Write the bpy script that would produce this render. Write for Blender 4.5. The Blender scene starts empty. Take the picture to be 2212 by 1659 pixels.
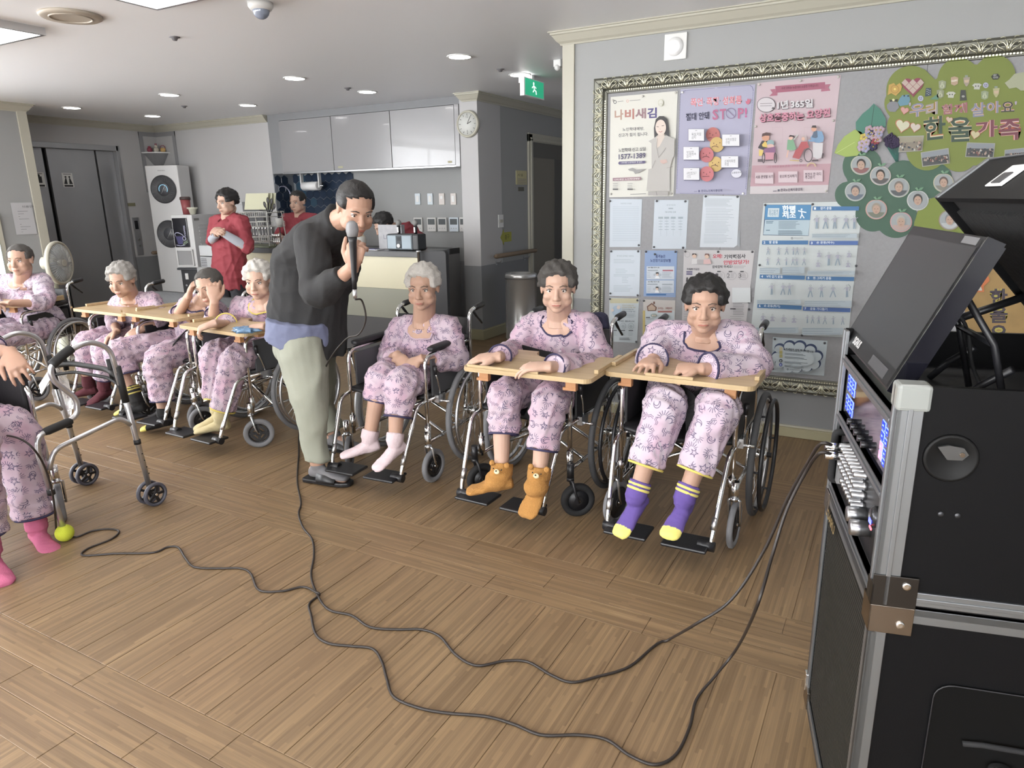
import bpy, math, random
import numpy as np
from mathutils import Vector, Matrix
random.seed(7)
rng = np.random.default_rng(7)
SC = bpy.context.scene
REAL = SC.collection
class _Queue:            # objects are linked together at the very end, which keeps the script quick
    def __init__(s): s.q = []; s.objects = s
    def link(s, o): s.q.append(o)
    def flush(s):
        for o in s.q: REAL.objects.link(o)
        s.q = []
COL = _Queue()
PI = math.pi
# ---------------------------------------------------------------- camera
CAMH = 1.40
FPX = 1500.0
CX, CY = 1106.0, 829.5
R = np.array([[0.87655842, 0.10989718, -0.46858077],
              [0.48101512, -0.23325883, 0.84511229],
              [-0.01642514, -0.96618473, -0.2573272]])      # camera right/down/forward as columns -> world
cam_d = bpy.data.cameras.new('camera')
cam_d.sensor_width = 36.0
cam_d.lens = FPX / 2212.0 * 36.0
cam_d.clip_start = 0.02
cam = bpy.data.objects.new('camera', cam_d)
COL.objects.link(cam)
mw = Matrix.Identity(4)
for i in range(3):
    mw[i][0] = R[i, 0]; mw[i][1] = -R[i, 1]; mw[i][2] = -R[i, 2]
mw[2][3] = CAMH
cam.matrix_world = mw
SC.camera = cam
# ---------------------------------------------------------------- world, exposure
SC.view_settings.view_transform = 'Standard'
SC.view_settings.look = 'None'
SC.view_settings.gamma = 1
SC.view_settings.use_curve_mapping = False
SC.view_settings.exposure = -0.17
wd = bpy.data.worlds.new('world'); SC.world = wd; wd.use_nodes = True
wd.node_tree.nodes['Background'].inputs[0].default_value = (0.75, 0.8, 0.9, 1)
wd.node_tree.nodes['Background'].inputs[1].default_value = 0.6
PANEL_POWER = 5.5      # radiance of the square ceiling panels
FILL_POWER = 15.0        # radiance of the unseen window panes added as fill light
DOWN_POWER = 26.0      # radiance of the round downlights
# ---------------------------------------------------------------- photo rays
def ray(px, py): return R @ np.array([px - CX, py - CY, FPX])
def FZ(px, py, z=0.0):
    d = ray(px, py); t = (z - CAMH) / d[2]; return Vector((d[0]*t, d[1]*t, z))
def AY(px, py, y):
    d = ray(px, py); t = y / d[1]; return Vector((d[0]*t, y, CAMH + d[2]*t))
def AX(px, py, x):
    d = ray(px, py); t = x / d[0]; return Vector((x, d[1]*t, CAMH + d[2]*t))
V = Vector
# ---------------------------------------------------------------- materials
MATS = {}
def mat(name, col, rough=0.5, metal=0.0, bump=0.0, bscale=200.0, emit=0.0, var=0.0, vscale=6.0, spec=0.5, alpha=1.0, trans=0.0, sheen=0.0, coat=0.0):
    if name in MATS: return MATS[name]
    m = bpy.data.materials.new(name); m.use_nodes = True
    nt = m.node_tree; b = nt.nodes['Principled BSDF']
    b.inputs['Base Color'].default_value = (*col, 1)
    b.inputs['Roughness'].default_value = rough
    b.inputs['Metallic'].default_value = metal
    b.inputs['Specular IOR Level'].default_value = spec
    if alpha < 1: b.inputs['Alpha'].default_value = alpha
    if trans: b.inputs['Transmission Weight'].default_value = trans
    if coat: b.inputs['Coat Weight'].default_value = coat
    if sheen: b.inputs['Sheen Weight'].default_value = sheen
    if emit:
        b.inputs['Emission Color'].default_value = (*col, 1)
        b.inputs['Emission Strength'].default_value = emit
    if var or bump:
        tc = nt.nodes.new('ShaderNodeTexCoord')
    if var:
        n = nt.nodes.new('ShaderNodeTexNoise'); n.inputs['Scale'].default_value = vscale; n.inputs['Detail'].default_value = 4
        nt.links.new(tc.outputs['Object'], n.inputs['Vector'])
        mx = nt.nodes.new('ShaderNodeMix'); mx.data_type = 'RGBA'
        mx.inputs['A'].default_value = (*[c*(1-var) for c in col], 1)
        mx.inputs['B'].default_value = (*[min(1, c*(1+var)) for c in col], 1)
        nt.links.new(n.outputs['Fac'], mx.inputs['Factor'])
        nt.links.new(mx.outputs['Result'], b.inputs['Base Color'])
    if bump:
        n = nt.nodes.new('ShaderNodeTexNoise'); n.inputs['Scale'].default_value = bscale; n.inputs['Detail'].default_value = 3
        nt.links.new(tc.outputs['Object'], n.inputs['Vector'])
        bp = nt.nodes.new('ShaderNodeBump'); bp.inputs['Strength'].default_value = bump; bp.inputs['Distance'].default_value = 0.003
        nt.links.new(n.outputs['Fac'], bp.inputs['Height']); nt.links.new(bp.outputs['Normal'], b.inputs['Normal'])
    MATS[name] = m
    return m
def hexc(s):
    s = s.lstrip('#'); r = [int(s[i:i+2], 16)/255 for i in (0, 2, 4)]
    return tuple(c/12.92 if c <= 0.04045 else ((c+0.055)/1.055)**2.4 for c in r)
def flat(h, rough=0.6): return mat('print_'+h, hexc(h), rough)
class NG:
    """tiny helper for math node expressions"""
    def __init__(s, nt): s.nt = nt
    def m(s, op, a, b=None, c=None, clamp=False):
        n = s.nt.nodes.new('ShaderNodeMath'); n.operation = op; n.use_clamp = clamp
        for i, v in enumerate((a, b, c)):
            if v is None: continue
            if isinstance(v, (int, float)): n.inputs[i].default_value = v
            else: s.nt.links.new(v, n.inputs[i])
        return n.outputs[0]
    def xyz(s, v):
        n = s.nt.nodes.new('ShaderNodeSeparateXYZ'); s.nt.links.new(v, n.inputs[0]); return n.outputs
    def comb(s, x, y, z=0.0):
        n = s.nt.nodes.new('ShaderNodeCombineXYZ')
        for i, v in enumerate((x, y, z)):
            if isinstance(v, (int, float)): n.inputs[i].default_value = v
            else: s.nt.links.new(v, n.inputs[i])
        return n.outputs[0]
    def white(s, v):
        n = s.nt.nodes.new('ShaderNodeTexWhiteNoise'); n.noise_dimensions = '3D'; s.nt.links.new(v, n.inputs['Vector']); return n.outputs
    def noise(s, v, scale=1.0, detail=2.0):
        n = s.nt.nodes.new('ShaderNodeTexNoise'); n.inputs['Scale'].default_value = scale; n.inputs['Detail'].default_value = detail
        s.nt.links.new(v, n.inputs['Vector']); return n.outputs['Fac']
    def mixc(s, f, a, b):
        n = s.nt.nodes.new('ShaderNodeMix'); n.data_type = 'RGBA'
        for key, v in (('Factor', f), ('A', a), ('B', b)):
            if isinstance(v, (int, float)): n.inputs[key].default_value = v
            elif isinstance(v, tuple): n.inputs[key].default_value = (*v, 1)
            else: s.nt.links.new(v, n.inputs[key])
        return n.outputs['Result']
def pyjama_mat(name, tint):
    m = bpy.data.materials.new(name); m.use_nodes = True
    nt = m.node_tree; g = NG(nt); b = nt.nodes['Principled BSDF']; M = g.m
    uv = nt.nodes.new('ShaderNodeUVMap'); uv.uv_map = 'cloth'
    u, v, _ = g.xyz(uv.outputs[0])
    tot = None
    for L, (cs, ox, oy, sd) in enumerate(((0.053, 0, 0, 1.3), (0.057, 0.027, 0.029, 7.7))):
        cu = M('DIVIDE', M('ADD', u, ox+3), cs); cv = M('DIVIDE', M('ADD', v, oy+3), cs)
        fu = M('FLOOR', cu); fv = M('FLOOR', cv)
        w = g.white(g.comb(fu, fv, sd))
        rx, ry, rz = g.xyz(w[1]); t = w[0]
        x = M('SUBTRACT', M('SUBTRACT', cu, fu), M('ADD', M('MULTIPLY', rx, 0.2), 0.4))
        y = M('SUBTRACT', M('SUBTRACT', cv, fv), M('ADD', M('MULTIPLY', ry, 0.2), 0.4))
        a = M('MULTIPLY', rz, 6.28); ca = M('COSINE', a); sa = M('SINE', a)
        X = M('SUBTRACT', M('MULTIPLY', x, ca), M('MULTIPLY', y, sa))
        Y = M('ADD', M('MULTIPLY', x, sa), M('MULTIPLY', y, ca))
        r = M('SQRT', M('ADD', M('MULTIPLY', X, X), M('MULTIPLY', Y, Y)))
        ang = M('ADD', M('ARCTAN2', Y, X), 6.2832)
        # star outline
        fa = M('SUBTRACT', M('MODULO', ang, 1.2566), 0.6283)
        sx = M('MULTIPLY', r, M('COSINE', fa)); sy = M('MULTIPLY', r, M('ABSOLUTE', M('SINE', fa)))
        ri, ro = 0.11, 0.27
        tx, ty = ro*math.cos(.6283), ro*math.sin(.6283)
        ex, ey = tx-ri, ty; ln = math.hypot(ex, ey); nx, ny = ey/ln, -ex/ln
        d = M('ADD', M('MULTIPLY', M('SUBTRACT', sx, ri), nx), M('MULTIPLY', sy, ny))
        star = M('LESS_THAN', M('ABSOLUTE', d), 0.025)
        # moon
        dx = M('SUBTRACT', X, 0.11)
        r2 = M('SQRT', M('ADD', M('MULTIPLY', dx, dx), M('MULTIPLY', Y, Y)))
        d2 = M('MAXIMUM', M('SUBTRACT', r, 0.25), M('SUBTRACT', 0.2, r2))
        moon = M('LESS_THAN', M('ABSOLUTE', d2), 0.025)
        # sun rays
        k = M('SUBTRACT', M('MODULO', ang, 0.42), 0.21)
        rr = M('MULTIPLY', M('LESS_THAN', M('MULTIPLY', M('ABSOLUTE', k), r), 0.021), M('MULTIPLY', M('GREATER_THAN', r, 0.17), M('LESS_THAN', r, 0.46)))
        rays = M('MULTIPLY', rr, M('GREATER_THAN', Y, -0.08))
        # wavy lines
        wv = M('MULTIPLY', M('SINE', M('MULTIPLY', X, 17.0)), 0.04)
        q = M('ABSOLUTE', M('SUBTRACT', M('ABSOLUTE', M('SUBTRACT', Y, wv)), 0.055))
        wave = M('MULTIPLY', M('LESS_THAN', q, 0.022), M('LESS_THAN', M('ABSOLUTE', X), 0.3))
        s1 = M('MULTIPLY', star, M('LESS_THAN', t, 0.22))
        s2 = M('MULTIPLY', moon, M('MULTIPLY', M('GREATER_THAN', t, 0.22), M('LESS_THAN', t, 0.4)))
        s3 = M('MULTIPLY', rays, M('MULTIPLY', M('GREATER_THAN', t, 0.4), M('LESS_THAN', t, 0.75)))
        s4 = M('MULTIPLY', wave, M('GREATER_THAN', t, 0.75))
        sm = M('ADD', M('ADD', s1, s2), M('ADD', s3, s4))
        tot = sm if tot is None else M('MAXIMUM', tot, sm)
    bl = g.noise(g.comb(u, v, 0.0), 9.0, 1.0)
    f = M('MULTIPLY', M('SUBTRACT', bl, 0.42), 4.0, clamp=True)
    base = g.mixc(f, tint, (tint[0]*1.02, tint[1]*0.86, tint[2]*0.93))
    out = g.mixc(M('MULTIPLY', tot, 0.85), base, (0.07, 0.06, 0.12))
    nt.links.new(out, b.inputs['Base Color'])
    b.inputs['Roughness'].default_value = 0.85
    b.inputs['Specular IOR Level'].default_value = 0.2
    return m
# ---------------------------------------------------------------- mesh builder
class MB:
    def __init__(s): s.v = []; s.f = []; s.mi = []; s.mats = []; s.sm = []
    def mid(s, m):
        if m not in s.mats: s.mats.append(m)
        return s.mats.index(m)
    def add(s, vs, fs, m=None, smooth=False):
        o = len(s.v); s.v.extend([tuple(p) for p in vs]); k = s.mid(m)
        for f in fs: s.f.append(tuple(i+o for i in f)); s.mi.append(k); s.sm.append(smooth)
        return s
    def box(s, lo, hi, m=None):
        x0, y0, z0 = lo; x1, y1, z1 = hi
        return s.add([(x0,y0,z0),(x1,y0,z0),(x1,y1,z0),(x0,y1,z0),(x0,y0,z1),(x1,y0,z1),(x1,y1,z1),(x0,y1,z1)],
              [(0,3,2,1),(4,5,6,7),(0,1,5,4),(1,2,6,5),(2,3,7,6),(3,0,4,7)], m)
    def cbox(s, c, h, m=None, rot=None):
        vs = []
        for z in (-1, 1):
            for x, y in ((-1,-1),(1,-1),(1,1),(-1,1)):
                p = V((x*h[0], y*h[1], z*h[2]))
                if rot is not None: p = rot @ p
                vs.append(V(c)+p)
        return s.add(vs, [(0,3,2,1),(4,5,6,7),(0,1,5,4),(1,2,6,5),(2,3,7,6),(3,0,4,7)], m)
    def quad(s, a, b, c, d, m=None): return s.add([a,b,c,d], [(0,1,2,3)], m)
    def loft(s, rings, m=None, smooth=True, cap=True, close=False):
        n = len(rings[0]); vs = [p for r in rings for p in r]; fs = []
        k = len(rings)
        for i in range(k if close else k-1):
            a, b = i*n, ((i+1) % k)*n
            for j in range(n):
                j2 = (j+1) % n; fs.append((a+j, a+j2, b+j2, b+j))
        if cap and not close:
            fs.append(tuple(reversed(range(n)))); fs.append(tuple(range((k-1)*n, k*n)))
        return s.add(vs, fs, m, smooth)
    def tube(s, pts, r, n=8, m=None, close=False, cap=True, flatn=None):
        P = [V(p) for p in pts]; k = len(P)
        rs = r if isinstance(r, (list, tuple)) else [r]*k
        T = []
        for i in range(k):
            if close: d = P[(i+1) % k]-P[i-1]
            else: d = P[min(i+1, k-1)]-P[max(i-1, 0)]
            T.append(d.normalized() if d.length > 1e-9 else V((0,0,1)))
        up = V((0,0,1)) if abs(T[0].z) < 0.9 else V((1,0,0))
        u = T[0].cross(up).normalized(); rings = []
        for i in range(k):
            u = (u - T[i]*u.dot(T[i]))
            u = u.normalized() if u.length > 1e-6 else T[i].orthogonal().normalized()
            w = T[i].cross(u)
            rings.append([P[i]+(u*math.cos(2*PI*j/n)+w*math.sin(2*PI*j/n))*rs[i] for j in range(n)])
        return s.loft(rings, m, True, cap, close)
    def cyl(s, a, b, r, r2=None, n=16, m=None): 
        a, b = V(a), V(b); r2 = r if r2 is None else r2
        d = (b-a).normalized(); u = d.orthogonal().normalized(); w = d.cross(u)
        rg = [[p+(u*math.cos(2*PI*j/n)+w*math.sin(2*PI*j/n))*q for j in range(n)] for p, q in ((a, r), (b, r2))]
        o = len(s.v); s.v.extend([tuple(p) for q in rg for p in q]); k = s.mid(m)
        for j in range(n):
            s.f.append((o+j, o+(j+1) % n, o+n+(j+1) % n, o+n+j)); s.mi.append(k); s.sm.append(True)
        for f in (tuple(o+j for j in reversed(range(n))), tuple(o+n+j for j in range(n))):
            s.f.append(f); s.mi.append(k); s.sm.append(False)
        return s
    def ell(s, c, rad, m=None, n=16, rot=None, fn=None, nz=None):
        if isinstance(rad, (int, float)): rad = (rad,)*3
        nz = nz or max(6, n//2+2); vs = []; fs = []
        for i in range(nz+1):
            th = PI*i/nz
            for j in range(n):
                ph = 2*PI*j/n
                d = V((math.sin(th)*math.cos(ph), math.sin(th)*math.sin(ph), math.cos(th)))
                k = fn(d) if fn else 1.0
                p = V((d.x*rad[0]*k, d.y*rad[1]*k, d.z*rad[2]*k))
                if rot is not None: p = rot @ p
                vs.append(V(c)+p)
        for i in range(nz):
            for j in range(n):
                a, b = i*n+j, i*n+(j+1) % n
                if i == 0: fs.append((a, a+n, b+n))
                elif i == nz-1: fs.append((a, a+n, b))
                else: fs.append((a, a+n, b+n, b))
        return s.add(vs, fs, m, True)
    def torus(s, c, axis, Rr, r, n=32, k=8, m=None, flat_=1.0):
        ax = V(axis).normalized(); u = ax.orthogonal().normalized(); w = ax.cross(u)
        rings = []
        for i in range(n):
            a = 2*PI*i/n; d = u*math.cos(a)+w*math.sin(a)
            rings.append([V(c)+d*(Rr+r*math.cos(2*PI*j/k))+ax*(r*flat_*math.sin(2*PI*j/k)) for j in range(k)])
        return s.loft(rings, m, True, False, True)
    def lathe(s, c, prof, n=24, m=None, axis=(0,0,1), ring=False):
        ax = V(axis).normalized(); u = ax.orthogonal().normalized(); w = ax.cross(u)
        rings = [[V(c)+ax*z+(u*math.cos(2*PI*j/n)+w*math.sin(2*PI*j/n))*max(r, 1e-5) for j in range(n)] for r, z in prof]
        return s.loft(rings, m, True, not ring, ring)
    def prism(s, poly, y0, y1, m=None, f=None):
        """polygon given in (x, z) extruded from y0 to y1; f maps (x,y,z) to the point wanted"""
        f = f or (lambda x, y, z: V((x, y, z)))
        n = len(poly)
        vs = [f(x, y0, z) for x, z in poly]+[f(x, y1, z) for x, z in poly]
        fs = [tuple(range(n)), tuple(reversed(range(n, 2*n)))]+[(i, i+n, (i+1) % n+n, (i+1) % n) for i in range(n)]
        return s.add(vs, fs, m)
    def mesh(s, name):
        me = bpy.data.meshes.new(name); me.from_pydata(s.v, [], s.f)
        for m in s.mats: me.materials.append(m)
        if s.f:
            me.polygons.foreach_set('material_index', s.mi); me.polygons.foreach_set('use_smooth', s.sm)
        me.update(); return me
    def build(s, name, parent=None, bev=0.0, **k):
        return link(name, s.mesh(name), parent, bev, **k)
def link(name, me, parent=None, bev=0.0, label=None, cat=None, group=None, kind=None):
    o = bpy.data.objects.new(name, me); COL.objects.link(o)
    if parent is not None:
        o.parent = parent
        if parent.get('wp'): o.location = -V(parent['wp'])
    if bev:
        b = o.modifiers.new('bevel', 'BEVEL'); b.width = bev; b.segments = 2; b.limit_method = 'ANGLE'
    tag(o, label, cat, group, kind); return o
def tag(o, label=None, cat=None, group=None, kind=None):
    if label: o['label'] = label
    if cat: o['category'] = cat
    if group: o['group'] = group
    if kind: o['kind'] = kind
    return o
def thing(name, label, cat, loc=(0,0,0), rz=0.0, group=None, world=False):
    """world=True: the parts are modelled in room coordinates, the empty stands at the thing's base"""
    o = bpy.data.objects.new(name, None); COL.objects.link(o); o.empty_display_size = 0.1
    o.location = loc; o.rotation_euler = (0, 0, rz)
    if world: o['wp'] = [float(c) for c in loc]
    return tag(o, label, cat, group)
def struct(mb, name, bev=0.0, **k): return mb.build(name, None, bev, kind='structure', **k)
def smooth_path(pts, n=6):
    P = [V(p) for p in pts]; Q = [P[0]*2-P[1]]+P+[P[-1]*2-P[-2]]; out = []
    for i in range(1, len(Q)-2):
        a, b, c, d = Q[i-1:i+3]
        for k in range(n):
            t = k/n
            out.append(0.5*((2*b)+(c-a)*t+(2*a-5*b+4*c-d)*t*t+(3*b-a-3*c+d)*t**3))
    out.append(P[-1]); return out
def bend(pts, r=0.04, n=4):
    """polyline with rounded corners"""
    P = [V(p) for p in pts]; out = [P[0]]
    for i in range(1, len(P)-1):
        a, b, c = P[i-1], P[i], P[i+1]
        q = min(r, (b-a).length*0.45, (c-b).length*0.45)
        s, e = b+(a-b).normalized()*q, b+(c-b).normalized()*q
        for k in range(n+1):
            t = k/n; out.append(s*(1-t)**2+b*2*t*(1-t)+e*t*t)
    out.append(P[-1]); return out
# text as meshes, fitted to a box
_TX = {}
_kc = bpy.data.curves.new('keep', 'FONT'); _kc.body = '가'; _ko = bpy.data.objects.new('keep', _kc); REAL.objects.link(_ko)   # keeps the font loaded
_kc.font = _kc.font
def evaluated(o):
    REAL.objects.link(o); dg = bpy.context.evaluated_depsgraph_get(); dg.update()
    me = bpy.data.meshes.new_from_object(o.evaluated_get(dg)); REAL.objects.unlink(o); return me
def text_mesh(st, bold=0.0, res=2):
    key = (st, bold, res)
    if key in _TX: return _TX[key]
    c = bpy.data.curves.new('t', 'FONT'); c.body = st; c.resolution_u = res; c.offset = bold
    c.space_line = 0.9; c.align_x = 'LEFT'
    o = bpy.data.objects.new('t', c); me = evaluated(o)
    vs = [tuple(v.co) for v in me.vertices]; fs = [tuple(p.vertices) for p in me.polygons]
    bpy.data.objects.remove(o); bpy.data.curves.remove(c); bpy.data.meshes.remove(me)
    _TX[key] = (vs, fs); return vs, fs
def put_text(mb, st, O, U, W, m, bold=0.0, N=None, res=2):
    """text stretched so its box spans O .. O+U (width) .. O+W (height)"""
    vs, fs = text_mesh(st, bold, res)
    if not vs: return
    x0 = min(v[0] for v in vs); x1 = max(v[0] for v in vs); y0 = min(v[1] for v in vs); y1 = max(v[1] for v in vs)
    O, U, W = V(O), V(U), V(W)
    mb.add([O+U*((v[0]-x0)/max(x1-x0, 1e-6))+W*((v[1]-y0)/max(y1-y0, 1e-6)) for v in vs], fs, m)
# voxel remesh of a pile of closed shapes into one skin
def wrinkle(co, no, amp, sc, seed):
    r = np.random.default_rng(seed); out = np.zeros(len(co))
    for i in range(5):
        k = r.normal(size=3); k /= np.linalg.norm(k); k2 = r.normal(size=3)*sc*0.5
        f = sc*(0.6+0.5*i)
        w = np.sin(co @ k*f+2.2*np.sin(co @ k2+r.uniform(0, 6))+r.uniform(0, 6))
        out += np.exp(-(w*1.9)**2)*1.25/(1+0.35*i)
    out -= out.mean()
    return co+no*(out*amp/2.0)[:, None]
def vox(mb, size, smooth=3, wr=0.0, wsc=28.0, seed=1, m=None, cloth=False, name='skin'):
    me = mb.mesh('tmp'); o = bpy.data.objects.new('tmp', me)
    rm = o.modifiers.new('r', 'REMESH'); rm.mode = 'VOXEL'; rm.voxel_size = size; rm.use_smooth_shade = True
    if smooth:
        s = o.modifiers.new('s', 'SMOOTH'); s.factor = 0.5; s.iterations = smooth
    out = evaluated(o)
    bpy.data.objects.remove(o); bpy.data.meshes.remove(me)
    out.name = name
    n = len(out.vertices); co = np.empty(n*3, np.float32); out.vertices.foreach_get('co', co); co = co.reshape(-1, 3).astype(float)
    no = np.empty(n*3, np.float32); out.vertices.foreach_get('normal', no); no = no.reshape(-1, 3).astype(float)
    if wr:
        c2 = wrinkle(co, no, wr, wsc, seed); out.vertices.foreach_set('co', c2.astype(np.float32).ravel())
    out.materials.clear()
    if m: out.materials.append(m)
    out.polygons.foreach_set('use_smooth', [True]*len(out.polygons))
    out.polygons.foreach_set('material_index', [0]*len(out.polygons))
    if cloth:
        nl = len(out.loops); lv = np.empty(nl, np.int32); out.loops.foreach_get('vertex_index', lv)
        pn = np.empty(len(out.polygons)*3, np.float32); out.polygons.foreach_get('normal', pn); pn = np.abs(pn.reshape(-1, 3))
        # choose the projection from a coarse cell so its borders stay clean
        lt = np.empty(len(out.polygons), np.int32); out.polygons.foreach_get('loop_total', lt)
        ax = np.where(pn[:, 1]*1.15 >= np.maximum(pn[:, 0], pn[:, 2]*1.0), 1, np.where(pn[:, 0] > pn[:, 2], 0, 2))
        axl = np.repeat(ax, lt); p = co[lv]
        uvx = np.where(axl == 0, p[:, 1]*1.0+5, p[:, 0]); uvy = np.where(axl == 2, p[:, 1]+7, p[:, 2])
        ul = out.uv_layers.new(name='cloth'); ul.data.foreach_set('uv', np.stack([uvx, uvy], 1).astype(np.float32).ravel())
    out.update(); return out
# ================================================================= setting
YW, XE, YK, XC, YC, CEIL, DADO = 4.247, -8.61, 6.13, -3.67, 6.03, 2.38, 0.755
M_wall = mat('wall_paper', hexc('989998'), 0.75, bump=0.15, bscale=300)
M_wallD = mat('wall_paper_dado', hexc('808183'), 0.7, bump=0.15, bscale=300)
M_wallL = mat('wall_paper_light', hexc('b2b1b1'), 0.75, bump=0.1, bscale=300)
M_ceil = mat('ceiling_paint', hexc('f0f2f5'), 0.42, bump=0.05, bscale=400)
M_cream = mat('cream_moulding', hexc('b0ad9f'), 0.4)
M_creamD = mat('cream_skirting', hexc('9a9478'), 0.5)
M_steel = mat('brushed_steel', hexc('a3a4a6'), 0.4, 0.6, var=0.08, vscale=3)
M_steelD = mat('dark_steel', hexc('4c4d50'), 0.35, 0.7)
M_white = mat('white_plastic', hexc('d6d6d4'), 0.35)
M_whiteB = mat('white_gloss', hexc('e4e4e4'), 0.15)
M_black = mat('black_plastic', (0.012, 0.012, 0.014), 0.4)
M_blackM = mat('black_matt', (0.010, 0.010, 0.011), 0.8)
M_chrome = mat('chrome', (0.82, 0.82, 0.82), 0.12, 1.0)
M_alu = mat('satin_aluminium', (0.62, 0.63, 0.65), 0.32, 1.0)
M_tire = mat('grey_rubber', hexc('77777a'), 0.7)
M_tireD = mat('dark_rubber', hexc('48484a'), 0.7)
M_vinyl = mat('black_vinyl', (0.016, 0.016, 0.018), 0.5, bump=0.3, bscale=60)
M_lit = mat('lamp_diffuser', (1.0, 0.98, 0.96), 0.5, emit=PANEL_POWER)
M_lit2 = mat('downlight_diffuser', (1.0, 0.98, 0.95), 0.5, emit=DOWN_POWER)

def wall(name, a, b, y_or_x, axis, th, dado=True, top=None, parent=None):
    """upper paper and darker dado as one wall"""
    mb = MB(); top = top or M_wall
    z1 = CEIL
    def bx(z0, z1, m):
        if axis == 'y': mb.box((a, min(y_or_x, y_or_x+th), z0), (b, max(y_or_x, y_or_x+th), z1), m)
        else: mb.box((min(y_or_x, y_or_x+th), a, z0), (max(y_or_x, y_or_x+th), b, z1), m)
    if dado: bx(0, DADO, M_wallD); bx(DADO, z1, top)
    else: bx(0, z1, top)
    return struct(mb, name)
# ---- floor: vinyl planks, bands of cross-laid planks every 1.25 m
def floor_mat():
    m = bpy.data.materials.new('wood_vinyl'); m.use_nodes = True
    nt = m.node_tree; g = NG(nt); b = nt.nodes['Principled BSDF']; M = g.m
    geo = nt.nodes.new('ShaderNodeNewGeometry'); x, y, _ = g.xyz(geo.outputs['Position'])
    oi = nt.nodes.new('ShaderNodeObjectInfo'); rnd = oi.outputs['Random']
    t = M('MODULO', M('ADD', y, 9.29), 1.25)
    band = M('LESS_THAN', M('ADD', t, 0.0), 0.317)      # bands start at y = 0.71 + k*1.25
    nb = M('SUBTRACT', 1.0, band)
    al = M('ADD', M('MULTIPLY', x, band), M('MULTIPLY', y, nb))      # along the grain
    ac = M('ADD', M('MULTIPLY', y, band), M('MULTIPLY', x, nb))      # across
    cell = M('FLOOR', M('DIVIDE', ac, 0.0088))
    w1 = g.white(g.comb(cell, 3.1, M('MULTIPLY', band, 5)))[0]
    seg = M('FLOOR', M('ADD', M('DIVIDE', al, 0.31), M('MULTIPLY', w1, 7)))
    w2 = g.white(g.comb(cell, seg, M('MULTIPLY', band, 9)))[0]
    fib = g.noise(g.comb(M('MULTIPLY', al, 5.0), M('MULTIPLY', ac, 330.0), rnd), 1.0, 3.0)
    big = g.noise(g.comb(M('MULTIPLY', al, 1.6), M('MULTIPLY', ac, 9.0), 0.0), 1.0, 2.0)
    pat = g.noise(g.comb(x, y, 3.0), 1.3, 2.0)
    f = M('ADD', M('MULTIPLY', w2, 0.34), M('ADD', M('MULTIPLY', fib, 0.5), M('MULTIPLY', M('SUBTRACT', big, 0.5), 0.35)))
    cr = nt.nodes.new('ShaderNodeValToRGB'); e = cr.color_ramp.elements
    e[0].position = 0.06; e[0].color = (*hexc('63503a'), 1)
    e[1].position = 0.86; e[1].color = (*hexc('9d8563'), 1)
    q = e.new(0.40); q.color = (*hexc('78634a'), 1)
    q = e.new(0.60); q.color = (*hexc('877053'), 1)
    nt.links.new(f, cr.inputs[0])
    tint = g.mixc(M('MULTIPLY', M('SUBTRACT', pat, 0.4), 1.6, clamp=True), cr.outputs[0], hexc('8c6d55'))
    mx = nt.nodes.new('ShaderNodeMix'); mx.data_type = 'RGBA'; mx.inputs['Factor'].default_value = 0.3
    nt.links.new(cr.outputs[0], mx.inputs['A']); nt.links.new(tint, mx.inputs['B'])
    nt.links.new(mx.outputs['Result'], b.inputs['Base Color'])
    b.inputs['Roughness'].default_value = 0.42
    b.inputs['Specular IOR Level'].default_value = 0.35
    bp = nt.nodes.new('ShaderNodeBump'); bp.inputs['Strength'].default_value = 0.15; bp.inputs['Distance'].default_value = 0.001
    nt.links.new(fib, bp.inputs['Height']); nt.links.new(bp.outputs['Normal'], b.inputs['Normal'])
    return m
M_floor = floor_mat()
M_gap = mat('plank_gap', hexc('5a4630'), 0.8)
fl = MB(); fl.box((-9.2, -3.4, -0.06), (2.8, 9.6, -0.0022), M_floor); FLOOR = struct(fl, 'floor')
def plank(lx, ly):
    b = MB(); e = 0.0012; c = 0.0008
    b.loft([[V((e, e, -.002)), V((lx-e, e, -.002)), V((lx-e, ly-e, -.002)), V((e, ly-e, -.002))],
            [V((e, e, -c)), V((lx-e, e, -c)), V((lx-e, ly-e, -c)), V((e, ly-e, -c))],
            [V((e+c, e+c, 0)), V((lx-e-c, e+c, 0)), V((lx-e-c, ly-e-c, 0)), V((e+c, ly-e-c, 0))]], M_floor, smooth=False)
    return b.mesh('plank')
pa, pb = plank(0.1555, 0.933), plank(0.6155, 0.1057)
def seen(x, y, lx, ly):
    q = R.T @ np.array([x+lx/2, y+ly/2, -CAMH])
    if q[2] < 0.3: return False
    u, v = q[0]/q[2]*FPX+CX, q[1]/q[2]*FPX+CY
    return -260 < u < 2000 and v < 2050 and q[2] < 4.6 and y < 2.9
cnt = 0
for k in range(0, 4):
    y0 = 0.71+(k-1)*1.25
    for i in range(-36, 6):
        x = i*0.1555-0.03
        if seen(x, y0+0.317, 0.1555, 0.933) and cnt < 295:
            o = link('plank', pa, FLOOR); o.location = (x, y0+0.317, 0); cnt += 1
    for r in range(3):
        for i in range(-9, 2):
            x = -1.227+i*0.6155+(0.0, 0.2, 0.41)[r]
            if seen(x, y0+r*0.1057, 0.6155, 0.1057) and cnt < 295:
                o = link('plank', pb, FLOOR); o.location = (x, y0+r*0.1057, 0); cnt += 1
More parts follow.
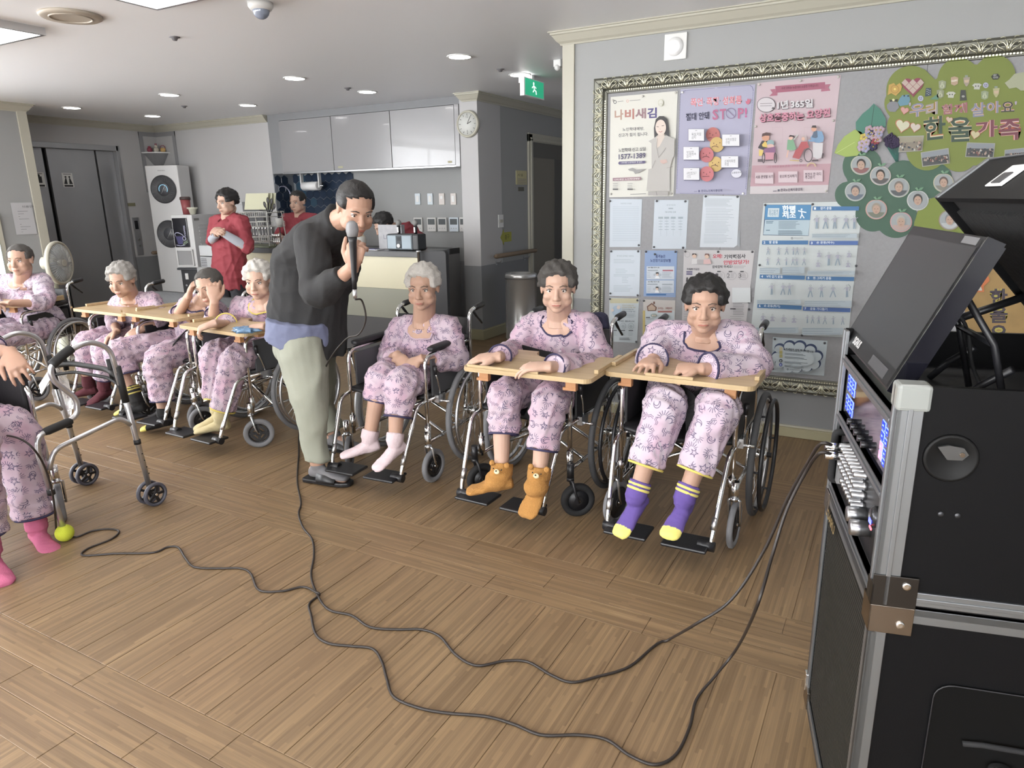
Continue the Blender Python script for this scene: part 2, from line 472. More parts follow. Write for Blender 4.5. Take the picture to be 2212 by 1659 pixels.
# ---- walls
cl = MB(); cl.box((-9.2, -3.4, CEIL), (2.8, 9.6, CEIL+0.1), M_ceil); CE = struct(cl, 'ceiling')
wall('wall_right', -1.94, 2.6, YW, 'y', 0.9)              # wall carrying the notice board
WE = wall('wall_corridor', YC, 9.4, XC, 'x', -0.15)           # wall with the door
wall('wall_kitchen', -6.62, XC-0.02, 6.45, 'y', 0.12, top=M_wall)
wall('wall_back', XE-0.1, -6.57, YK, 'y', 0.5, top=M_wallL)
wall('wall_left', -3.3, 4.08, -7.72, 'x', -0.9)
wall('wall_end', -1.95, -3.6, 9.4, 'y', 0.1)
wall('wall_side', -3.3, YW, 2.6, 'x', 0.1)
wall('wall_front', -7.8, 2.7, -3.3, 'y', -0.1)
# clock column
cw = MB(); xl = AY(1000, 430, YC).x
for z0, z1, m in ((0, DADO, M_wallD), (DADO, CEIL, M_wallL)): cw.box((xl, YC-0.012, z0), (XC+0.004, 6.46, z1), m)
struct(cw, 'wall_column')
# elevator wall with opening
ye0, ye1, ez = 4.56, 5.585, 2.10
ew = MB()
for a, b_, z0, z1 in ((4.0, ye0, 0, ez), (ye1, YK+0.1, 0, ez), (4.0, YK+0.1, ez, CEIL)):
    if z0 == 0:
        ew.box((XE-0.3, a, 0), (XE, b_, DADO), M_wallD); ew.box((XE-0.3, a, DADO), (XE, b_, z1), M_wallL)
    else: ew.box((XE-0.3, a, z0), (XE, b_, z1), M_wallL)
struct(ew, 'wall_elevator')
# cream corner post on the notice-board wall end
cp = MB(); cp.box((-1.955, YW-0.012, 0), (-1.875, YW+0.2, CEIL-0.06), M_cream); struct(cp, 'trim_1', 0.003)
cp = MB(); cp.box((-7.80, 4.02, 0), (-7.705, 4.11, CEIL-0.06), M_cream); struct(cp, 'trim_2', 0.003)
# crown mouldings / skirtings along straight runs
def moulding(name, p, q, n, prof, m, ext=0.0):
    p, q, n = V((*p, 0)), V((*q, 0)), V((*n, 0)); d = (q-p).normalized(); mb = MB()
    rings = [[P+n*a+V((0, 0, z))+d*(s*a*ext) for a, z in prof] for P, s in ((p, -1), (q, 1))]
    mb.loft(rings, m, smooth=False); return struct(mb, name)
crown = [(0, CEIL-0.075), (0.012, CEIL-0.075), (0.016, CEIL-0.066), (0.03, CEIL-0.055), (0.055, CEIL-0.022), (0.062, CEIL-0.018), (0.062, CEIL-0.008), (0.072, CEIL-0.006), (0.072, CEIL+0.001), (0, CEIL+0.001)]
moulding('trim_3', (-1.955, YW), (2.6, YW), (0, -1), crown, M_cream, 1)
moulding('trim_4', (-1.955, YW), (-1.955, 9.4), (-1, 0), crown, M_cream, 0)
moulding('trim_5', (XC, YC-0.012), (XC, 9.4), (1, 0), crown, M_cream, 1)
moulding('trim_6', (xl+0.05, YC-0.012), (XC, YC-0.012), (0, -1), crown, M_cream, 1)
moulding('trim_7', (XE, YK), (-6.57, YK), (0, -1), crown, M_cream, 0)
moulding('trim_8', (XE, 4.0), (XE, YK), (1, 0), crown, M_cream, 0)
moulding('trim_9', (-7.72, -3.3), (-7.72, 4.1), (1, 0), crown, M_cream, 1)
skirt = [(0, 0), (0.016, 0), (0.016, 0.05), (0.012, 0.055), (0.012, 0.062), (0, 0.062)]
skirt2 = [(0, 0), (0.018, 0), (0.018, 0.095), (0.012, 0.1), (0.012, 0.108), (0, 0.108)]
moulding('baseboard_right', (-1.955, YW), (2.6, YW), (0, -1), skirt, M_creamD, 1)
moulding('baseboard_corridor', (XC, YC-0.012), (XC, 9.4), (1, 0), skirt2, M_creamD, 1)
moulding('baseboard_column', (-4.2, YC-0.012), (XC, YC-0.012), (0, -1), skirt2, M_creamD, 1)
moulding('baseboard_back', (XE, YK), (-6.57, YK), (0, -1), skirt2, M_creamD, 0)
moulding('baseboard_left', (-7.72, -3.3), (-7.72, 4.1), (1, 0), skirt2, M_creamD, 1)
bl = MB(); bl.box((-1.9, YW-0.018, 0.062), (2.6, YW-0.0005, 0.072), M_cream); struct(bl, 'trim_10')
# ---- door in the corridor wall
dy0, dy1, dz = 7.14, 8.02, 2.0
dm = MB()
for lo, hi in (((XC-0.05, dy0-0.09, 0), (XC+0.02, dy0, dz+0.08)), ((XC-0.05, dy1, 0), (XC+0.02, dy1+0.09, dz+0.08)), ((XC-0.05, dy0-0.09, dz), (XC+0.02, dy1+0.09, dz+0.09))):
    dm.box(lo, hi, M_cream)
for lo, hi in (((XC, dy0-0.05, 0), (XC+0.032, dy0-0.01, dz+0.03)), ((XC, dy1+.01, 0), (XC+0.032, dy1+0.05, dz+0.03)), ((XC, dy0-0.05, dz+.01), (XC+0.032, dy1+0.05, dz+0.045))):
    dm.box(lo, hi, M_cream)
D3 = struct(dm, 'door_1', 0.003)
dl = MB(); dl.box((XC+0.001, dy0, 0.01), (XC+0.012, dy1, dz), mat('door_leaf', hexc('7a756b'), 0.5))
dl.box((XC+0.010, dy0+0.02, dz-0.16), (XC+0.014, dy1, dz), mat('door_head', hexc('5f5d58'), 0.5))
dl.build('leaf', D3)
dl = MB(); dl.box((XC+0.012, dy1-0.32, 0.01), (XC+0.02, dy1-0.1, dz-0.16), mat('door_leaf_dark', hexc('55534f'), 0.5)); dl.build('side_panel', D3)
# ---- elevator
ev = MB()
ev.box((XE-0.28, ye0, ez-0.05), (XE+0.012, ye1, ez+0.012), M_steel)
ev.box((XE-0.28, ye0-0.03, 0), (XE+0.012, ye0+0.012, ez+0.012), M_steel); ev.box((XE-0.28, ye1-0.03, 0), (XE+0.012, ye1+0.012, ez+0.012), M_steel)
EV = struct(ev, 'door_2', 0.004)
for a, b_, dx in ((ye0+0.01, 4.715, 0.0), (4.75, 5.305, 0.02), (5.34, ye1-0.03, 0.0)):
    l = MB(); l.box((XE-0.10+dx, a, 0.01), (XE-0.06+dx, b_, ez-0.05), M_steel); l.build('leaf', EV, 0.003)
l = MB(); l.box((XE-0.2, ye0, 0), (XE-0.12, ye1, ez-0.04), M_steelD); l.build('shaft_panel', EV)
for n, (px, py) in enumerate(((85, 388), (147, 389))):
    c = AX(px, py, XE-0.035); mb = MB(); s = 0.062
    mb.box((XE-0.045, c.y-s, c.z-0.08), (XE-0.038, c.y+s, c.z+0.08), flat('d8d8d4'))
    def yz(y, z, w, h, m): mb.box((XE-0.038, c.y+y-w, c.z+z-h), (XE-0.0365, c.y+y+w, c.z+z+h), m)
    yz(0, -0.065, s*0.8, 0.01, flat('303030')); yz(0, 0.066, s*0.7, 0.004, flat('777777'))
    if n == 0:
        yz(0, 0.0, 0.03, 0.035, flat('2a2a2a')); mb.cyl((XE-0.038, c.y, c.z+0.045), (XE-0.0365, c.y, c.z+0.045), 0.014, m=flat('2a2a2a'))
    else:
        for sg in (-1, 1):
            mb.cyl((XE-0.038, c.y+sg*0.022, c.z+0.035), (XE-0.0365, c.y+sg*0.022, c.z+0.035), 0.011, m=flat('2a2a2a'))
            mb.add([(XE-0.0365, c.y+sg*0.022-0.006, c.z+0.022), (XE-0.0365, c.y+sg*0.022+0.006, c.z+0.022), (XE-0.0365, c.y+sg*0.03+0.02, c.z-0.045), (XE-0.0365, c.y+sg*0.03-0.02, c.z-0.045)], [(0, 1, 2, 3)], flat('2a2a2a'))
    mb.build('warning_sticker', None, label=('warning sticker with a single dark pictogram on the steel elevator door', 'warning sticker with two dark figures on the middle elevator door leaf')[n], cat='sticker', group='elevator stickers')
t = thing('call_panel', 'steel elevator call panel with dark display beside the elevator door', 'control panel', (XE, 5.69, 0.9), world=True)
a, b_ = AX(284, 470, XE), AX(308, 551, XE)
mb = MB(); mb.box((XE, a.y, b_.z), (XE+0.015, a.y+0.085, a.z), M_steel); mb.build('plate', t, 0.003)
mb = MB(); mb.box((XE+0.013, a.y+0.02, b_.z+0.33), (XE+0.018, a.y+0.065, a.z-0.04), mat('panel_display', hexc('232427'), 0.2)); mb.build('display', t)
for z in (0.12, 0.2):
    mb = MB(); mb.cyl((XE+0.013, a.y+0.043, b_.z+z), (XE+0.022, a.y+0.043, b_.z+z), 0.014, m=M_chrome); mb.build('button', t)
c = AX(283, 442, XE); mb = MB(); mb.box((XE, c.y-0.055, c.z-0.02), (XE+0.006, c.y+0.055, c.z+0.02), flat('7d7b62')); mb.build('name_plate', None, label='small olive name plate above the elevator call panel', cat='sign')
# ---- corner niche with shelf
M_nf = mat('niche_frame', hexc('8b8b8d'), 0.6)
t = thing('corner_niche', 'grey framed corner recess panel above the tall air purifier', 'wall panel', (XE, YK, 1.6), world=True)
mb = MB(); z0, z1 = 1.56, 2.30; yl, xr = 5.885, -8.225
for lo, hi in (((XE, yl, z0), (XE+0.012, yl+0.05, z1)), ((XE, yl, z1-0.05), (XE+0.0125, YK, z1)), ((XE, YK-0.012, z1-0.05), (xr, YK, z1)), ((xr-0.05, YK-0.0125, z0), (xr, YK, z1))):
    mb.box(lo, hi, M_nf)
mb.build('frame', t)
mb = MB(); mb.box((XE, yl+0.05, z0), (XE+0.004, YK, z1-0.05), M_wallL); mb.box((XE, YK-0.004, z0), (xr-0.05, YK, z1-0.05), M_wallL); mb.build('back_panel', t)
t = thing('corner_shelf', 'small white quarter round corner shelf with tapered bracket', 'shelf', (XE, YK, 2.03), world=True)
mb = MB(); q = [V((XE+0.004, YK-0.004, 0))]+[V((XE+0.004+0.24*math.sin(a), YK-0.004-0.24*math.cos(a), 0)) for a in np.linspace(0, PI/2, 9)]
mb.loft([[p+V((0, 0, 2.04)) for p in q], [p+V((0, 0, 2.055)) for p in q]], M_white, smooth=False); mb.build('board', t)
mb = MB(); mb.loft([[V((XE+.005+(p.x-XE)*s, YK-.005+(p.y-YK)*s, z)) for p in q] for s, z in ((0.05, 1.83), (0.45, 1.93), (0.85, 2.04))], M_nf, smooth=False); mb.build('bracket', t)
for n, (px, col, lb) in enumerate(((337, '8f4353', 'small dark red round pot on the corner shelf'), (353, 'c9c2b4', 'small white eared figurine on the corner shelf'), (369, 'c9a468', 'small yellow basket ornament on the corner shelf'))):
    c = FZ(px, 327, 2.056); c = V((XE+0.05+0.055*n, YK-0.15+0.055*n, 2.055)); m = mat('ornament_%d' % n, hexc(col), 0.5, var=0.3, vscale=40)
    mb = MB(); mb.lathe(c, [(0, 0), (0.022, 0), (0.032, 0.02), (0.03, 0.045), (0.018, 0.055), (0, 0.055)], 14, m)
    if n == 0: mb.ell(c+V((0, 0, 0.062)), (0.02, 0.02, 0.014), m, 10)
    if n == 1:
        mb.ell(c+V((0, 0, 0.07)), (0.02, 0.02, 0.02), m, 10)
        for s in (-1, 1): mb.ell(c+V((0.012*s, 0, 0.095)), (0.006, 0.006, 0.016), mat('ornament_0', (1, 1, 1)), 8)
    if n == 2: mb.torus(c+V((0, 0, 0.055)), (1, -1, 0), 0.028, 0.004, 16, 6, mat('ornament_0', (1, 1, 1)))
    mb.build(('pot_ornament', 'eared_figurine', 'basket_ornament')[n], None, label=lb, cat='ornament')
# handrail pieces
M_rail = mat('rail_wood', hexc('82705c'), 0.45, var=0.15, vscale=12)
t = thing('handrail', 'brown wooden handrail on two brackets beside the door', 'handrail', (XC, 6.6, 0.84), world=True)
mb = MB(); mb.tube([(XC+0.075, y, 0.838) for y in (6.17, 6.2, 6.6, 7.08, 7.11)], [0.012, 0.023, 0.023, 0.023, 0.012], 12, M_rail); mb.build('rail', t)
for y in (6.32, 6.95):
    mb = MB(); mb.tube(bend([(XC, y, 0.76), (XC+0.06, y, 0.765), (XC+0.075, y, 0.83)], 0.03), 0.007, 8, M_steel); mb.cyl((XC, y, 0.76), (XC+0.008, y, 0.76), 0.022, m=M_steel); mb.build('bracket', t)
t = thing('handrail', 'short brown wooden handrail on the wall beside the elevator panel', 'handrail', (XE, 5.9, 0.84), world=True)
mb = MB(); mb.tube([(XE+0.075, y, 0.80) for y in (5.78, 5.8, 6.02, 6.05)], [0.012, 0.023, 0.023, 0.012], 12, M_rail); mb.build('rail', t)
mb = MB(); mb.tube(bend([(XE, 5.9, 0.73), (XE+0.06, 5.9, 0.735), (XE+0.075, 5.9, 0.8)], 0.03), 0.007, 8, M_steel); mb.build('bracket', t)
# corridor wall items
def wall_card(name, px0, py0, px1, py1, m, label, cat, x=XC, th=0.006, **k):
    a, b_ = AX(px0, py0, x), AX(px1, py1, x); mb = MB()
    mb.box((x, min(a.y, b_.y), min(a.z, b_.z)), (x+th, max(a.y, b_.y), max(a.z, b_.z)), m); return mb, a, b_
mb, a, b_ = wall_card('', 1114, 368, 1137, 399, flat('c0b98f'), '', '')
O = V((XC+0.0065, a.y+0.03, a.z-0.06)); L = b_.y-a.y
put_text(mb, '시설', O, (0, L*0.5, 0), (0, 0, 0.03), flat('4a4636'))
for i in range(4): mb.box((XC+0.006, a.y+0.03, a.z-0.09-0.016*i), (XC+0.0068, b_.y-0.02, a.z-0.086-0.016*i), flat('6f6b88'))
mb.build('notice_card', None, label='small cream notice card on the corridor wall near the door', cat='notice')
mb, a, b_ = wall_card('', 1119, 404, 1131, 413, flat('5c5a50'), '', ''); mb.build('room_plate', None, label='tiny dark plate below the cream notice card', cat='sign')
mb, a, b_ = wall_card('', 1075, 464, 1086, 491, M_white, '', '', th=0.012)
mb.box((XC+0.012, a.y+0.018, b_.z+0.05), (XC+0.018, b_.y-0.018, a.z-0.05), M_cream); mb.build('light_switch', None, 0.002, label='narrow cream light switch on the corridor wall', cat='switch')
a = AX(1080, 516, XC); b_ = AX(1104, 508, XC); mb = MB(); cy, cz = (a.y+b_.y)/2, (a.z+b_.z)/2; w = (b_.y-a.y)/2; h = 0.062
poly = [(-w, 0), (-w*0.35, h*1.3), (-w*0.35, h*0.8), (w, h*0.8), (w, -h*0.8), (-w*0.35, -h*0.8), (-w*0.35, -h*1.3)]
mb.prism(poly, 0, 0.004, flat('9b9a3f'), lambda x, y, z: V((XC+0.0005+y, cy+x, cz+z)))
put_text(mb, '출구', (XC+0.005, cy-w*0.2, cz-h*0.4), (0, w*0.8, 0), (0, 0, h*0.8), flat('3c4220'))
mb.build('arrow_sign', None, label='small olive green arrow sign pointing left above the handrail', cat='sign')
# paper notice on the left wall
t = thing('paper_notice', 'grey white typed paper notice on the far left wall', 'notice', (-7.72, 3.8, 1.3), world=True)
a, b_ = AX(22, 438, -7.715), AX(80, 505, -7.715)
mb = MB(); mb.quad((-7.712, a.y, b_.z), (-7.712, b_.y, b_.z), (-7.712, b_.y, a.z), (-7.712, a.y, a.z), flat('b4b4b6')); mb.build('paper', t)
mb = MB(); put_text(mb, '이용안내', (-7.711, a.y+0.1, a.z-0.05), (0, 0.13, 0), (0, 0, 0.022), flat('555555'))
for i in range(9):
    if i != 4: mb.box((-7.7115, a.y+0.05, a.z-0.085-0.025*i), (-7.7105, b_.y-0.05-0.04*(i % 3), a.z-0.081-0.025*i), flat('828284'))
mb.build('typed_lines', t)
# white framed window at far left
t = MB(); c0 = AX(2, 470, -7.715); t.box((-7.73, c0.y-0.55, 0.25), (-7.69, c0.y-0.02, 1.35), M_cream); W1 = struct(t, 'window_1', 0.003)
t = MB(); t.box((-7.70, c0.y-0.5, 0.3), (-7.684, c0.y-0.07, 1.3), mat('daylit_glass', (0.8, 0.9, 1.0), 0.3, emit=1.2)); t.build('pane', W1)
# ---- ceiling fittings
def panel_light(x0, y0, x1, y1, label):
    t = thing('panel_light', label, 'ceiling light', ((x0+x1)/2, (y0+y1)/2, CEIL), world=True, group='square ceiling panel lights')
    mb = MB(); d = 0.04; e = 0.02
    for lo, hi in (((x0, y0, CEIL-d), (x0+e, y1, CEIL)), ((x1-e, y0, CEIL-d), (x1, y1, CEIL)), ((x0+e, y0, CEIL-d), (x1-e, y0+e, CEIL)), ((x0+e, y1-e, CEIL-d), (x1-e, y1, CEIL))): mb.box(lo, hi, M_alu)
    mb.build('frame', t)
    mb = MB(); mb.box((x0+e, y0+e, CEIL-d+0.002), (x1-e, y1-e, CEIL-0.005), M_lit); mb.build('diffuser', t)
c1, c2 = FZ(341, 23, CEIL-0.04), FZ(107, 78, CEIL-0.04)
PY1 = c1.y
panel_light(c1.x, PY1-0.56, c1.x+1.16, PY1, 'bright square ceiling panel cut by the top edge of the photo')
panel_light(c2.x-1.16, PY1-0.56, c2.x, PY1, 'bright square ceiling panel at the far left edge')
for x in (0.1, ):
    panel_light(x-0.6, PY1-0.56, x+0.56, PY1, 'ceiling panel light out of view above the equipment case')
for x in (-4.6, -2.2, 0.1):
    panel_light(x-0.6, 0.1, x+0.56, 0.66, 'ceiling panel light out of view near the camera, %s' % {-4.6: 'left one', -2.2: 'middle one', 0.1: 'right one'}[x])
    panel_light(x-0.6, -2.1, x+0.56, -1.54, 'ceiling panel light out of view behind the camera, %s' % {-4.6: 'left one', -2.2: 'middle one', 0.1: 'right one'}[x])
dn = 0
names = [['leftmost', 'second', 'third', 'fourth'], ['leftmost', 'second', 'third', 'fourth']]
for j, y in enumerate((4.505, 5.405)):
    for i, x in enumerate((-7.6, -6.05, -4.47, -2.875)):
        t = thing('downlight', 'round recessed downlight, %s from the left in the %s row' % (names[j][i], ('nearer', 'farther')[j]), 'ceiling light', (x, y, CEIL), group='round ceiling downlights')
        mb = MB(); mb.torus((0, 0, -0.002), (0, 0, 1), 0.083, 0.010, 28, 6, M_white, 0.6); mb.build('rim', t)
        mb = MB(); mb.cyl((0, 0, -0.006), (0, 0, 0.0), 0.078, n=28, m=M_lit2); mb.build('diffuser', t)
c = FZ(153, 37, CEIL-0.01)
t = thing('ceiling_vent', 'round cream ceiling diffuser vent between the panel lights', 'vent', (c.x, c.y, CEIL))
mb = MB(); mb.lathe((0, 0, 0), [(0, -0.012), (0.1, -0.014), (0.135, -0.018), (0.15, -0.010), (0.152, 0.0), (0, 0)], 36, mat('vent_cream', hexc('a89f92'), 0.5)); mb.build('cover', t)
mb = MB(); mb.torus((0, 0, -0.014), (0, 0, 1), 0.1, 0.006, 32, 6, mat('vent_cream', (1, 1, 1))); mb.build('ring', t)
c = FZ(562, 6, CEIL)
t = thing('dome_camera', 'white ceiling security camera with a smoky blue dome', 'security camera', (c.x, c.y, CEIL))
mb = MB(); mb.lathe((0, 0, 0), [(0, -0.035), (0.05, -0.035), (0.062, -0.02), (0.062, 0), (0, 0)], 28, M_white); mb.build('base', t)
mb = MB(); mb.ell((0, 0, -0.035), (0.042, 0.042, 0.042), mat('smoky_dome', hexc('7f8797'), 0.08, spec=0.8), 20); mb.build('dome', t)
for n, (px, py) in enumerate(((377, 80), (1081, 149), (751, 190), (398, 229))):
    c = FZ(px, py, CEIL); mb = MB(); mb.lathe(c, [(0, -0.02), (0.012, -0.02), (0.02, -0.006), (0.032, -0.003), (0.032, 0.0), (0, 0)], 14, mat('sprinkler', hexc('6e6d70'), 0.5))
    mb.build('sprinkler_head', None, label='small grey ceiling sprinkler head, %s' % ('nearest of four, left of the camera dome', 'beside the downlight near the exit sign', 'between the two middle downlights', 'farthest, by the corner')[n], cat='sprinkler', group='ceiling sprinkler heads')
c = FZ(1212, 148, CEIL-0.06); t = thing('motion_sensor', 'small white sensor on the ceiling beside the crown moulding', 'sensor', (c.x-0.02, c.y, CEIL))
mb = MB(); mb.box((-0.03, -0.03, -0.05), (0.03, 0.03, 0), M_white); mb.build('housing', t, 0.006)
mb = MB(); mb.ell((0, -0.02, -0.055), 0.022, M_white, 14); mb.build('lens', t)
# exit sign
t = thing('exit_sign', 'green and white running man exit sign hanging from the ceiling', 'exit sign', (-2.86, 5.5, CEIL))
c = AY(1150, 192, 5.5)
mb = MB(); mb.box((-0.06, -0.03, -0.05), (0.05, 0.03, 0), M_whiteB); mb.build('mount', t)
t2 = V((c.x, 5.5, c.z))-V((-2.86, 5.5, CEIL)); sx = t2.x; zz = t2.z
mb = MB(); mb.box((sx-0.02, -0.18, zz-0.07), (sx+0.02, 0.18, zz+0.07), M_whiteB); mb.box((sx-0.008, -0.02, zz), (sx+0.008, 0.02, 0), M_white); mb.build('case', t)
mb = MB(); mb.box((sx+0.02, -0.165, zz-0.062), (sx+0.0225, 0.165, zz+0.062), mat('exit_green', hexc('2fb98a'), 0.4, emit=0.6))
mw_ = mat('exit_white', (0.9, 1, 0.95), 0.4, emit=0.9)
mb.ell((sx+0.023, -0.02, zz+0.035), (0.001, 0.013, 0.013), mw_, 10)
for a, b_ in (((-0.02, 0.02), (-0.01, -0.01)), ((-0.01, -0.01), (0.02, -0.02)), ((0.02, -0.02), (0.025, -0.045)), ((-0.01, -0.01), (-0.035, -0.03)), ((-0.02, 0.018), (0.02, 0.005)), ((-0.02, 0.018), (-0.05, 0.0))):
    mb.tube([(sx+0.023, a[0], zz+a[1]), (sx+0.023, b_[0], zz+b_[1])], 0.005, 5, mw_)
mb.build('pictogram', t)
# wall speaker above the board
c = AY(1460, 101, YW); t = thing('wall_speaker', 'square white wall speaker with a round cone above the notice board', 'speaker', (c.x, YW, c.z))
mb = MB(); mb.box((-0.065, -0.012, -0.07), (0.065, 0, 0.07), M_white); mb.build('plate', t, 0.004)
mb = MB(); mb.lathe((-0.003, -0.012, 0), [(0.05, 0), (0.05, 0.004), (0.034, 0.006), (0.03, 0.012), (0.024, 0.006), (0.012, 0.010), (0, 0.014)], 24, M_whiteB, (0, -1, 0)); mb.build('cone', t)
mb = MB(); mb.torus((-0.003, -0.014, 0), (0, 1, 0), 0.034, 0.003, 24, 6, M_steel); mb.build('ring', t)
# wall clock
c = AY(1012, 268, YC-0.02); t = thing('wall_clock', 'round cream wall clock with a pale blank-looking dial', 'clock', (c.x, YC-0.014, c.z))
mb = MB(); mb.lathe((0, 0, 0), [(0, 0), (0.122, 0), (0.125, 0.012), (0.122, 0.03), (0.112, 0.036), (0.104, 0.03), (0.104, 0.026), (0, 0.026)], 40, M_cream, (0, -1, 0)); mb.build('case', t)
mb = MB(); mb.lathe((0, 0, 0), [(0, 0.024), (0.102, 0.024), (0.102, 0.028), (0, 0.028)], 36, flat('c5c6c2'), (0, -1, 0)); mb.build('dial', t)
mb = MB()
for k in range(12):
    a = k*PI/6; mb.cbox((0.085*math.sin(a), -0.0285, 0.085*math.cos(a)), (0.0025, 0.001, 0.008), flat('5d5d58'), Matrix.Rotation(a, 3, 'Y'))
put_text(mb, '12', (-0.012, -0.029, 0.055), (0.024, 0, 0), (0, 0, 0.018), flat('5d5d58')); put_text(mb, '6', (-0.006, -0.029, -0.072), (0.012, 0, 0), (0, 0, 0.018), flat('5d5d58'))
mb.build('hour_marks', t, kind='stuff')
for nm, ang, l, w in (('hour_hand', 1.15, 0.05, 0.004), ('minute_hand', 0.5, 0.075, 0.003)):
    mb = MB(); mb.cbox((l/2*math.sin(ang), -0.031, l/2*math.cos(ang)), (w/1.4, 0.0008, l/2), flat('33332f'), Matrix.Rotation(ang, 3, 'Y')); mb.build(nm, t)

# unseen windows added as fill light, behind the camera and in the left wall
M_fill = mat('added_fill_pane', (0.96, 0.98, 1.0), 0.4, emit=FILL_POWER)
def added_back_window(n, x0, x1, z0, z1):  # added window behind the camera, its glowing pane brightens the walls
    mb = MB(); e = 0.05
    for lo, hi in (((x0-e, -3.3, z0-e), (x1+e, -3.24, z0)), ((x0-e, -3.3, z1), (x1+e, -3.24, z1+e)), ((x0-e, -3.3, z0), (x0, -3.24, z1)), ((x1, -3.3, z0), (x1+e, -3.24, z1)), (((x0+x1)/2-.02, -3.3, z0), ((x0+x1)/2+.02, -3.25, z1))): mb.box(lo, hi, M_cream)
    w = struct(mb, 'window_%d' % n)
    mb = MB(); mb.box((x0, -3.29, z0), (x1, -3.28, z1), M_fill); mb.build('pane', w)
added_back_window(2, -7.0, -4.6, 0.5, 2.3); added_back_window(3, -3.6, -1.2, 0.5, 2.3); added_back_window(4, -0.2, 2.0, 0.5, 2.3)

def added_side_window(n, y0, y1, z0, z1):  # added window out of view on the left, its pane lifts the ceiling
    mb = MB(); e = 0.05; X = -7.72
    for lo, hi in (((X, y0-e, z0-e), (X+.04, y1+e, z0)), ((X, y0-e, z1), (X+.04, y1+e, z1+e)), ((X, y0-e, z0), (X+.04, y0, z1)), ((X, y1, z0), (X+.04, y1+e, z1)), ((X, (y0+y1)/2-.02, z0), (X+.03, (y0+y1)/2+.02, z1))): mb.box(lo, hi, M_cream)
    w = struct(mb, 'window_%d' % n)
    mb = MB(); mb.box((X+.005, y0, z0), (X+.012, y1, z1), M_fill); mb.build('pane', w)
added_side_window(5, -2.6, -0.4, 0.5, 2.3); added_side_window(6, 0.2, 2.4, 0.5, 2.3)
# ================================================================= notice board and what is pinned on it
BX0, BX1, BZ0, BZ1 = -1.74, 2.2, 0.275, 2.095       # outer frame
YB = YW-0.016                                       # face of the grey felt
M_felt = mat('grey_felt', hexc('8f8f91'), 0.9, var=0.1, vscale=60, bump=0.4, bscale=250)
M_orn = mat('silver_leaf', hexc('bdbba6'), 0.3, 0.8)
M_frame = mat('antique_silver', hexc('77776e'), 0.4, 0.75, bump=0.2, bscale=90)
bd = thing('notice_board', 'large grey felt notice board in an ornate antique silver frame', 'notice board', (0.2, YW, BZ0), world=True)
xs = [BX0+0.05, AY(1455, 500, YB).x-0.05, AY(1640, 300, YB).x-0.03, 0.02, 1.1, BX1-0.05]
xs = [BX0+0.05, -0.93, 0.02, 1.1, BX1-0.05]
for a, b_ in zip(xs, xs[1:]):
    mb = MB(); mb.box((a+0.0008, YB, BZ0+0.05), (b_-0.0008, YW, BZ1-0.05), M_felt); mb.build('felt_panel', bd, 0.001)
prof = [(0, 0), (0, 0.022), (0.014, 0.034), (0.03, 0.03), (0.045, 0.038), (0.062, 0.032), (0.074, 0.018), (0.080, 0.018), (0.082, 0.024), (0.088, 0.024), (0.09, 0.016), (0.095, 0.014), (0.095, 0)]
def frame_side(p, q, inn):
    p, q, inn = V(p), V(q), V(inn); d = (q-p).normalized(); mb = MB(); rings = []
    for P, s in ((p, 1), (q, -1)): rings.append([P+inn*a+V((0, -1, 0))*b_+d*(a*s) for a, b_ in prof])
    mb.loft(rings, M_frame, smooth=False); mb.build('frame_rail', bd, 0.002)
A_, B_, C_, D_ = (BX0, YW, BZ1), (BX1, YW, BZ1), (BX1, YW, BZ0), (BX0, YW, BZ0)
frame_side(A_, B_, (0, 0, -1)); frame_side(B_, C_, (-1, 0, 0)); frame_side(C_, D_, (0, 0, 1)); frame_side(D_, A_, (1, 0, 0))
# carved leaf module: u along the rail, v across it (towards the opening)
orn = MB()
def strand(pts, r):
    P_ = smooth_path([(x, -0.037-h, -y) for x, y, h in pts], 3); orn.tube(P_, [r*0.5]+[r]*(len(P_)-2)+[r*0.4], 6, M_orn)
for s in (-1, 1):
    strand([(s*0.004, 0.066, 0.0), (s*0.010, 0.045, 0.006), (s*0.024, 0.028, 0.006), (s*0.040, 0.022, 0.002)], 0.0035)
    strand([(s*0.003, 0.066, 0.0), (s*0.006, 0.04, 0.008), (s*0.012, 0.022, 0.006), (s*0.020, 0.012, 0.0)], 0.0032)
    strand([(s*0.012, 0.066, -0.002), (s*0.022, 0.056, 0.004), (s*0.036, 0.048, 0.004), (s*0.046, 0.036, 0.002), (s*0.042, 0.028, 0.0), (s*0.034, 0.034, 0.0)], 0.0032)
    strand([(s*0.016, 0.006, -0.006), (s*0.026, 0.002, -0.004), (s*0.038, 0.005, -0.006)], 0.0025)
    strand([(s*0.052, 0.066, -0.003), (s*0.046, 0.055, 0.003), (s*0.05, 0.042, 0.002)], 0.003)
orn.ell((0, -0.04, -0.05), (0.006, 0.008, 0.014), M_orn, 8); orn.ell((0, -0.04, -0.028), (0.004, 0.006, 0.008), M_orn, 8)
orn_me = orn.mesh('carved_leaf')
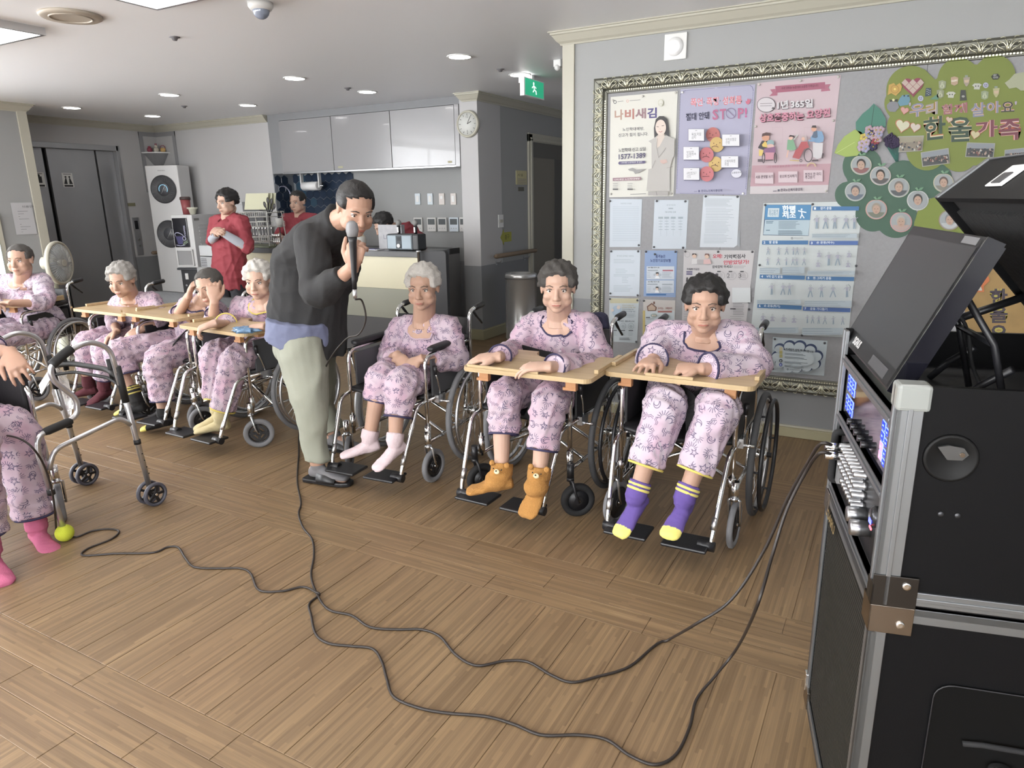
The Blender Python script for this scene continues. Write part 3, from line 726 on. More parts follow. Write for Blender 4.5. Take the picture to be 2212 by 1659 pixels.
def run(p, q, inn, step=0.107):
    p, q, inn = V(p), V(q), V(inn); d = (q-p).normalized(); L = (q-p).length; n = int((L-0.1)/step)
    for i in range(n):
        c = p+d*(0.05+(L-0.1)*(i+0.5)/n)
        pt = q2 = R.T @ np.array([c.x, c.y, c.z-CAMH])
        u, v_ = q2[0]/q2[2]*FPX+CX, q2[1]/q2[2]*FPX+CY
        if not (-50 < u < 2260 and -30 < v_ < 1300) or (c.z < 0.6 and u > 1850): continue
        o = link('carved_leaf', orn_me, bd)
        m = Matrix.Identity(4); m.col[0][:3] = d; m.col[1][:3] = (0, 1, 0); m.col[2][:3] = -inn
        if V(m.col[0][:3]).cross(V(m.col[1][:3])).dot(V(m.col[2][:3])) < 0: m.col[0][:3] = -d
        m.translation = c-V(bd['wp']); o.matrix_local = m
    bead = MB(); k = int(L/0.0135)
    for i in range(8, k-8):
        c = p+d*(i*0.0135)+inn*0.077; bead.cbox(c+V((0, -0.0215, 0)), (0.0042 if abs(d.x) > .5 else 0.004, 0.004, 0.0042 if abs(d.z) > .5 else 0.004), M_orn)
    bead.build('bead_row', bd, kind='stuff')
run(A_, B_, (0, 0, -1)); run(D_, A_, (1, 0, 0)); run((BX0, YW, BZ0), (0.9, YW, BZ0), (0, 0, 1))
# --- paper helpers working from crops of the photograph: (ox, oy, scale)
class Sheet:
    def __init__(s, crop, corners, col, name, label, cat='poster', y=YB, th=0.0012, group=None, rough=0.35):
        s.c = crop; s.y = y-0.001-th; s.k = 0
        P = [s.w(*p) for p in corners]; s.P = P
        c = sum(P, V((0, 0, 0)))/len(P)
        s.t = thing(name, label, cat, (c.x, y, min(p.z for p in P)), world=True, group=group)
        mb = MB(); mb.prism([(p.x, p.z) for p in P], s.y, s.y+th, col); mb.build('paper', s.t)
        s.mb = MB(); s.tx = MB()
    def w(s, x, y):
        ox, oy, sc = s.c; p = AY(ox+x/sc, oy+y/sc, YB); return V((p.x, s.y, p.z))
    def lay(s): s.k += 1; return V((0, -0.00009*s.k, 0))
    def poly(s, pts, m):
        P = [s.w(*p)+s.lay()*0 for p in pts]; d = s.lay()
        P = [p+d for p in P]; ar = sum(P[i].x*P[(i+1) % len(P)].z-P[(i+1) % len(P)].x*P[i].z for i in range(len(P)))
        if ar < 0: P.reverse()
        s.mb.add(P, [tuple(range(len(P)))], m)
    def rect(s, x0, y0, x1, y1, m): s.poly([(x0, y0), (x1, y0), (x1, y1), (x0, y1)], m)
    def ellipse(s, cx, cy, rx, ry, m, n=20, a0=0, a1=2*PI):
        s.poly([(cx+rx*math.cos(a0+(a1-a0)*i/n), cy+ry*math.sin(a0+(a1-a0)*i/n)) for i in range(n+(0 if a1-a0 > 6.2 else 1))], m)
    def ring(s, cx, cy, rx, ry, w, m, n=24, a0=0, a1=2*PI):
        d = s.lay(); vs = []
        for i in range(n+1):
            a = a0+(a1-a0)*i/n
            for k in (1, -1): vs.append(s.w(cx+(rx+k*w/2)*math.cos(a), cy+(ry+k*w/2)*math.sin(a))+d)
        s.mb.add(vs, [(2*i, 2*i+1, 2*i+3, 2*i+2) for i in range(n)], m)
    def line(s, pts, w, m):
        d = s.lay()
        for a, b_ in zip(pts, pts[1:]):
            L = math.hypot(b_[0]-a[0], b_[1]-a[1]) or 1; nx, ny = -(b_[1]-a[1])/L*w/2, (b_[0]-a[0])/L*w/2
            P = [s.w(a[0]+nx, a[1]+ny)+d, s.w(b_[0]+nx, b_[1]+ny)+d, s.w(b_[0]-nx, b_[1]-ny)+d, s.w(a[0]-nx, a[1]-ny)+d]
            s.mb.add(P, [(0, 1, 2, 3)], m)
    def text(s, st, bl, br, h, m, bold=0.0):
        """bl, br: bottom-left and bottom-right crop points, h: height in crop px"""
        d = s.lay()*1.0+V((0, -0.0002, 0)); O = s.w(*bl)+d; U = s.w(*br)+d-O; W = s.w(bl[0], bl[1]-h)+d-O
        put_text(s.tx, st, O, U, W, m, bold)
    def texto(s, st, bl, br, h, m, mo, bold=0.03, dx=2, dy=2):
        s.text(st, (bl[0]+dx, bl[1]+dy), (br[0]+dx, br[1]+dy), h, mo, bold+0.035); s.text(st, bl, br, h, m, bold)
    def lines(s, x0, y0, x1, y1, n, m, w=3, slope=0.0, jag=0.3):
        for i in range(n):
            y = y0+(y1-y0)*i/max(n-1, 1); xe = x1-(x1-x0)*jag*random.random(); s.line([(x0, y), (xe, y+slope*(xe-x0))], w, m)
    def pins(s, pts, m=None):
        for p in pts:
            c = s.w(*p); mb = MB(); mb.lathe(c+V((0, 0, 0)), [(0, 0), (0.0035, 0), (0.0035, 0.003), (0.0065, 0.004), (0.0065, 0.0065), (0, 0.0075)], 12, m or mat('clear_pin', hexc('b9b6b0'), 0.15), (0, -1, 0)); mb.build('pin', s.t)
    def done(s):
        if s.mb.f: s.mb.build('print', s.t, kind='stuff')
        if s.tx.f: s.tx.build('lettering', s.t, kind='stuff')
F_ = flat
M_gr = mat('dark_pin', hexc('505054'), 0.3)
# poster 1
s = Sheet((1310, 180, 6.382), [(60, 190), (985, 105), (925, 1555), (40, 1570)], F_('c6c5bd'), 'poster', 'cream poster with a woman in a pale suit and the number 1577-1389')
s.ring(120, 258, 18, 22, 8, F_('3c3c44')); s.line([(155, 255), (235, 245)], 8, F_('8a8a88')); s.ring(293, 245, 14, 16, 7, F_('c49a90')); s.line([(320, 240), (470, 228)], 8, F_('8a8a88'))
for ch, x0, x1, col in (('나', 115, 235, 'a58a7c'), ('비', 255, 385, 'a3746b'), ('새', 398, 550, '8d7377'), ('김', 565, 697, '524c78')):
    s.text(ch, (x0, 508-(x0-115)*0.055), (x1, 508-(x1-115)*0.055), 142, F_(col), 0.035)
s.text('노인학대예방,', (225, 662), (522, 648), 48, F_('4a4a50'), 0.012); s.text('신고가 힘이 됩니다.', (168, 742), (578, 722), 50, F_('4a4a50'), 0.012)
s.ellipse(755, 270, 40, 48, F_('b5b49e')); s.ellipse(755, 270, 32, 40, F_('c6c5bd')); s.ellipse(755, 300, 30, 18, F_('a9a893')); s.ellipse(755, 300, 24, 13, F_('c6c5bd'))
s.text('노인학대 신고 상담', (175, 950), (552, 930), 52, F_('4a4a50'), 0.015); s.text('1577-1389', (177, 1052), (548, 1030), 72, F_('484462'), 0.02)
s.poly([(185, 1080), (535, 1068), (548, 1088), (535, 1105), (185, 1122), (170, 1102)], F_('56516f')); s.text('나비새김 노인지킴이 앱 설치', (210, 1108), (500, 1096), 22, F_('c8c8cc'), 0.01)
s.poly([(305, 1185), (370, 1165), (420, 1190), (555, 1178), (470, 1225), (405, 1250), (380, 1215), (325, 1205)], F_('8f8e8c'))
s.poly([(97, 1305), (480, 1290), (484, 1335), (97, 1348)], F_('8a6f78')); s.text('나비새김 노인학대예방', (115, 1340), (470, 1326), 24, F_('d8d4ce'), 0.01)
for x in (98, 300): s.lines(x, 1380, x+70, 1430, 3, F_('8c8c8c'), 7, jag=0.1); s.rect(x, 1450, x+72, 1470, F_('4e4e50'))
s.line([(340, 1530), (555, 1522)], 8, F_('7b7b7b'))
# the woman on poster 1
s.poly([(672, 755), (665, 620), (690, 500), (740, 455), (800, 455), (850, 500), (868, 600), (880, 745), (820, 700), (730, 700)], F_('3c3a3c'))
s.poly([(590, 800), (700, 740), (760, 735), (840, 720), (950, 770), (945, 1000), (920, 1040), (885, 1180), (885, 1490), (565, 1480), (590, 1185), (635, 1175), (632, 830)], F_('a9a6a2'))
s.poly([(700, 745), (735, 700), (810, 700), (815, 740), (745, 870), (712, 890)], F_('c3b7ad')); s.ellipse(762, 612, 74, 108, F_('c9bbb1'))
s.line([(705, 600), (735, 605)], 7, F_('4a4040')); s.line([(775, 590), (808, 585)], 7, F_('4a4040')); s.line([(735, 668), (762, 676), (785, 662)], 8, F_('a06a66')); s.line([(752, 625), (758, 645)], 5, F_('ab988d'))
s.line([(715, 760), (705, 880), (735, 1030)], 5, F_('8b8884')); s.line([(835, 890), (735, 1020)], 5, F_('8b8884')); s.poly([(750, 1060), (840, 1050), (855, 1090), (800, 1115), (760, 1095)], F_('b79f97'))
s.line([(690, 1060), (640, 1175)], 5, F_('908d88')); s.line([(840, 1170), (930, 1150)], 5, F_('908d88')); s.rect(590, 1490, 865, 1545, F_('9d9a97')); s.line([(700, 1490), (712, 1545)], 6, F_('6c6a68'))
s.pins([(95, 235), (960, 130), (505, 180), (68, 1525), (900, 1520)]); s.done()
# poster 2
s = Sheet((1460, 180, 6.633), [(70, 85), (1140, 15), (1010, 1600), (0, 1580)], F_('9b9aae'), 'poster', 'lilac poster with red and yellow frowning faces reading STOP')
for a, b_, n in (((140, 105), (560, 70), 24), ((600, 65), (1060, 30), 24), ((68, 160), (15, 1520), 60), ((1110, 100), (1000, 1520), 60), ((60, 1575), (930, 1590), 44)):
    for i in range(n):
        t0, t1 = i/n, (i+0.55)/n; s.k = 1; s.line([(a[0]+(b_[0]-a[0])*t0, a[1]+(b_[1]-a[1])*t0), (a[0]+(b_[0]-a[0])*t1, a[1]+(b_[1]-a[1])*t1)], 6, F_('45456a'))
for a, b_ in ((140, 105), (100, 115)), ((100, 115), (68, 160)), ((1060, 30), (1095, 50)), ((1095, 50), (1110, 100)): s.line([a, b_], 6, F_('45456a'))
for st, x0, x1 in (('폭언', 212, 385), ('폭행', 440, 615), ('성희롱', 670, 948)):
    s.texto(st, (x0, 338-(x0-212)*0.055), (x1, 338-(x1-212)*0.055), 122, F_('c07079'), F_('c9c8cf'), 0.02, 0, 0)
s.ellipse(408, 268, 7, 8, F_('555568')); s.ellipse(640, 252, 7, 8, F_('555568'))
s.text('절대 안돼', (148, 540), (482, 515), 108, F_('34344a'), 0.022)
for ch, x0, x1, y in (('S', 528, 612, 528), ('T', 632, 722, 522), ('P', 892, 978, 508)): s.text(ch, (x0, y), (x1, y-6), 150, F_('a5627f'), 0.03)
s.text('!', (992, 494), (1022, 490), 140, F_('b25a84'), 0.03); s.ring(793, 432, 68, 74, 8, F_('77607f')); s.line([(745, 385), (842, 478)], 9, F_('77607f'))
s.poly([(1000, 250), (1020, 262), (1030, 225), (1045, 220), (1048, 245), (1070, 220), (1075, 240), (1060, 290), (1035, 308), (1010, 290)], F_('b56478'))
for cx, cy, col in ((538, 740, 'b06b66'), (598, 880, 'bfa266'), (585, 1160, 'bfa266'), (462, 1028, 'b26a6e'), (470, 1300, 'b26a6e')):
    s.ellipse(cx, cy, 100, 108, F_(col), 30)
    for ex, ey in ((-42, -18), (46, -24), (0, 4)): s.ellipse(cx+ex, cy+ey, 6, 8, F_('4f2c2c'))
for cx, cy in ((590, 930), (585, 1200), (462, 1075)): s.ring(cx, cy+5, 50, 28, 8, F_('4a2728'), 14, PI*1.1, PI*1.9)
s.line([(485, 795), (545, 785)], 7, F_('4a2728')); s.line([(412, 1338), (512, 1335)], 7, F_('4a2728'))
for x0, y0, x1, y1, st in ((215, 665, 437, 832, '욕설,막말\n금지'), (695, 742, 938, 905, '성적모멸감\n언행'), (145, 918, 365, 1100, '부당한\n신체접촉\n금지'), (682, 1050, 922, 1210, '신체적폭행\n위협'), (148, 1218, 372, 1385, '사적인접근요구\n스킨십')):
    s.rect(x0+8, y0+8, x1+8, y1+10, F_('4b4a60')); s.rect(x0-3, y0-3, x1+3, y1+3, F_('4b4a60')); s.rect(x0, y0, x1, y1, F_('cbcbce')); h = (y1-y0)*0.62
    s.text(st, (x0+(x1-x0)*0.2, y1-(y1-y0)*0.15), (x0+(x1-x0)*0.82, y1-(y1-y0)*0.18), h*0.85, F_('6c6c70'), 0.0); s.line([((x0+x1)/2-14, y0+22), ((x0+x1)/2+12, y0+20)], 6, F_('6c6c70'))
s.ellipse(900, 1295, 78, 66, F_('4b4a60')); s.ellipse(900, 1295, 74, 62, F_('c3c3cc')); s.text('소중한우리', (835, 1300), (968, 1292), 26, F_('44444f'), 0.01)
s.text('한국노인복지중앙회', (402, 1560), (700, 1552), 34, F_('3f3f5e'), 0.02); s.rect(360, 1530, 385, 1558, F_('5a5a78')); s.line([(300, 1552), (345, 1549)], 8, F_('777790'))
s.pins([(97, 132), (965, 1578)], M_whiteB); s.done()
# poster 3
s = Sheet((1620, 150, 5.924), [(95, 175), (1165, 70), (995, 1580), (0, 1595)], F_('b3a2a7'), 'poster', 'pink poster about mutual respect with a family and two wheelchairs')
s.poly([(30, 1230), (1035, 1205), (1005, 1475), (5, 1495)], F_('a98a91')); s.poly([(5, 1500), (1003, 1480), (995, 1578), (2, 1593)], F_('b4aeb0'))
s.poly([(325, 215), (962, 162), (965, 248), (330, 300)], F_('94586a')); s.poly([(260, 258), (325, 250), (330, 296), (355, 300), (350, 335), (248, 342), (290, 302)], F_('9a6071')); s.poly([(962, 195), (1038, 188), (1000, 232), (1030, 272), (912, 285), (912, 255), (962, 248)], F_('9a6071'))
s.text('우리 모두는 누군가의 소중한 가족입니다', (405, 262), (878, 222), 34, F_('5e3141'), 0.01)
s.ellipse(212, 455, 120, 98, F_('4c4549'), 28); s.ellipse(212, 455, 113, 91, F_('bab5b8'), 28); s.poly([(280, 505), (330, 512), (300, 480)], F_('4c4549'))
s.lines(135, 440, 290, 470, 2, F_('8a8488'), 8, -0.03, 0.1)
for st, x0, x1, y0 in (('1년', 355, 490, 515), ('365일', 522, 808, 500)): s.texto(st, (x0, y0), (x1, y0-12), 108, F_('c2c0c2'), F_('514a50'), 0.03, 5, 7)
for st, x0, x1, y0 in (('상호존중하는', 125, 690, 680), ('요양원', 725, 1028, 636)): s.texto(st, (x0, y0), (x1, y0-30), 112, F_('b97f90'), F_('55323e'), 0.03, 6, 9)
for i, (x0, x1) in enumerate(((70, 305), (368, 612), (690, 935))): s.rect(x0, 1320-15*i, x1, 1462-14*i, F_('bdadb2'))
s.text('서로 존댓말 쓰기', (80, 1400), (298, 1392), 42, F_('4b3a42'), 0.02); s.text('웃으며 인사하기', (385, 1392), (602, 1384), 42, F_('4b3a42'), 0.02); s.text('칭찬의 한 마디\n주고받기', (710, 1405), (912, 1397), 80, F_('4b3a42'), 0.02)
s.text('나의 따뜻한 말과 존중, 고마운 한마디', (220, 1268), (722, 1242), 32, F_('a5667c'), 0.0); s.ring(790, 1245, 52, 46, 16, F_('b8a483'), 16, PI, 2*PI); s.ring(790, 1245, 34, 30, 10, F_('b07f86'), 16, PI, 2*PI)
s.text('한국노인복지중앙회', (398, 1562), (675, 1552), 38, F_('45384a'), 0.02); s.rect(360, 1535, 385, 1560, F_('5a5a68')); s.line([(300, 1558), (345, 1554)], 12, F_('77707c'))
for x0, y0, x1, y1 in ((270, 700, 450, 1000), (660, 700, 920, 1000)): s.ring((x0+x1)/2, (y0+y1)/2, (x1-x0)/2, (y1-y0)/2, 3, F_('a59398'), 4, PI/4, 2.25*PI)
# boy and grandmother
s.poly([(110, 1000), (160, 915), (250, 910), (245, 980), (180, 1030), (115, 1010)], F_('3a3538')); s.ellipse(208, 875, 48, 45, F_('b98a72')); s.poly([(158, 865), (165, 825), (215, 808), (270, 815), (268, 850), (200, 850)], F_('4d3836'))
s.poly([(160, 965), (200, 920), (230, 950), (225, 1000), (170, 990)], F_('c4aa5c')); s.ellipse(270, 945, 48, 40, F_('7f9698')); s.ellipse(270, 985, 45, 28, F_('c4a39a')); s.poly([(190, 1015), (330, 990), (338, 1065), (188, 1070)], F_('785573'))
s.poly([(205, 1065), (320, 1065), (310, 1160), (205, 1165)], F_('b07f8b')); s.rect(110, 1150, 165, 1185, F_('5b5155')); s.poly([(125, 1030), (180, 1035), (170, 1105), (125, 1110)], F_('c9b268'))
for cx in (183, 334): s.ring(cx, 1135, 16, 62, 9, F_('2f2b30'), 20)
s.line([(205, 1165), (305, 1160)], 10, F_('3a363a'))
# girl, patient, father
s.poly([(480, 1030), (490, 905), (560, 895), (600, 1020), (560, 1040)], F_('6f9477')); s.ellipse(530, 880, 26, 28, F_('c8a493')); s.poly([(505, 870), (520, 842), (570, 850), (590, 880), (540, 865)], F_('33292c')); s.line([(570, 905), (618, 838)], 12, F_('a9b0a9'))
s.line([(500, 1035), (480, 1130)], 16, F_('c8a493')); s.poly([(625, 1005), (665, 930), (740, 925), (765, 1000), (700, 1025), (640, 1150), (552, 1130), (590, 1040)], F_('9d4e52')); s.ellipse(702, 885, 34, 34, F_('a79a98')); s.ellipse(690, 895, 22, 24, F_('c6a08f'))
s.line([(520, 1165), (640, 1172)], 10, F_('b9a45c')); s.ring(756, 1103, 52, 82, 10, F_('3b383c'), 26); s.ring(662, 1170, 14, 16, 7, F_('3b383c'), 14)
s.poly([(780, 880), (850, 790), (930, 800), (955, 870), (945, 930), (890, 945), (845, 940), (800, 905)], F_('6e8ca9')); s.poly([(800, 875), (825, 800), (868, 790), (875, 870), (850, 885)], F_('4e5c6e')); s.ellipse(828, 765, 34, 36, F_('bd917b')); s.poly([(795, 752), (810, 724), (855, 724), (862, 755)], F_('3b3435')); s.line([(840, 920), (760, 915)], 22, F_('6e8ca9'))
s.poly([(815, 945), (945, 945), (930, 1130), (870, 1150), (815, 1120)], F_('b9b6b8')); s.poly([(805, 1160), (885, 1158), (885, 1178), (805, 1180)], F_('4b4044')); s.poly([(935, 1075), (958, 1080), (945, 1140), (922, 1138)], F_('4b4044'))
s.pins([(120, 195), (1132, 97), (648, 148), (1070, 655), (75, 730), (975, 1556)]); s.done()
# three typed sheets
def typed(corners, lines, label, name='typed_sheet', pins=(), title=None):
    s = Sheet((1300, 430, 5.026), corners, F_('b4bcc4'), name, label, 'notice')
    if title: s.text(title[0], title[1], title[2], title[3], F_('7c8489'), 0.0)
    for l in lines: s.lines(*l[:4], l[4], F_(l[5] if len(l) > 5 else '8d979d'), 3, jag=l[6] if len(l) > 6 else 0.3)
    s.pins(pins, M_gr); s.done(); return s
typed([(92, -2), (440, 2), (418, 520), (85, 520)], [(120, 85, 408, 450, 20, '9aa4ad', 0.02)], 'white typed sheet highest in the left column of the board', pins=[(95, 22), (405, 500)], title=('운영규정 안내문', (205, 55), (325, 55), 14))
s = Sheet((1300, 430, 5.026), [(575, 10), (942, 10), (915, 540), (550, 540)], F_('b4bcc4'), 'chart_sheet', 'pale blue sheet with a small organisation chart, second typed page', 'notice')
s.text('운영위원회', (705, 72), (800, 72), 14, F_('80888e')); s.rect(725, 96, 775, 108, F_('8d979d')); s.text('기관 조직도 안내', (685, 150), (805, 150), 18, F_('747c82'), 0.01)
for x in (615, 680, 752, 832): s.rect(x, 192, x+52, 214, F_('949ea5')); s.line([(x+26, 214), (x+26, 400)], 2, F_('949ea5')); s.lines(x+4, 240, x+50, 330, 4, F_('8d979d'), 5, jag=0.2)
s.pins([(600, 22), (910, 25), (570, 520), (885, 527)], M_gr); s.done()
s = Sheet((1300, 430, 5.026), [(1105, -40), (1500, -30), (1470, 500), (1435, 525), (1065, 522)], F_('b9bfc5'), 'typed_sheets', 'thick stack of typed white pages curling at the lower right corner', 'notice')
s.lines(1120, 0, 1440, 75, 6, F_('8a9298'), 4); s.lines(1130, 100, 1440, 220, 8, F_('8a9298'), 3); s.lines(1120, 240, 1430, 360, 9, F_('8a9298'), 3); s.lines(1110, 380, 1420, 475, 7, F_('8a9298'), 3)
s.poly([(1470, 500), (1480, 420), (1498, 330), (1500, 520)], F_('8f9498')); s.pins([(1130, -28), (1475, -25)], M_gr); s.done()
typed([(92, 555), (422, 555), (408, 1055), (82, 1050)], [(130, 655, 380, 690, 3), (150, 760, 280, 800, 3), (130, 820, 370, 835, 2), (220, 850, 290, 905, 4), (130, 940, 340, 1000, 5)], 'white typed sheet in the second row at the left frame', pins=[(105, 567), (398, 567), (97, 1023), (392, 1043)], title=('장기요양 급여제공 기준안내', (165, 625), (345, 627), 16))
s = Sheet((1300, 430, 5.026), [(470, 558), (820, 560), (802, 1066), (455, 1056)], F_('7f93b4'), 'leaflet', 'blue leaflet with two small doctor figures pinned between typed sheets', 'poster')
s.text('품격높은', (585, 640), (692, 640), 36, F_('2f3c66'), 0.025); s.text('노인장기요양보험', (528, 684), (748, 686), 36, F_('2f3c66'), 0.025)
s.rect(488, 730, 788, 872, F_('b7bec6')); s.rect(485, 882, 785, 1018, F_('b7bec6')); s.rect(662, 768, 776, 782, F_('9b5560')); s.rect(500, 768, 612, 780, F_('8f979d')); s.rect(485, 1028, 700, 1046, F_('3f6796')); s.rect(658, 920, 770, 932, F_('8f979d')); s.rect(498, 918, 608, 930, F_('8f979d'))
for y in (742, 896): s.text('보험안내' if y < 800 else '신청안내', (500, y+8), (625, y+8), 15, F_('4a5256'), 0.02)
for cy in (815, 970):
    s.ellipse(606, cy, 14, 17, F_('c9b3a6')); s.poly([(590, cy), (592, cy-22), (620, cy-22), (622, cy), (606, cy-10)], F_('33302f')); s.poly([(580, cy+45), (592, cy+18), (620, cy+18), (634, cy+45)], F_('d6d8da')); s.ring(575, cy+5, 8, 9, 3, F_('7a8288'), 10); s.ring(640, cy+5, 8, 9, 3, F_('7a8288'), 10)
    s.lines(498, cy-20, 540, cy+30, 4, F_('8f979d'), 4); s.lines(660, cy-20, 770, cy+30, 5, F_('8f979d'), 4)
s.pins([(484, 570), (803, 572), (580, 598)], M_gr); s.done()
s = Sheet((1300, 430, 5.026), [(892, 552), (1660, 558), (1560, 1420), (868, 1400)], F_('b3b0b1'), 'poster', 'grey memory test poster with large red and black lettering and numbers 2 and 3')
s.text('오메!', (1205, 645), (1308, 642), 48, F_('b04a55'), 0.035); s.text('기억력검사', (1328, 650), (1562, 642), 46, F_('38363a'), 0.035); s.text('안받았당가?', (1322, 712), (1600, 706), 48, F_('b04a55'), 0.035)
s.text('깜박깜박 하세요?', (1200, 752), (1422, 748), 32, F_('3c3a3e'), 0.025); s.lines(1430, 728, 1590, 745, 2, F_('8a8788'), 5); s.text('치매조기검진', (922, 772), (1060, 774), 24, F_('3c3a46'), 0.03)
for y in (790, 813): s.rect(920, y-8, 985, y+8, F_('575270'))
for n, cx in (('1', 1265), ('2', 1390), ('3', 1515)): s.ring(cx+20, 830, 52, 45, 3, F_('8a8788'), 24); s.text(n, (cx-28, 852), (cx+2, 852), 46, F_('4a484c'), 0.0); s.lines(cx+12, 810, cx+55, 850, 4, F_('8a8788'), 4); s.rect(cx-10, 780, cx+28, 792, F_('333236'))
s.ellipse(1008, 615, 24, 26, F_('c4aa98')); s.poly([(980, 612), (990, 588), (1030, 592), (1035, 612), (1010, 598)], F_('3a3230')); s.ellipse(1145, 620, 24, 26, F_('c4aa98')); s.poly([(1118, 612), (1130, 590), (1168, 592), (1170, 625), (1150, 600)], F_('6a4a44')); s.poly([(985, 650), (1040, 645), (1060, 700), (980, 705)], F_('c2c0c0')); s.poly([(1110, 655), (1180, 650), (1195, 700), (1110, 705)], F_('c5a6a4')); s.rect(1040, 655, 1110, 700, F_('9f9c9c'))
s.ring(935, 600, 28, 30, 3, F_('8a8788')); s.poly([(925, 850), (940, 845), (945, 895), (920, 895)], F_('333236'))
s.rect(1420, 960, 1620, 1120, F_('bfc3c4')); s.lines(1430, 1130, 1550, 1250, 8, F_('7c7a7c'), 5); s.lines(900, 920, 1100, 1380, 18, F_('908d8e'), 4); s.rect(1400, 1180, 1460, 1194, F_('4b494c')); s.lines(1400, 1270, 1560, 1380, 6, F_('908d8e'), 4)
s.pins([(908, 567), (1265, 570), (1636, 572), (1595, 1117), (1600, 1195)], M_gr); s.done()
s = Sheet((1300, 430, 5.026), [(85, 1070), (405, 1082), (385, 1562), (75, 1545)], F_('adb5b9'), 'leaflet', 'pale leaflet with three small round drawings at the bottom left of the board', 'poster')
s.rect(90, 1078, 398, 1130, F_('aea98e')); s.ellipse(165, 1215, 52, 60, F_('98a8b8')); s.ellipse(185, 1175, 20, 20, F_('c0b4aa')); s.ellipse(120, 1205, 16, 16, F_('c0b4aa'))
for i, y in enumerate((1150, 1172, 1194, 1216)): s.text('어르신의 안전을 위한', (225, y+8), (300+20*(i % 2)+50, y+12), 15, F_('9d9170' if i < 2 else '6b7278'), 0.015)
s.lines(230, 1245, 375, 1280, 4, F_('8b9398'), 4); s.text('손 씻기 · 예방수칙 3가지', (195, 1330), (358, 1334), 16, F_('44464a'), 0.03)
for cx in (148, 237, 325): s.ring(cx, 1376, 30, 32, 3, F_('7a8084')); s.ellipse(cx, 1378, 18, 18, F_('98a0a4')); s.rect(cx-24, 1418, cx+24, 1428, F_('55595d')); s.lines(cx-28, 1442, cx+28, 1475, 4, F_('8b9398'), 3)
s.lines(200, 1505, 350, 1520, 2, F_('5b5f63'), 7); s.pins([(92, 1083), (390, 1098), (88, 1523), (377, 1547)], M_gr); s.done()
s = Sheet((1300, 430, 5.026), [(452, 1088), (800, 1100), (790, 1600), (440, 1590)], F_('b2ada9'), 'leaflet', 'leaflet with a small brown house drawing and yellow edge, half hidden by the pink sleeve', 'poster')
s.rect(446, 1210, 472, 1590, F_('b7a870')); s.rect(474, 1210, 790, 1590, F_('b3bbbf')); s.poly([(490, 1165), (545, 1125), (600, 1175), (590, 1215), (500, 1215)], F_('6f544a')); s.poly([(505, 1170), (545, 1142), (585, 1178), (580, 1205), (508, 1205)], F_('a99684')); s.rect(560, 1112, 580, 1140, F_('6f544a'))
s.text('우리는', (612, 1198), (672, 1198), 26, F_('8b5b55'), 0.02); s.text('가족입니다', (690, 1196), (768, 1196), 24, F_('8b5b55'), 0.02); s.rect(610, 1212, 765, 1230, F_('94605a'))
for x, y in ((570, 1262), (708, 1268), (565, 1348), (570, 1425), (700, 1350)): s.ellipse(x, y, 36, 22, F_('8f9a94')); s.ellipse(x-12, y, 9, 9, F_('c0b0a4')); s.ellipse(x+12, y, 9, 9, F_('c0b0a4')); s.rect(x-85, y+15, x-40, y+26, F_('55595d')); s.lines(x-85, y+32, x+35, y+40, 2, F_('8b9398'), 3)
s.pins([(460, 1102)], M_gr); s.done()
# big exercise poster
s = Sheet((1630, 430, 5.35), [(105, 48), (1250, 25), (1080, 1600), (-45, 1540)], F_('b6bcbc'), 'exercise_poster', 'large blue and white exercise chart numbered one to seven')
s.poly([(125, 65), (658, 65), (625, 425), (98, 418)], F_('27415a')); s.poly([(122, 240), (642, 242), (622, 420), (102, 412)], F_('a3b4bd')); s.poly([(128, 68), (655, 68), (640, 240), (118, 236)], F_('4a7ea6'))
s.poly([(158, 105), (288, 105), (280, 208), (150, 206)], F_('b9c5c9')); s.text('알기쉽게\n따라하기', (168, 196), (272, 198), 78, F_('5f7f95'), 0.01)
s.text('한뼘\n체조', (320, 222), (478, 225), 150, F_('d5dee2'), 0.04); s.ellipse(545, 120, 10, 12, F_('d5dee2'))
for p in (((505, 135), (600, 155)), ((545, 135), (548, 180)), ((548, 178), (530, 222)), ((548, 178), (575, 220))): s.line(p, 13, F_('d5dee2'))
s.lines(280, 258, 560, 335, 6, F_('6c7c86'), 6); s.lines(275, 365, 570, 408, 5, F_('6c7c86'), 6); s.lines(135, 258, 240, 275, 2, F_('45606f'), 7); s.line([(135, 360), (180, 360)], 8, F_('45606f')); s.ring(435, 452, 10, 10, 5, F_('40444a'), 10); s.lines(455, 450, 600, 455, 1, F_('8a8f92'), 6)
hdr = [(675, 85, 1210, 132, '1', '걷기 운동', 762, 892), (92, 478, 622, 524, '2', '발 운동', 172, 272), (638, 482, 1198, 530, '3', '손 운동(박수)', 718, 922), (65, 870, 583, 930, '4', 'V자 걷기 운동', 140, 330), (600, 888, 1152, 945, '5', '원 그리기 운동', 678, 888), (38, 1208, 548, 1275, '6', '손 운동(쥐기)', 112, 298), (565, 1240, 1110, 1305, '7', '운동 가다듬기', 645, 842)]
for x0, y0, x1, y1, n, st, a, b_ in hdr:
    dy = (y1-y0-46) if n in '4567' else 0; s.poly([(x0, y0), (x1, y0+dy), (x1-4, y1), (x0-4, y1-dy)], F_('3f6a95' if n in '12456' else '49649a'))
    s.text(n, (x0+14, y1-dy-10), (x0+36, y1-dy-10), 28, F_('d3dce2'), 0.03); s.text(st, (a, y1-dy-10+dy*(a-x0)/(x1-x0)), (b_, y1-dy-10+dy*(b_-x0)/(x1-x0)), 33, F_('d3dce2'), 0.02)
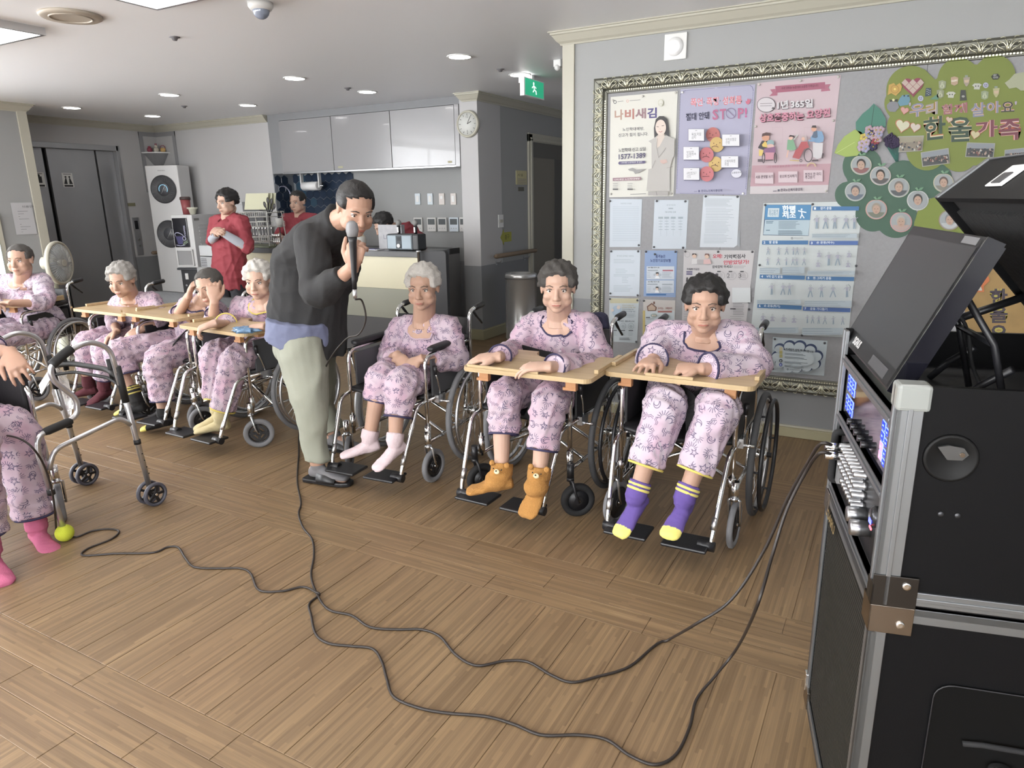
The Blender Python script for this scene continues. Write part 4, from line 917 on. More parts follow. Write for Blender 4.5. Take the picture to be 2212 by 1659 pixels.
def fig(x, y, h, pose, half=False):
    a, c = F_('9a9aa8'), F_('7d8c98'); s.ring(x, y, h*0.07, h*0.075, 3, F_('6b6e72'), 10); s.poly([(x-h*.12, y+h*.12), (x+h*.12, y+h*.12), (x+h*.09, y+h*.42), (x-h*.09, y+h*.42)], a)
    s.line([(x-h*.12, y+h*.15), (x-h*(.28-.1*(pose % 2)), y+h*.3)], h*.05, a); s.line([(x+h*.12, y+h*.15), (x+h*(.2+.08*(pose % 3)), y+h*(.08+.2*(pose % 2)))], h*.05, a)
    if half: s.poly([(x-h*.2, y+h*.4), (x+h*.2, y+h*.4), (x+h*.2, y+h*.55), (x-h*.2, y+h*.55)], a); return
    w = (0.06, 0.2, 0.12, 0.26)[pose % 4]
    s.line([(x-h*.03, y+h*.42), (x-h*w, y+h*.95)], h*.09, c); s.line([(x+h*.03, y+h*.42), (x+h*w*.8, y+h*.93)], h*.09, c)
for i, x in enumerate((722, 824, 930, 1060, 1155)): fig(x, 200, 150, i)
for i, x in enumerate((162, 285, 378, 455, 500, 583)): fig(x, 560, 85, i+1); fig(x-4, 680, 85, i+2)
for x, y in ((752, 600), (1096, 602), (740, 712), (1085, 715)): fig(x, y, 120, 1, True)
for i, x in enumerate((865, 968)): fig(x, 620, 150, i)
for i, x in enumerate((210, 340, 415)): fig(x, 975, 130, i)
for i, x in enumerate((655, 783, 915, 1075)): fig(x, 992, 140, i+1)
for i, x in enumerate((112, 220, 348, 468)): fig(x, 1320+8*i, 130, 1, True)
for i, x in enumerate((622, 682, 752, 824, 920, 1028)): fig(x, 1335+3*i, 90, i)
for a in ((675, 395, 1190, 445), (75, 785, 310, 850), (335, 775, 590, 850), (625, 820, 1165, 865), (45, 1150, 550, 1200), (590, 1160, 1130, 1230), (35, 1465, 520, 1530), (565, 1470, 1030, 1550)):
    s.rect(*a, F_('a0abb2')); s.lines(a[0]+8, a[1]+12, a[2]-10, a[3]-14, 3, F_('77838a'), 4)
s.line([(1090, 970), (1118, 1000), (1105, 1045)], 6, F_('6f777c')); s.pins([(125, 68), (672, 60), (60, 762), (1175, 770), (550, 1572)], M_gr); s.done()
# cloud notice
s = Sheet((1640, 720, 5.184), [(155, 40), (765, 85), (725, 475), (130, 428)], F_('aeb8bd'), 'cloud_notice', 'pale notice with a blue outlined cloud below the exercise chart', 'notice')
for m, e in ((F_('3e4a68'), 0), (F_('b0babf'), 12)):
    for cx, cy, r in ((235, 165, 55), (345, 135, 60), (460, 140, 65), (580, 175, 62), (650, 245, 62), (625, 330, 62), (540, 365, 58), (430, 370, 62), (345, 365, 62), (255, 315, 60), (215, 245, 60), (430, 250, 125), (320, 250, 100), (540, 260, 90)): s.ellipse(cx, cy, r+8-e, r-e, m, 24)
s.text('미세먼지 상태 확인하셨나요?', (315, 165), (632, 195), 26, F_('2f3338'), 0.03)
for i, (y, c) in enumerate(((150, 'b3ab90'), (188, 'a8a068'), (228, 'a8a470'), (280, '3c4048'), (323, '454f8c'))):
    s.ellipse(262, y, 19, 19, F_(c)) if i > 2 else s.rect(246, y-18, 280, y+18, F_(c)); s.lines(305, y+8, 560, y+20, 2, F_('6d767b'), 5, 0.08)
s.ellipse(262, 280, 10, 10, F_('9aa4a9')); s.ellipse(262, 323, 10, 10, F_('9aa4c9')); s.ring(340, 372, 8, 8, 5, F_('50565a'), 10); s.line([(360, 375), (535, 388)], 6, F_('8b9499'))
s.pins([(178, 62), (735, 106), (155, 395)], M_gr); s.done()
# --- paper tree on the right: crops (1780,80) scale 3.606
TC = (1780, 80, 3.606)
def scal(cx, cy, lobes, n=14):
    return [(cx+x+r*math.cos(a), cy+y+r*math.sin(a)) for x, y, r in lobes for a in np.linspace(0, 2*PI, n)]
def lobed(sheet_lobes, col, name, label, y, th=0.003, cat='paper cutout'):
    """outline of the union of circles"""
    import itertools
    def inside(px, py, skip): return any((px-x)**2+(py-y)**2 < (r-0.5)**2 for k, (x, y, r) in enumerate(sheet_lobes) if k != skip)
    gx = sum(l[0] for l in sheet_lobes)/len(sheet_lobes); gy = sum(l[1] for l in sheet_lobes)/len(sheet_lobes); out = []
    for a in np.linspace(0, 2*PI, 110, endpoint=False):
        dx, dy = math.cos(a), math.sin(a); best = 0
        for x, y_, r in sheet_lobes:
            ex, ey = x-gx, y_-gy; b_ = ex*dx+ey*dy; c = ex*ex+ey*ey-r*r; D = b_*b_-c
            if D >= 0: best = max(best, b_+math.sqrt(D))
        out.append((gx+dx*best, gy+dy*best))
    return Sheet(TC, out, col, name, label, cat, y=y, th=th)
G1, G2 = F_('6c7736'), F_('3b5848')
s = lobed([(300, 1010, 155), (190, 1230, 105), (440, 1230, 190), (380, 1380, 135), (560, 1400, 165), (620, 1110, 150), (850, 1120, 150)], G2, 'leaf_cloud', 'dark green paper tree crown holding round portrait cards', YB); s.done()
s = lobed([(680, 420, 195), (1050, 330, 165), (1330, 300, 160), (1500, 520, 200), (800, 880, 160), (640, 700, 150), (1050, 900, 150), (1300, 850, 190), (1000, 600, 300), (1450, 800, 160), (600, 520, 130)], G1, 'leaf_cloud', 'olive green paper tree crown carrying cut out Korean lettering', YB-0.004)
s.text('요', (0, 0), (0.1, 0), 0.1, G1); s.tx = MB()
def cut(st, bl, br, h, m, mo, bold=0.01):
    s.text(st, bl, br, h, F_('b0624a'), bold+0.05); s.text(st, bl, br, h, mo, bold+0.03); s.text(st, bl, br, h, m, bold)
cut('우', (665, 632), (790, 612), 105, F_('747788'), F_('a89c94')); cut('리', (792, 622), (885, 600), 98, F_('8a8584'), F_('a89c94'))
cut('함', (918, 608), (1010, 600), 80, F_('8a5a60'), F_('a89c94'), 0.02); cut('께', (1012, 604), (1115, 590), 80, F_('8a5a60'), F_('a89c94'), 0.02)
cut('살', (1140, 628), (1255, 618), 110, F_('74788a'), F_('a89c94')); cut('아', (1262, 600), (1375, 590), 92, F_('74788a'), F_('a89c94')); cut('요', (1378, 588), (1480, 582), 82, F_('3d3a36'), F_('a89c94'))
cut('한', (775, 810), (945, 790), 178, F_('35463a'), F_('b9b294'), 0.02); cut('울', (968, 820), (1148, 812), 190, F_('35463a'), F_('b9b294'), 0.02); cut('가', (1172, 788), (1350, 775), 130, F_('6b3c46'), F_('b59a94'), 0.02); cut('족', (1358, 812), (1530, 800), 165, F_('6b3c46'), F_('b59a94'), 0.02)
s.text("'", (662, 540), (676, 538), 26, F_('9a90a0'), 0.03); s.text("'", (1484, 530), (1500, 528), 26, F_('9a90a0'), 0.03)
s.done()
def heart(s, cx, cy, r, m, rot=0.0):
    P = []
    for a in np.linspace(0, 2*PI, 26, endpoint=False):
        x = 16*math.sin(a)**3/16*r; y = -(13*math.cos(a)-5*math.cos(2*a)-2*math.cos(3*a)-math.cos(4*a))/16*r
        P.append((cx+x*math.cos(rot)-y*math.sin(rot), cy+x*math.sin(rot)+y*math.cos(rot)))
    s.poly(P, m)
def cutout(pts, col, name, label, y=YB-0.009, th=0.002, cat='paper cutout', group=None):
    return Sheet(TC, pts, col, name, label, cat, y=y, th=th, group=group)
def hpts(cx, cy, r, rot=0.0):
    return [(cx+16*math.sin(a)**3/16*r*math.cos(rot)+(13*math.cos(a)-5*math.cos(2*a)-2*math.cos(3*a)-math.cos(4*a))/16*r*math.sin(rot),
             cy+16*math.sin(a)**3/16*r*math.sin(rot)-(13*math.cos(a)-5*math.cos(2*a)-2*math.cos(3*a)-math.cos(4*a))/16*r*math.cos(rot)) for a in np.linspace(0, 2*PI, 26, endpoint=False)]
for cx, cy, r, c, lb in ((612, 692, 52, 'b4b49c', 'largest pale paper heart left of the big green lettering'), (710, 705, 38, 'b4aba0', 'middle sized pale paper heart beside the largest one'), (628, 574, 30, 'b58a84', 'small pink paper heart at the start of the upper lettering'), (975, 645, 24, 'b4a394', 'small pale paper heart between the two big green letters'), (1175, 762, 34, 'b3ac8c', 'pale yellow paper heart below the big letters')):
    s = cutout(hpts(cx, cy, r*1.16, 0.2), F_('a86f56'), 'paper_heart', lb, group='paper hearts'); heart(s, cx, cy, r, F_(c), 0.2); s.done()
s = cutout(hpts(692, 385, 84, -0.05), F_('7d3d4c'), 'checked_heart', 'dark red and white checked paper heart')
for i in range(-3, 4):
    for j in range(-3, 4):
        if (i+j) % 2 == 0: continue
        cx, cy = 692+i*30, 388+j*30; 
        if abs(i*30)+abs(j*30)*0.9 < 78 or (j in (-1, -2) and abs(i) <= 2 and i != 0 and abs(j) < 2): s.poly([(cx, cy-28), (cx+28, cy), (cx, cy+28), (cx-28, cy)], F_('a9988f'))
s.done()
s = cutout([(505, 375), (545, 360), (560, 380), (590, 360), (607, 385), (600, 420), (560, 460), (525, 440), (495, 455), (500, 430)], F_('a98a48'), 'paper_flower', 'yellow paper flower cutout at the upper left of the olive crown'); s.ring(552, 408, 30, 30, 4, F_('8a6d38')); s.ellipse(552, 408, 9, 9, F_('cdb96a')); s.done()
s = cutout([(590, 480), (610, 455), (660, 450), (672, 490), (655, 530), (590, 540), (575, 510)], F_('5b7f8e'), 'paper_frog', 'round blue paper animal cutout with two eyes'); s.ellipse(625, 460, 6, 6, F_('23282a')); s.ellipse(655, 462, 6, 6, F_('23282a')); s.done()
s = cutout([(490, 530), (520, 500), (575, 510), (585, 550), (555, 585), (510, 582), (492, 560)], F_('74757a'), 'paper_animal', 'grey paper animal cutout with a dark bow'); s.poly([(510, 488), (542, 496), (574, 485), (572, 505), (542, 502), (516, 508)], F_('2a2a28')); s.ellipse(541, 493, 10, 10, F_('c8c69c')); s.done()
s = cutout([(1405, 360), (1440, 335), (1480, 290), (1530, 280), (1590, 270), (1600, 415), (1530, 420), (1495, 395), (1440, 405)], F_('94977f'), 'paper_cloud', 'pale grey paper cloud at the right side of the olive crown'); s.done()
s = cutout([(1300, 310), (1318, 290), (1352, 288), (1368, 310), (1350, 332), (1315, 334)], F_('2c2f2c'), 'speech_sticker', 'dark oval sticker with tiny white words'); s.text('VERY\nGOOD', (1314, 326), (1354, 324), 32, F_('a8aaa4'), 0.02); s.done()
for n, (x, y, c, lb) in enumerate(((920, 375, '848a72', 'pale sprig'), (1015, 345, 'a08a74', 'tiny lettered cake'), (1110, 350, '8f8578', 'small cup'), (1190, 385, 'a9aaa0', 'white shirt shaped'), (1258, 378, '9a9cae', 'round smiling clock'), (905, 445, '7f846c', 'pale small plant'), (988, 450, 'aaab9f', 'second white shirt shaped'), (1083, 465, '3b3e3a', 'dark pot'), (1250, 455, '7f8a70', 'leafy grey green'), (1340, 435, '9d9a74', 'yellowish cup'), (752, 480, '9ea0b4', 'round pale smiling'), (812, 432, '38454e', 'dark dotted'), (858, 462, '557a66', 'pale green triangular'))):
    if n in (4, 10): P = [(x+22*math.cos(a), y+22*math.sin(a)) for a in np.linspace(0, 6, 14)]
    elif n in (3, 6): P = [(x-38, y-5), (x-20, y-22), (x+20, y-22), (x+38, y-10), (x+24, y+2), (x+20, y+26), (x-24, y+24), (x-22, y+5)]
    elif n in (2, 9): P = [(x-26, y-32), (x+26, y-36), (x+20, y+10), (x+4, y+36), (x-6, y+36), (x-22, y+10)]
    elif n == 7: P = [(x-20, y-50), (x+18, y-50), (x+22, y-10), (x+28, y+30), (x-26, y+34), (x-24, y-10)]
    elif n == 11: P = [(x-18, y-34), (x+22, y-32), (x+24, y+26), (x-26, y+34)]
    elif n == 12: P = [(x-34, y+26), (x+34, y-22), (x+32, y+28)]
    else: P = [(x-28, y-28), (x, y-36), (x+30, y-26), (x+26, y+22), (x, y+36), (x-26, y+26)]
    s = cutout(P, F_(c), 'sticker', lb+' sticker on the olive paper crown', th=0.001, cat='sticker', group='small stickers on the olive crown')
    if n in (4, 10): s.ellipse(x-7, y-4, 3, 4, F_('3a3a3a')); s.ellipse(x+7, y-4, 3, 4, F_('3a3a3a')); s.ring(x, y+2, 9, 8, 3, F_('3a3a3a'), 8, 0.2, 2.9)
    if n in (3, 6): s.ellipse(x-10, y, 5, 5, F_('3a3a3a')); s.ellipse(x+10, y, 5, 5, F_('3a3a3a'))
    if n == 1: s.text('HAPPY', (x-24, y+8), (x+26, y+4), 16, F_('d2cfc0'), 0.02)
    if n in (2, 9): s.rect(x-14, y-50, x+10, y-34, F_('7c8678')); s.poly([(x-20, y-12), (x+20, y-16), (x+14, y+8), (x-16, y+8)], F_('b09c84'))
    if n in (0, 5, 8): s.line([(x-10, y+20), (x-4, y-20)], 4, F_('b4b79c')); s.line([(x+8, y+20), (x+4, y-22)], 4, F_('b4b79c')); s.ring(x, y+10, 16, 12, 4, F_('a9ac92'), 12)
    if n == 11:
        for q in range(8): s.ellipse(x-10+(q % 3)*12, y-22+q*6, 3, 3, F_('b8bcc0'))
    if n == 7: s.ellipse(x, y, 12, 9, F_('8d8f88'))
    s.done()
# big paper leaves
s = cutout([(388, 520), (440, 565), (482, 640), (480, 700), (420, 730), (370, 735), (285, 760), (250, 720), (248, 665), (300, 600), (350, 560)], F_('3f7061'), 'paper_leaf', 'large teal green paper leaf left of the lettering'); s.line([(392, 530), (370, 690)], 5, F_('2a4c40')); s.done()
s = cutout([(240, 722), (290, 740), (330, 790), (320, 850), (260, 925), (170, 935), (82, 905), (110, 840), (160, 775)], F_('8c9f52'), 'paper_leaf', 'large yellow green paper leaf below the teal one'); s.line([(95, 905), (240, 820)], 4, F_('a9b872')); s.done()
M_pet = [mat('petal_%d' % i, hexc(c), 0.7) for i, c in enumerate(('a08d96', '8f8ea6', '7d3a40', '2f2c48', 'b3a458', 'a597a6'))]
t = thing('paper_bouquet', 'cluster of pink white and red paper blossoms pinned beside the leaves', 'paper flowers', AY(1780+370/3.606, 80+900/3.606, YB), world=True)
for i, (x, y, k) in enumerate(((350, 720, 0), (405, 725, 0), (430, 755, 1), (385, 770, 0), (345, 760, 1), (310, 780, 4), (400, 815, 2), (385, 855, 3), (330, 820, 5), (295, 830, 5), (325, 870, 1), (420, 800, 0), (370, 745, 3), (290, 860, 5), (440, 725, 0))):
    p = AY(1780+x/3.606, 80+y/3.606, YB-0.02); mb = MB()
    for q in range(5):
        a = q*2*PI/5+i; mb.ell(p+V((0.011*math.cos(a), -0.004, 0.011*math.sin(a))), (0.010, 0.004, 0.010), M_pet[k], 8)
    mb.ell(p+V((0, -0.009, 0)), 0.004, M_pet[4 if k != 4 else 0], 6); mb.cyl(p, p+V((0, 0.019, 0)), 0.004, n=6, m=M_pet[3]); mb.build('blossom', t)
t = thing('dried_lavender', 'dark purple dried lavender sprig with teal stems', 'dried flowers', AY(1780+540/3.606, 80+950/3.606, YB), world=True)
ml, ms = mat('lavender', hexc('3a3248'), 0.9), mat('lavender_stem', hexc('3f6a62'), 0.8)
for i in range(9):
    x0 = 485+12*i; p0 = AY(1780+(560+2*i)/3.606, 80+970/3.606, YB-0.008); p1 = AY(1780+x0/3.606, 80+(860-abs(i-4)*4)/3.606, YB-0.012); p2 = AY(1780+(x0-10)/3.606, 80+(755+abs(i-4)*10)/3.606, YB-0.014)
    mb = MB(); mb.tube([p0, p1], 0.0018, 5, ms); mb.build('stem', t); mb = MB()
    for q in range(6): mb.ell(p1.lerp(p2, q/5)+V((random.uniform(-.003, .003), 0, 0)), (0.006, 0.006, 0.008), ml, 6)
    mb.build('flower_spike', t)
# photographs on the crown
def snap(pts, label, dark, seed):
    s = cutout(pts, F_('8f9088'), 'photo_print', label, cat='photograph', group='group photographs on the paper tree'); r = random.Random(seed)
    def q(u, v): 
        a, b_, c, d = pts; return tuple((a[i]*(1-u)*(1-v)+b_[i]*u*(1-v)+c[i]*u*v+d[i]*(1-u)*v) for i in (0, 1))
    s.poly([q(.03, .05), q(.97, .05), q(.97, .4), q(.03, .4)], F_('7d8288' if dark else '8a8574')); s.poly([q(.03, .4), q(.97, .4), q(.97, .95), q(.03, .95)], F_('47494a' if dark else '7e776b'))
    for i in range(22):
        u, v = 0.06+0.85*r.random(), 0.35+0.5*r.random(); c = r.choice(['2e2f32', '9a8f86', 'a58f84', '5a5452', '77504e', 'b0b0aa', '39424a']); s.poly([q(u, v), q(u+.05, v), q(u+.06, v+.12), q(u-.01, v+.12)], F_(c)); s.poly([q(u+.01, v-.06), q(u+.04, v-.06), q(u+.04, v), q(u+.01, v)], F_('a08a7c'))
    s.done()
snap([(575, 775), (778, 768), (765, 888), (580, 900)], 'group photo print, pale and washed out, behind the lavender', False, 1)
snap([(752, 900), (970, 865), (980, 985), (765, 1012)], 'tilted group photo print at the lower lobe of the olive crown', True, 2)
snap([(1112, 822), (1332, 828), (1318, 942), (1098, 935)], 'group photo print of a room with blue windows under the big letters', True, 3)
snap([(1405, 880), (1570, 862), (1570, 955), (1402, 958)], 'group photo print at the right edge of the photo above the case lid', True, 4)
# apple shaped portrait cards
def portrait(cx, cy, r, rim, hairc, shirt, label, bg='8d9394', k=0, yy=YB-0.004):
    P = []
    for a in np.linspace(0, 2*PI, 28, endpoint=False):
        q = 1-0.08*math.exp(-((a-1.5*PI)/0.3)**2); P.append((cx+r*q*math.cos(a), cy+r*0.93*q*math.sin(a)))
    s = Sheet(TC, P, F_(rim), 'portrait_card', label, 'photo card', y=yy-0.003, th=0.002, group='apple shaped portrait cards')
    s.ellipse(cx, cy, r*0.9, r*0.84, F_(bg), 26); s.poly([(cx+r*.82*math.cos(a), cy+r*.78*math.sin(a)) for a in np.linspace(0.35, PI-0.35, 14)], F_(shirt))
    s.ellipse(cx, cy-r*.12, r*.42, r*.48, F_(hairc), 20); s.ellipse(cx, cy+r*.02, r*.34, r*.42, F_('a58c7c'), 20)
    for e in (-1, 1): s.line([(cx+e*r*.19, cy-r*.05), (cx+e*r*.08, cy-r*.05)], 3, F_('3a302c'))
    s.line([(cx-r*.1, cy+r*.24), (cx+r*.1, cy+r*.24)], 3, F_('7a4c48')); s.line([(cx, cy), (cx+2, cy+r*.12)], 2, F_('87705f'))
    if k: s.poly([(cx+2, cy-r*.9), (cx+18, cy-r*1.15), (cx+46, cy-r*1.2), (cx+30, cy-r*.95)], F_('5f8468')); s.poly([(cx-4, cy-r*.88), (cx-22, cy-r*1.12), (cx-6, cy-r*1.2), (cx+6, cy-r*.95)], F_('6c8f72'))
    s.done()
for a in ((290, 998, 82, 'a9a89a', '2d2a2a', '7a5352', 'apple shaped portrait card at the top left of the dark crown, dark hair'), (440, 1080, 82, 'b0a8a2', '2b2926', '4f4c4c', 'apple shaped portrait card, second from the top left, dark hair'), (245, 1203, 82, 'a4a8a4', '55555a', '5b6570', 'apple shaped portrait card with glasses at the far left of the dark crown'),
          (583, 1172, 84, 'a8aaa0', '6f6862', '4e5154', 'apple shaped portrait card with a brownish face in the crown centre'), (730, 1272, 85, 'b2b5b2', '3f3e3e', '8e9294', 'apple shaped portrait card of a boyish face on pale ground'), (408, 1342, 84, 'b58f86', '8a8276', '6a6f62', 'apple shaped portrait card with a pink rim and faded print'),
          (600, 1440, 86, 'b58a8a', '9b9a94', 'a48f88', 'apple shaped portrait card, grey hair, behind the top of the screen'), (930, 1135, 80, 'a8a48f', '5a4e48', '77756c', 'apple shaped portrait card half hidden by the case lid')): portrait(*a, k=1)
s = lobed([(900, 1430, 185), (1120, 1480, 190), (1350, 1520, 200), (820, 1470, 120)], F_('6f7c34'), 'leaf_cloud', 'lower olive green paper crown behind the screen', YB-0.002); s.done()
portrait(978, 1425, 86, '8a7c6c', '77777a', 'a5a8aa', 'portrait card of a grey haired man on the lower olive crown', k=1, yy=YB-0.005); portrait(1195, 1425, 80, 'a9a894', '54483e', '8b8d8a', 'portrait card cut off by the foam lined lid', k=1, yy=YB-0.005)
# paper trunk with vertical letters, orange cutout
TC2 = (2040, 540, 9.215); TC_old = TC; TC = TC2
M_trunk = mat('printed_wood_paper', hexc('8f7446'), 0.6, var=0.35, vscale=9)
s = Sheet(TC2, [(820, -60), (1250, 330), (1560, 900), (1640, 1700), (340, 1700), (440, 1000), (470, 560), (640, 200)], M_trunk, 'trunk_cutout', 'brown wood print paper trunk with dark vertical lettering', 'paper cutout', y=YB-0.001, th=0.002)
s.poly([(900, -80), (1010, -60), (1200, 260), (1180, 340), (1080, 330), (960, 150)], F_('6f7c34'))
for st, y1, h in (('한', 1090, 320), ('울', 1450, 330), ('요', 1790, 300)):
    for b_, m in ((0.09, F_('a39a4a')), (0.03, F_('39303a'))): s.text(st, (905, y1), (1255, y1), h, m, b_)
s.done()
s = Sheet(TC2, [(600, 400), (690, 380), (760, 520), (880, 530), (895, 610), (780, 720), (790, 830), (400, 850), (440, 700), (480, 560)], F_('b5683c'), 'orange_cutout', 'orange and white paper animal cutout beside the screen edge', 'paper cutout', y=YB-0.006, th=0.002)
s.ellipse(700, 470, 85, 58, F_('b9b0a8')); s.ellipse(590, 500, 95, 85, F_('aaa29c')); s.poly([(525, 680), (690, 640), (750, 800), (525, 805)], F_('b5b3a8')); s.poly([(550, 580), (670, 590), (610, 660)], F_('47523f')); s.ellipse(600, 440, 18, 16, F_('1f1c1c')); s.ellipse(662, 392, 16, 14, F_('1f1c1c')); s.done()
# ================================================================= wheelchairs (front looks towards -Y)
_WH = {}
def wheel_parts(tirem, rimm):
    key = (tirem.name, rimm.name)
    if key in _WH: return _WH[key]
    r = 0.28; p = {}
    mb = MB(); mb.torus((0, 0, 0), (1, 0, 0), r-0.014, 0.0145, 56, 8, tirem)
    p['tire'] = mb.mesh('large_wheel')
    mb = MB(); mb.torus((0, 0, 0), (1, 0, 0), r-0.032, 0.008, 48, 6, M_alu, 1.3); p['rim'] = mb.mesh('rim')
    mb = MB(); mb.cyl((-0.03, 0, 0), (0.03, 0, 0), 0.022, n=14, m=M_chrome); mb.cyl((-0.05, 0, 0), (0.05, 0, 0), 0.012, n=10, m=M_black)
    for x in (-0.024, 0.024): mb.cyl((x-0.002, 0, 0), (x+0.002, 0, 0), 0.03, n=16, m=M_chrome)
    p['hub'] = mb.mesh('hub')
    mb = MB()
    for i in range(28):
        a = 2*PI*i/28; s = 1 if i % 2 else -1; b_ = a+s*(0.5 if (i//2) % 2 else -0.5)
        mb.cyl((s*0.022, 0.027*math.cos(b_), 0.027*math.sin(b_)), (0, (r-0.034)*math.cos(a), (r-0.034)*math.sin(a)), 0.0012, n=4, m=M_alu)
    p['spokes'] = mb.mesh('spokes')
    mb = MB(); mb.torus((0, 0, 0), (1, 0, 0), 0.245, 0.0095, 48, 8, rimm)
    for i in range(6):
        a = 2*PI*i/6; mb.cyl((0, 0.245*math.cos(a), 0.245*math.sin(a)), (-0.032, (r-0.04)*math.cos(a), (r-0.04)*math.sin(a)), 0.005, n=6, m=rimm)
    p['push'] = mb.mesh('push_rim')
    _WH[key] = p; return p
_CW = {}
def caster_parts(r, w, tirem, style):
    key = (r, w, tirem.name, style)
    if key in _CW: return _CW[key]
    mb = MB(); mb.lathe((0, 0, 0), [(r-0.028, -w*.8), (r-0.008, -w), (r, -w*.5), (r, w*.5), (r-0.008, w), (r-0.028, w*.8)], 28, tirem, (1, 0, 0), True); a = mb.mesh('caster_wheel')
    mb = MB(); mb.cyl((-w*.9, 0, 0), (w*.9, 0, 0), 0.02, n=14, m=M_black)
    if style == 'spoke':
        for i in range(8):
            t = 2*PI*i/8; d = V((0, math.cos(t), math.sin(t))); mb.cbox(d*(r*0.44), (w*.45, 0.0075, r*0.30), M_black, Matrix.Rotation(-t+PI/2, 3, 'X').to_3x3())
        mb.torus((0, 0, 0), (1, 0, 0), r-0.03, 0.007, 28, 6, M_black, 1.2)
    else:
        mb.lathe((0, 0, 0), [(0.0, -w*.55), (r-0.026, -w*.55), (r-0.026, w*.55), (0, w*.55)], 24, M_black, (1, 0, 0))
    mb.cyl((-w*1.35, 0, 0), (w*1.35, 0, 0), 0.006, n=8, m=M_chrome)
    b_ = mb.mesh('caster_hub'); _CW[key] = (a, b_); return a, b_
def place(o, loc, rot=(0, 0, 0)): o.location = loc; o.rotation_euler = rot; return o
M_side = mat('grey_side_panel', hexc('4e4f52'), 0.5)
M_side2 = mat('black_side_panel', hexc('242426'), 0.5)
M_fork = mat('silver_fork', (0.6, 0.61, 0.63), 0.25, 1.0)
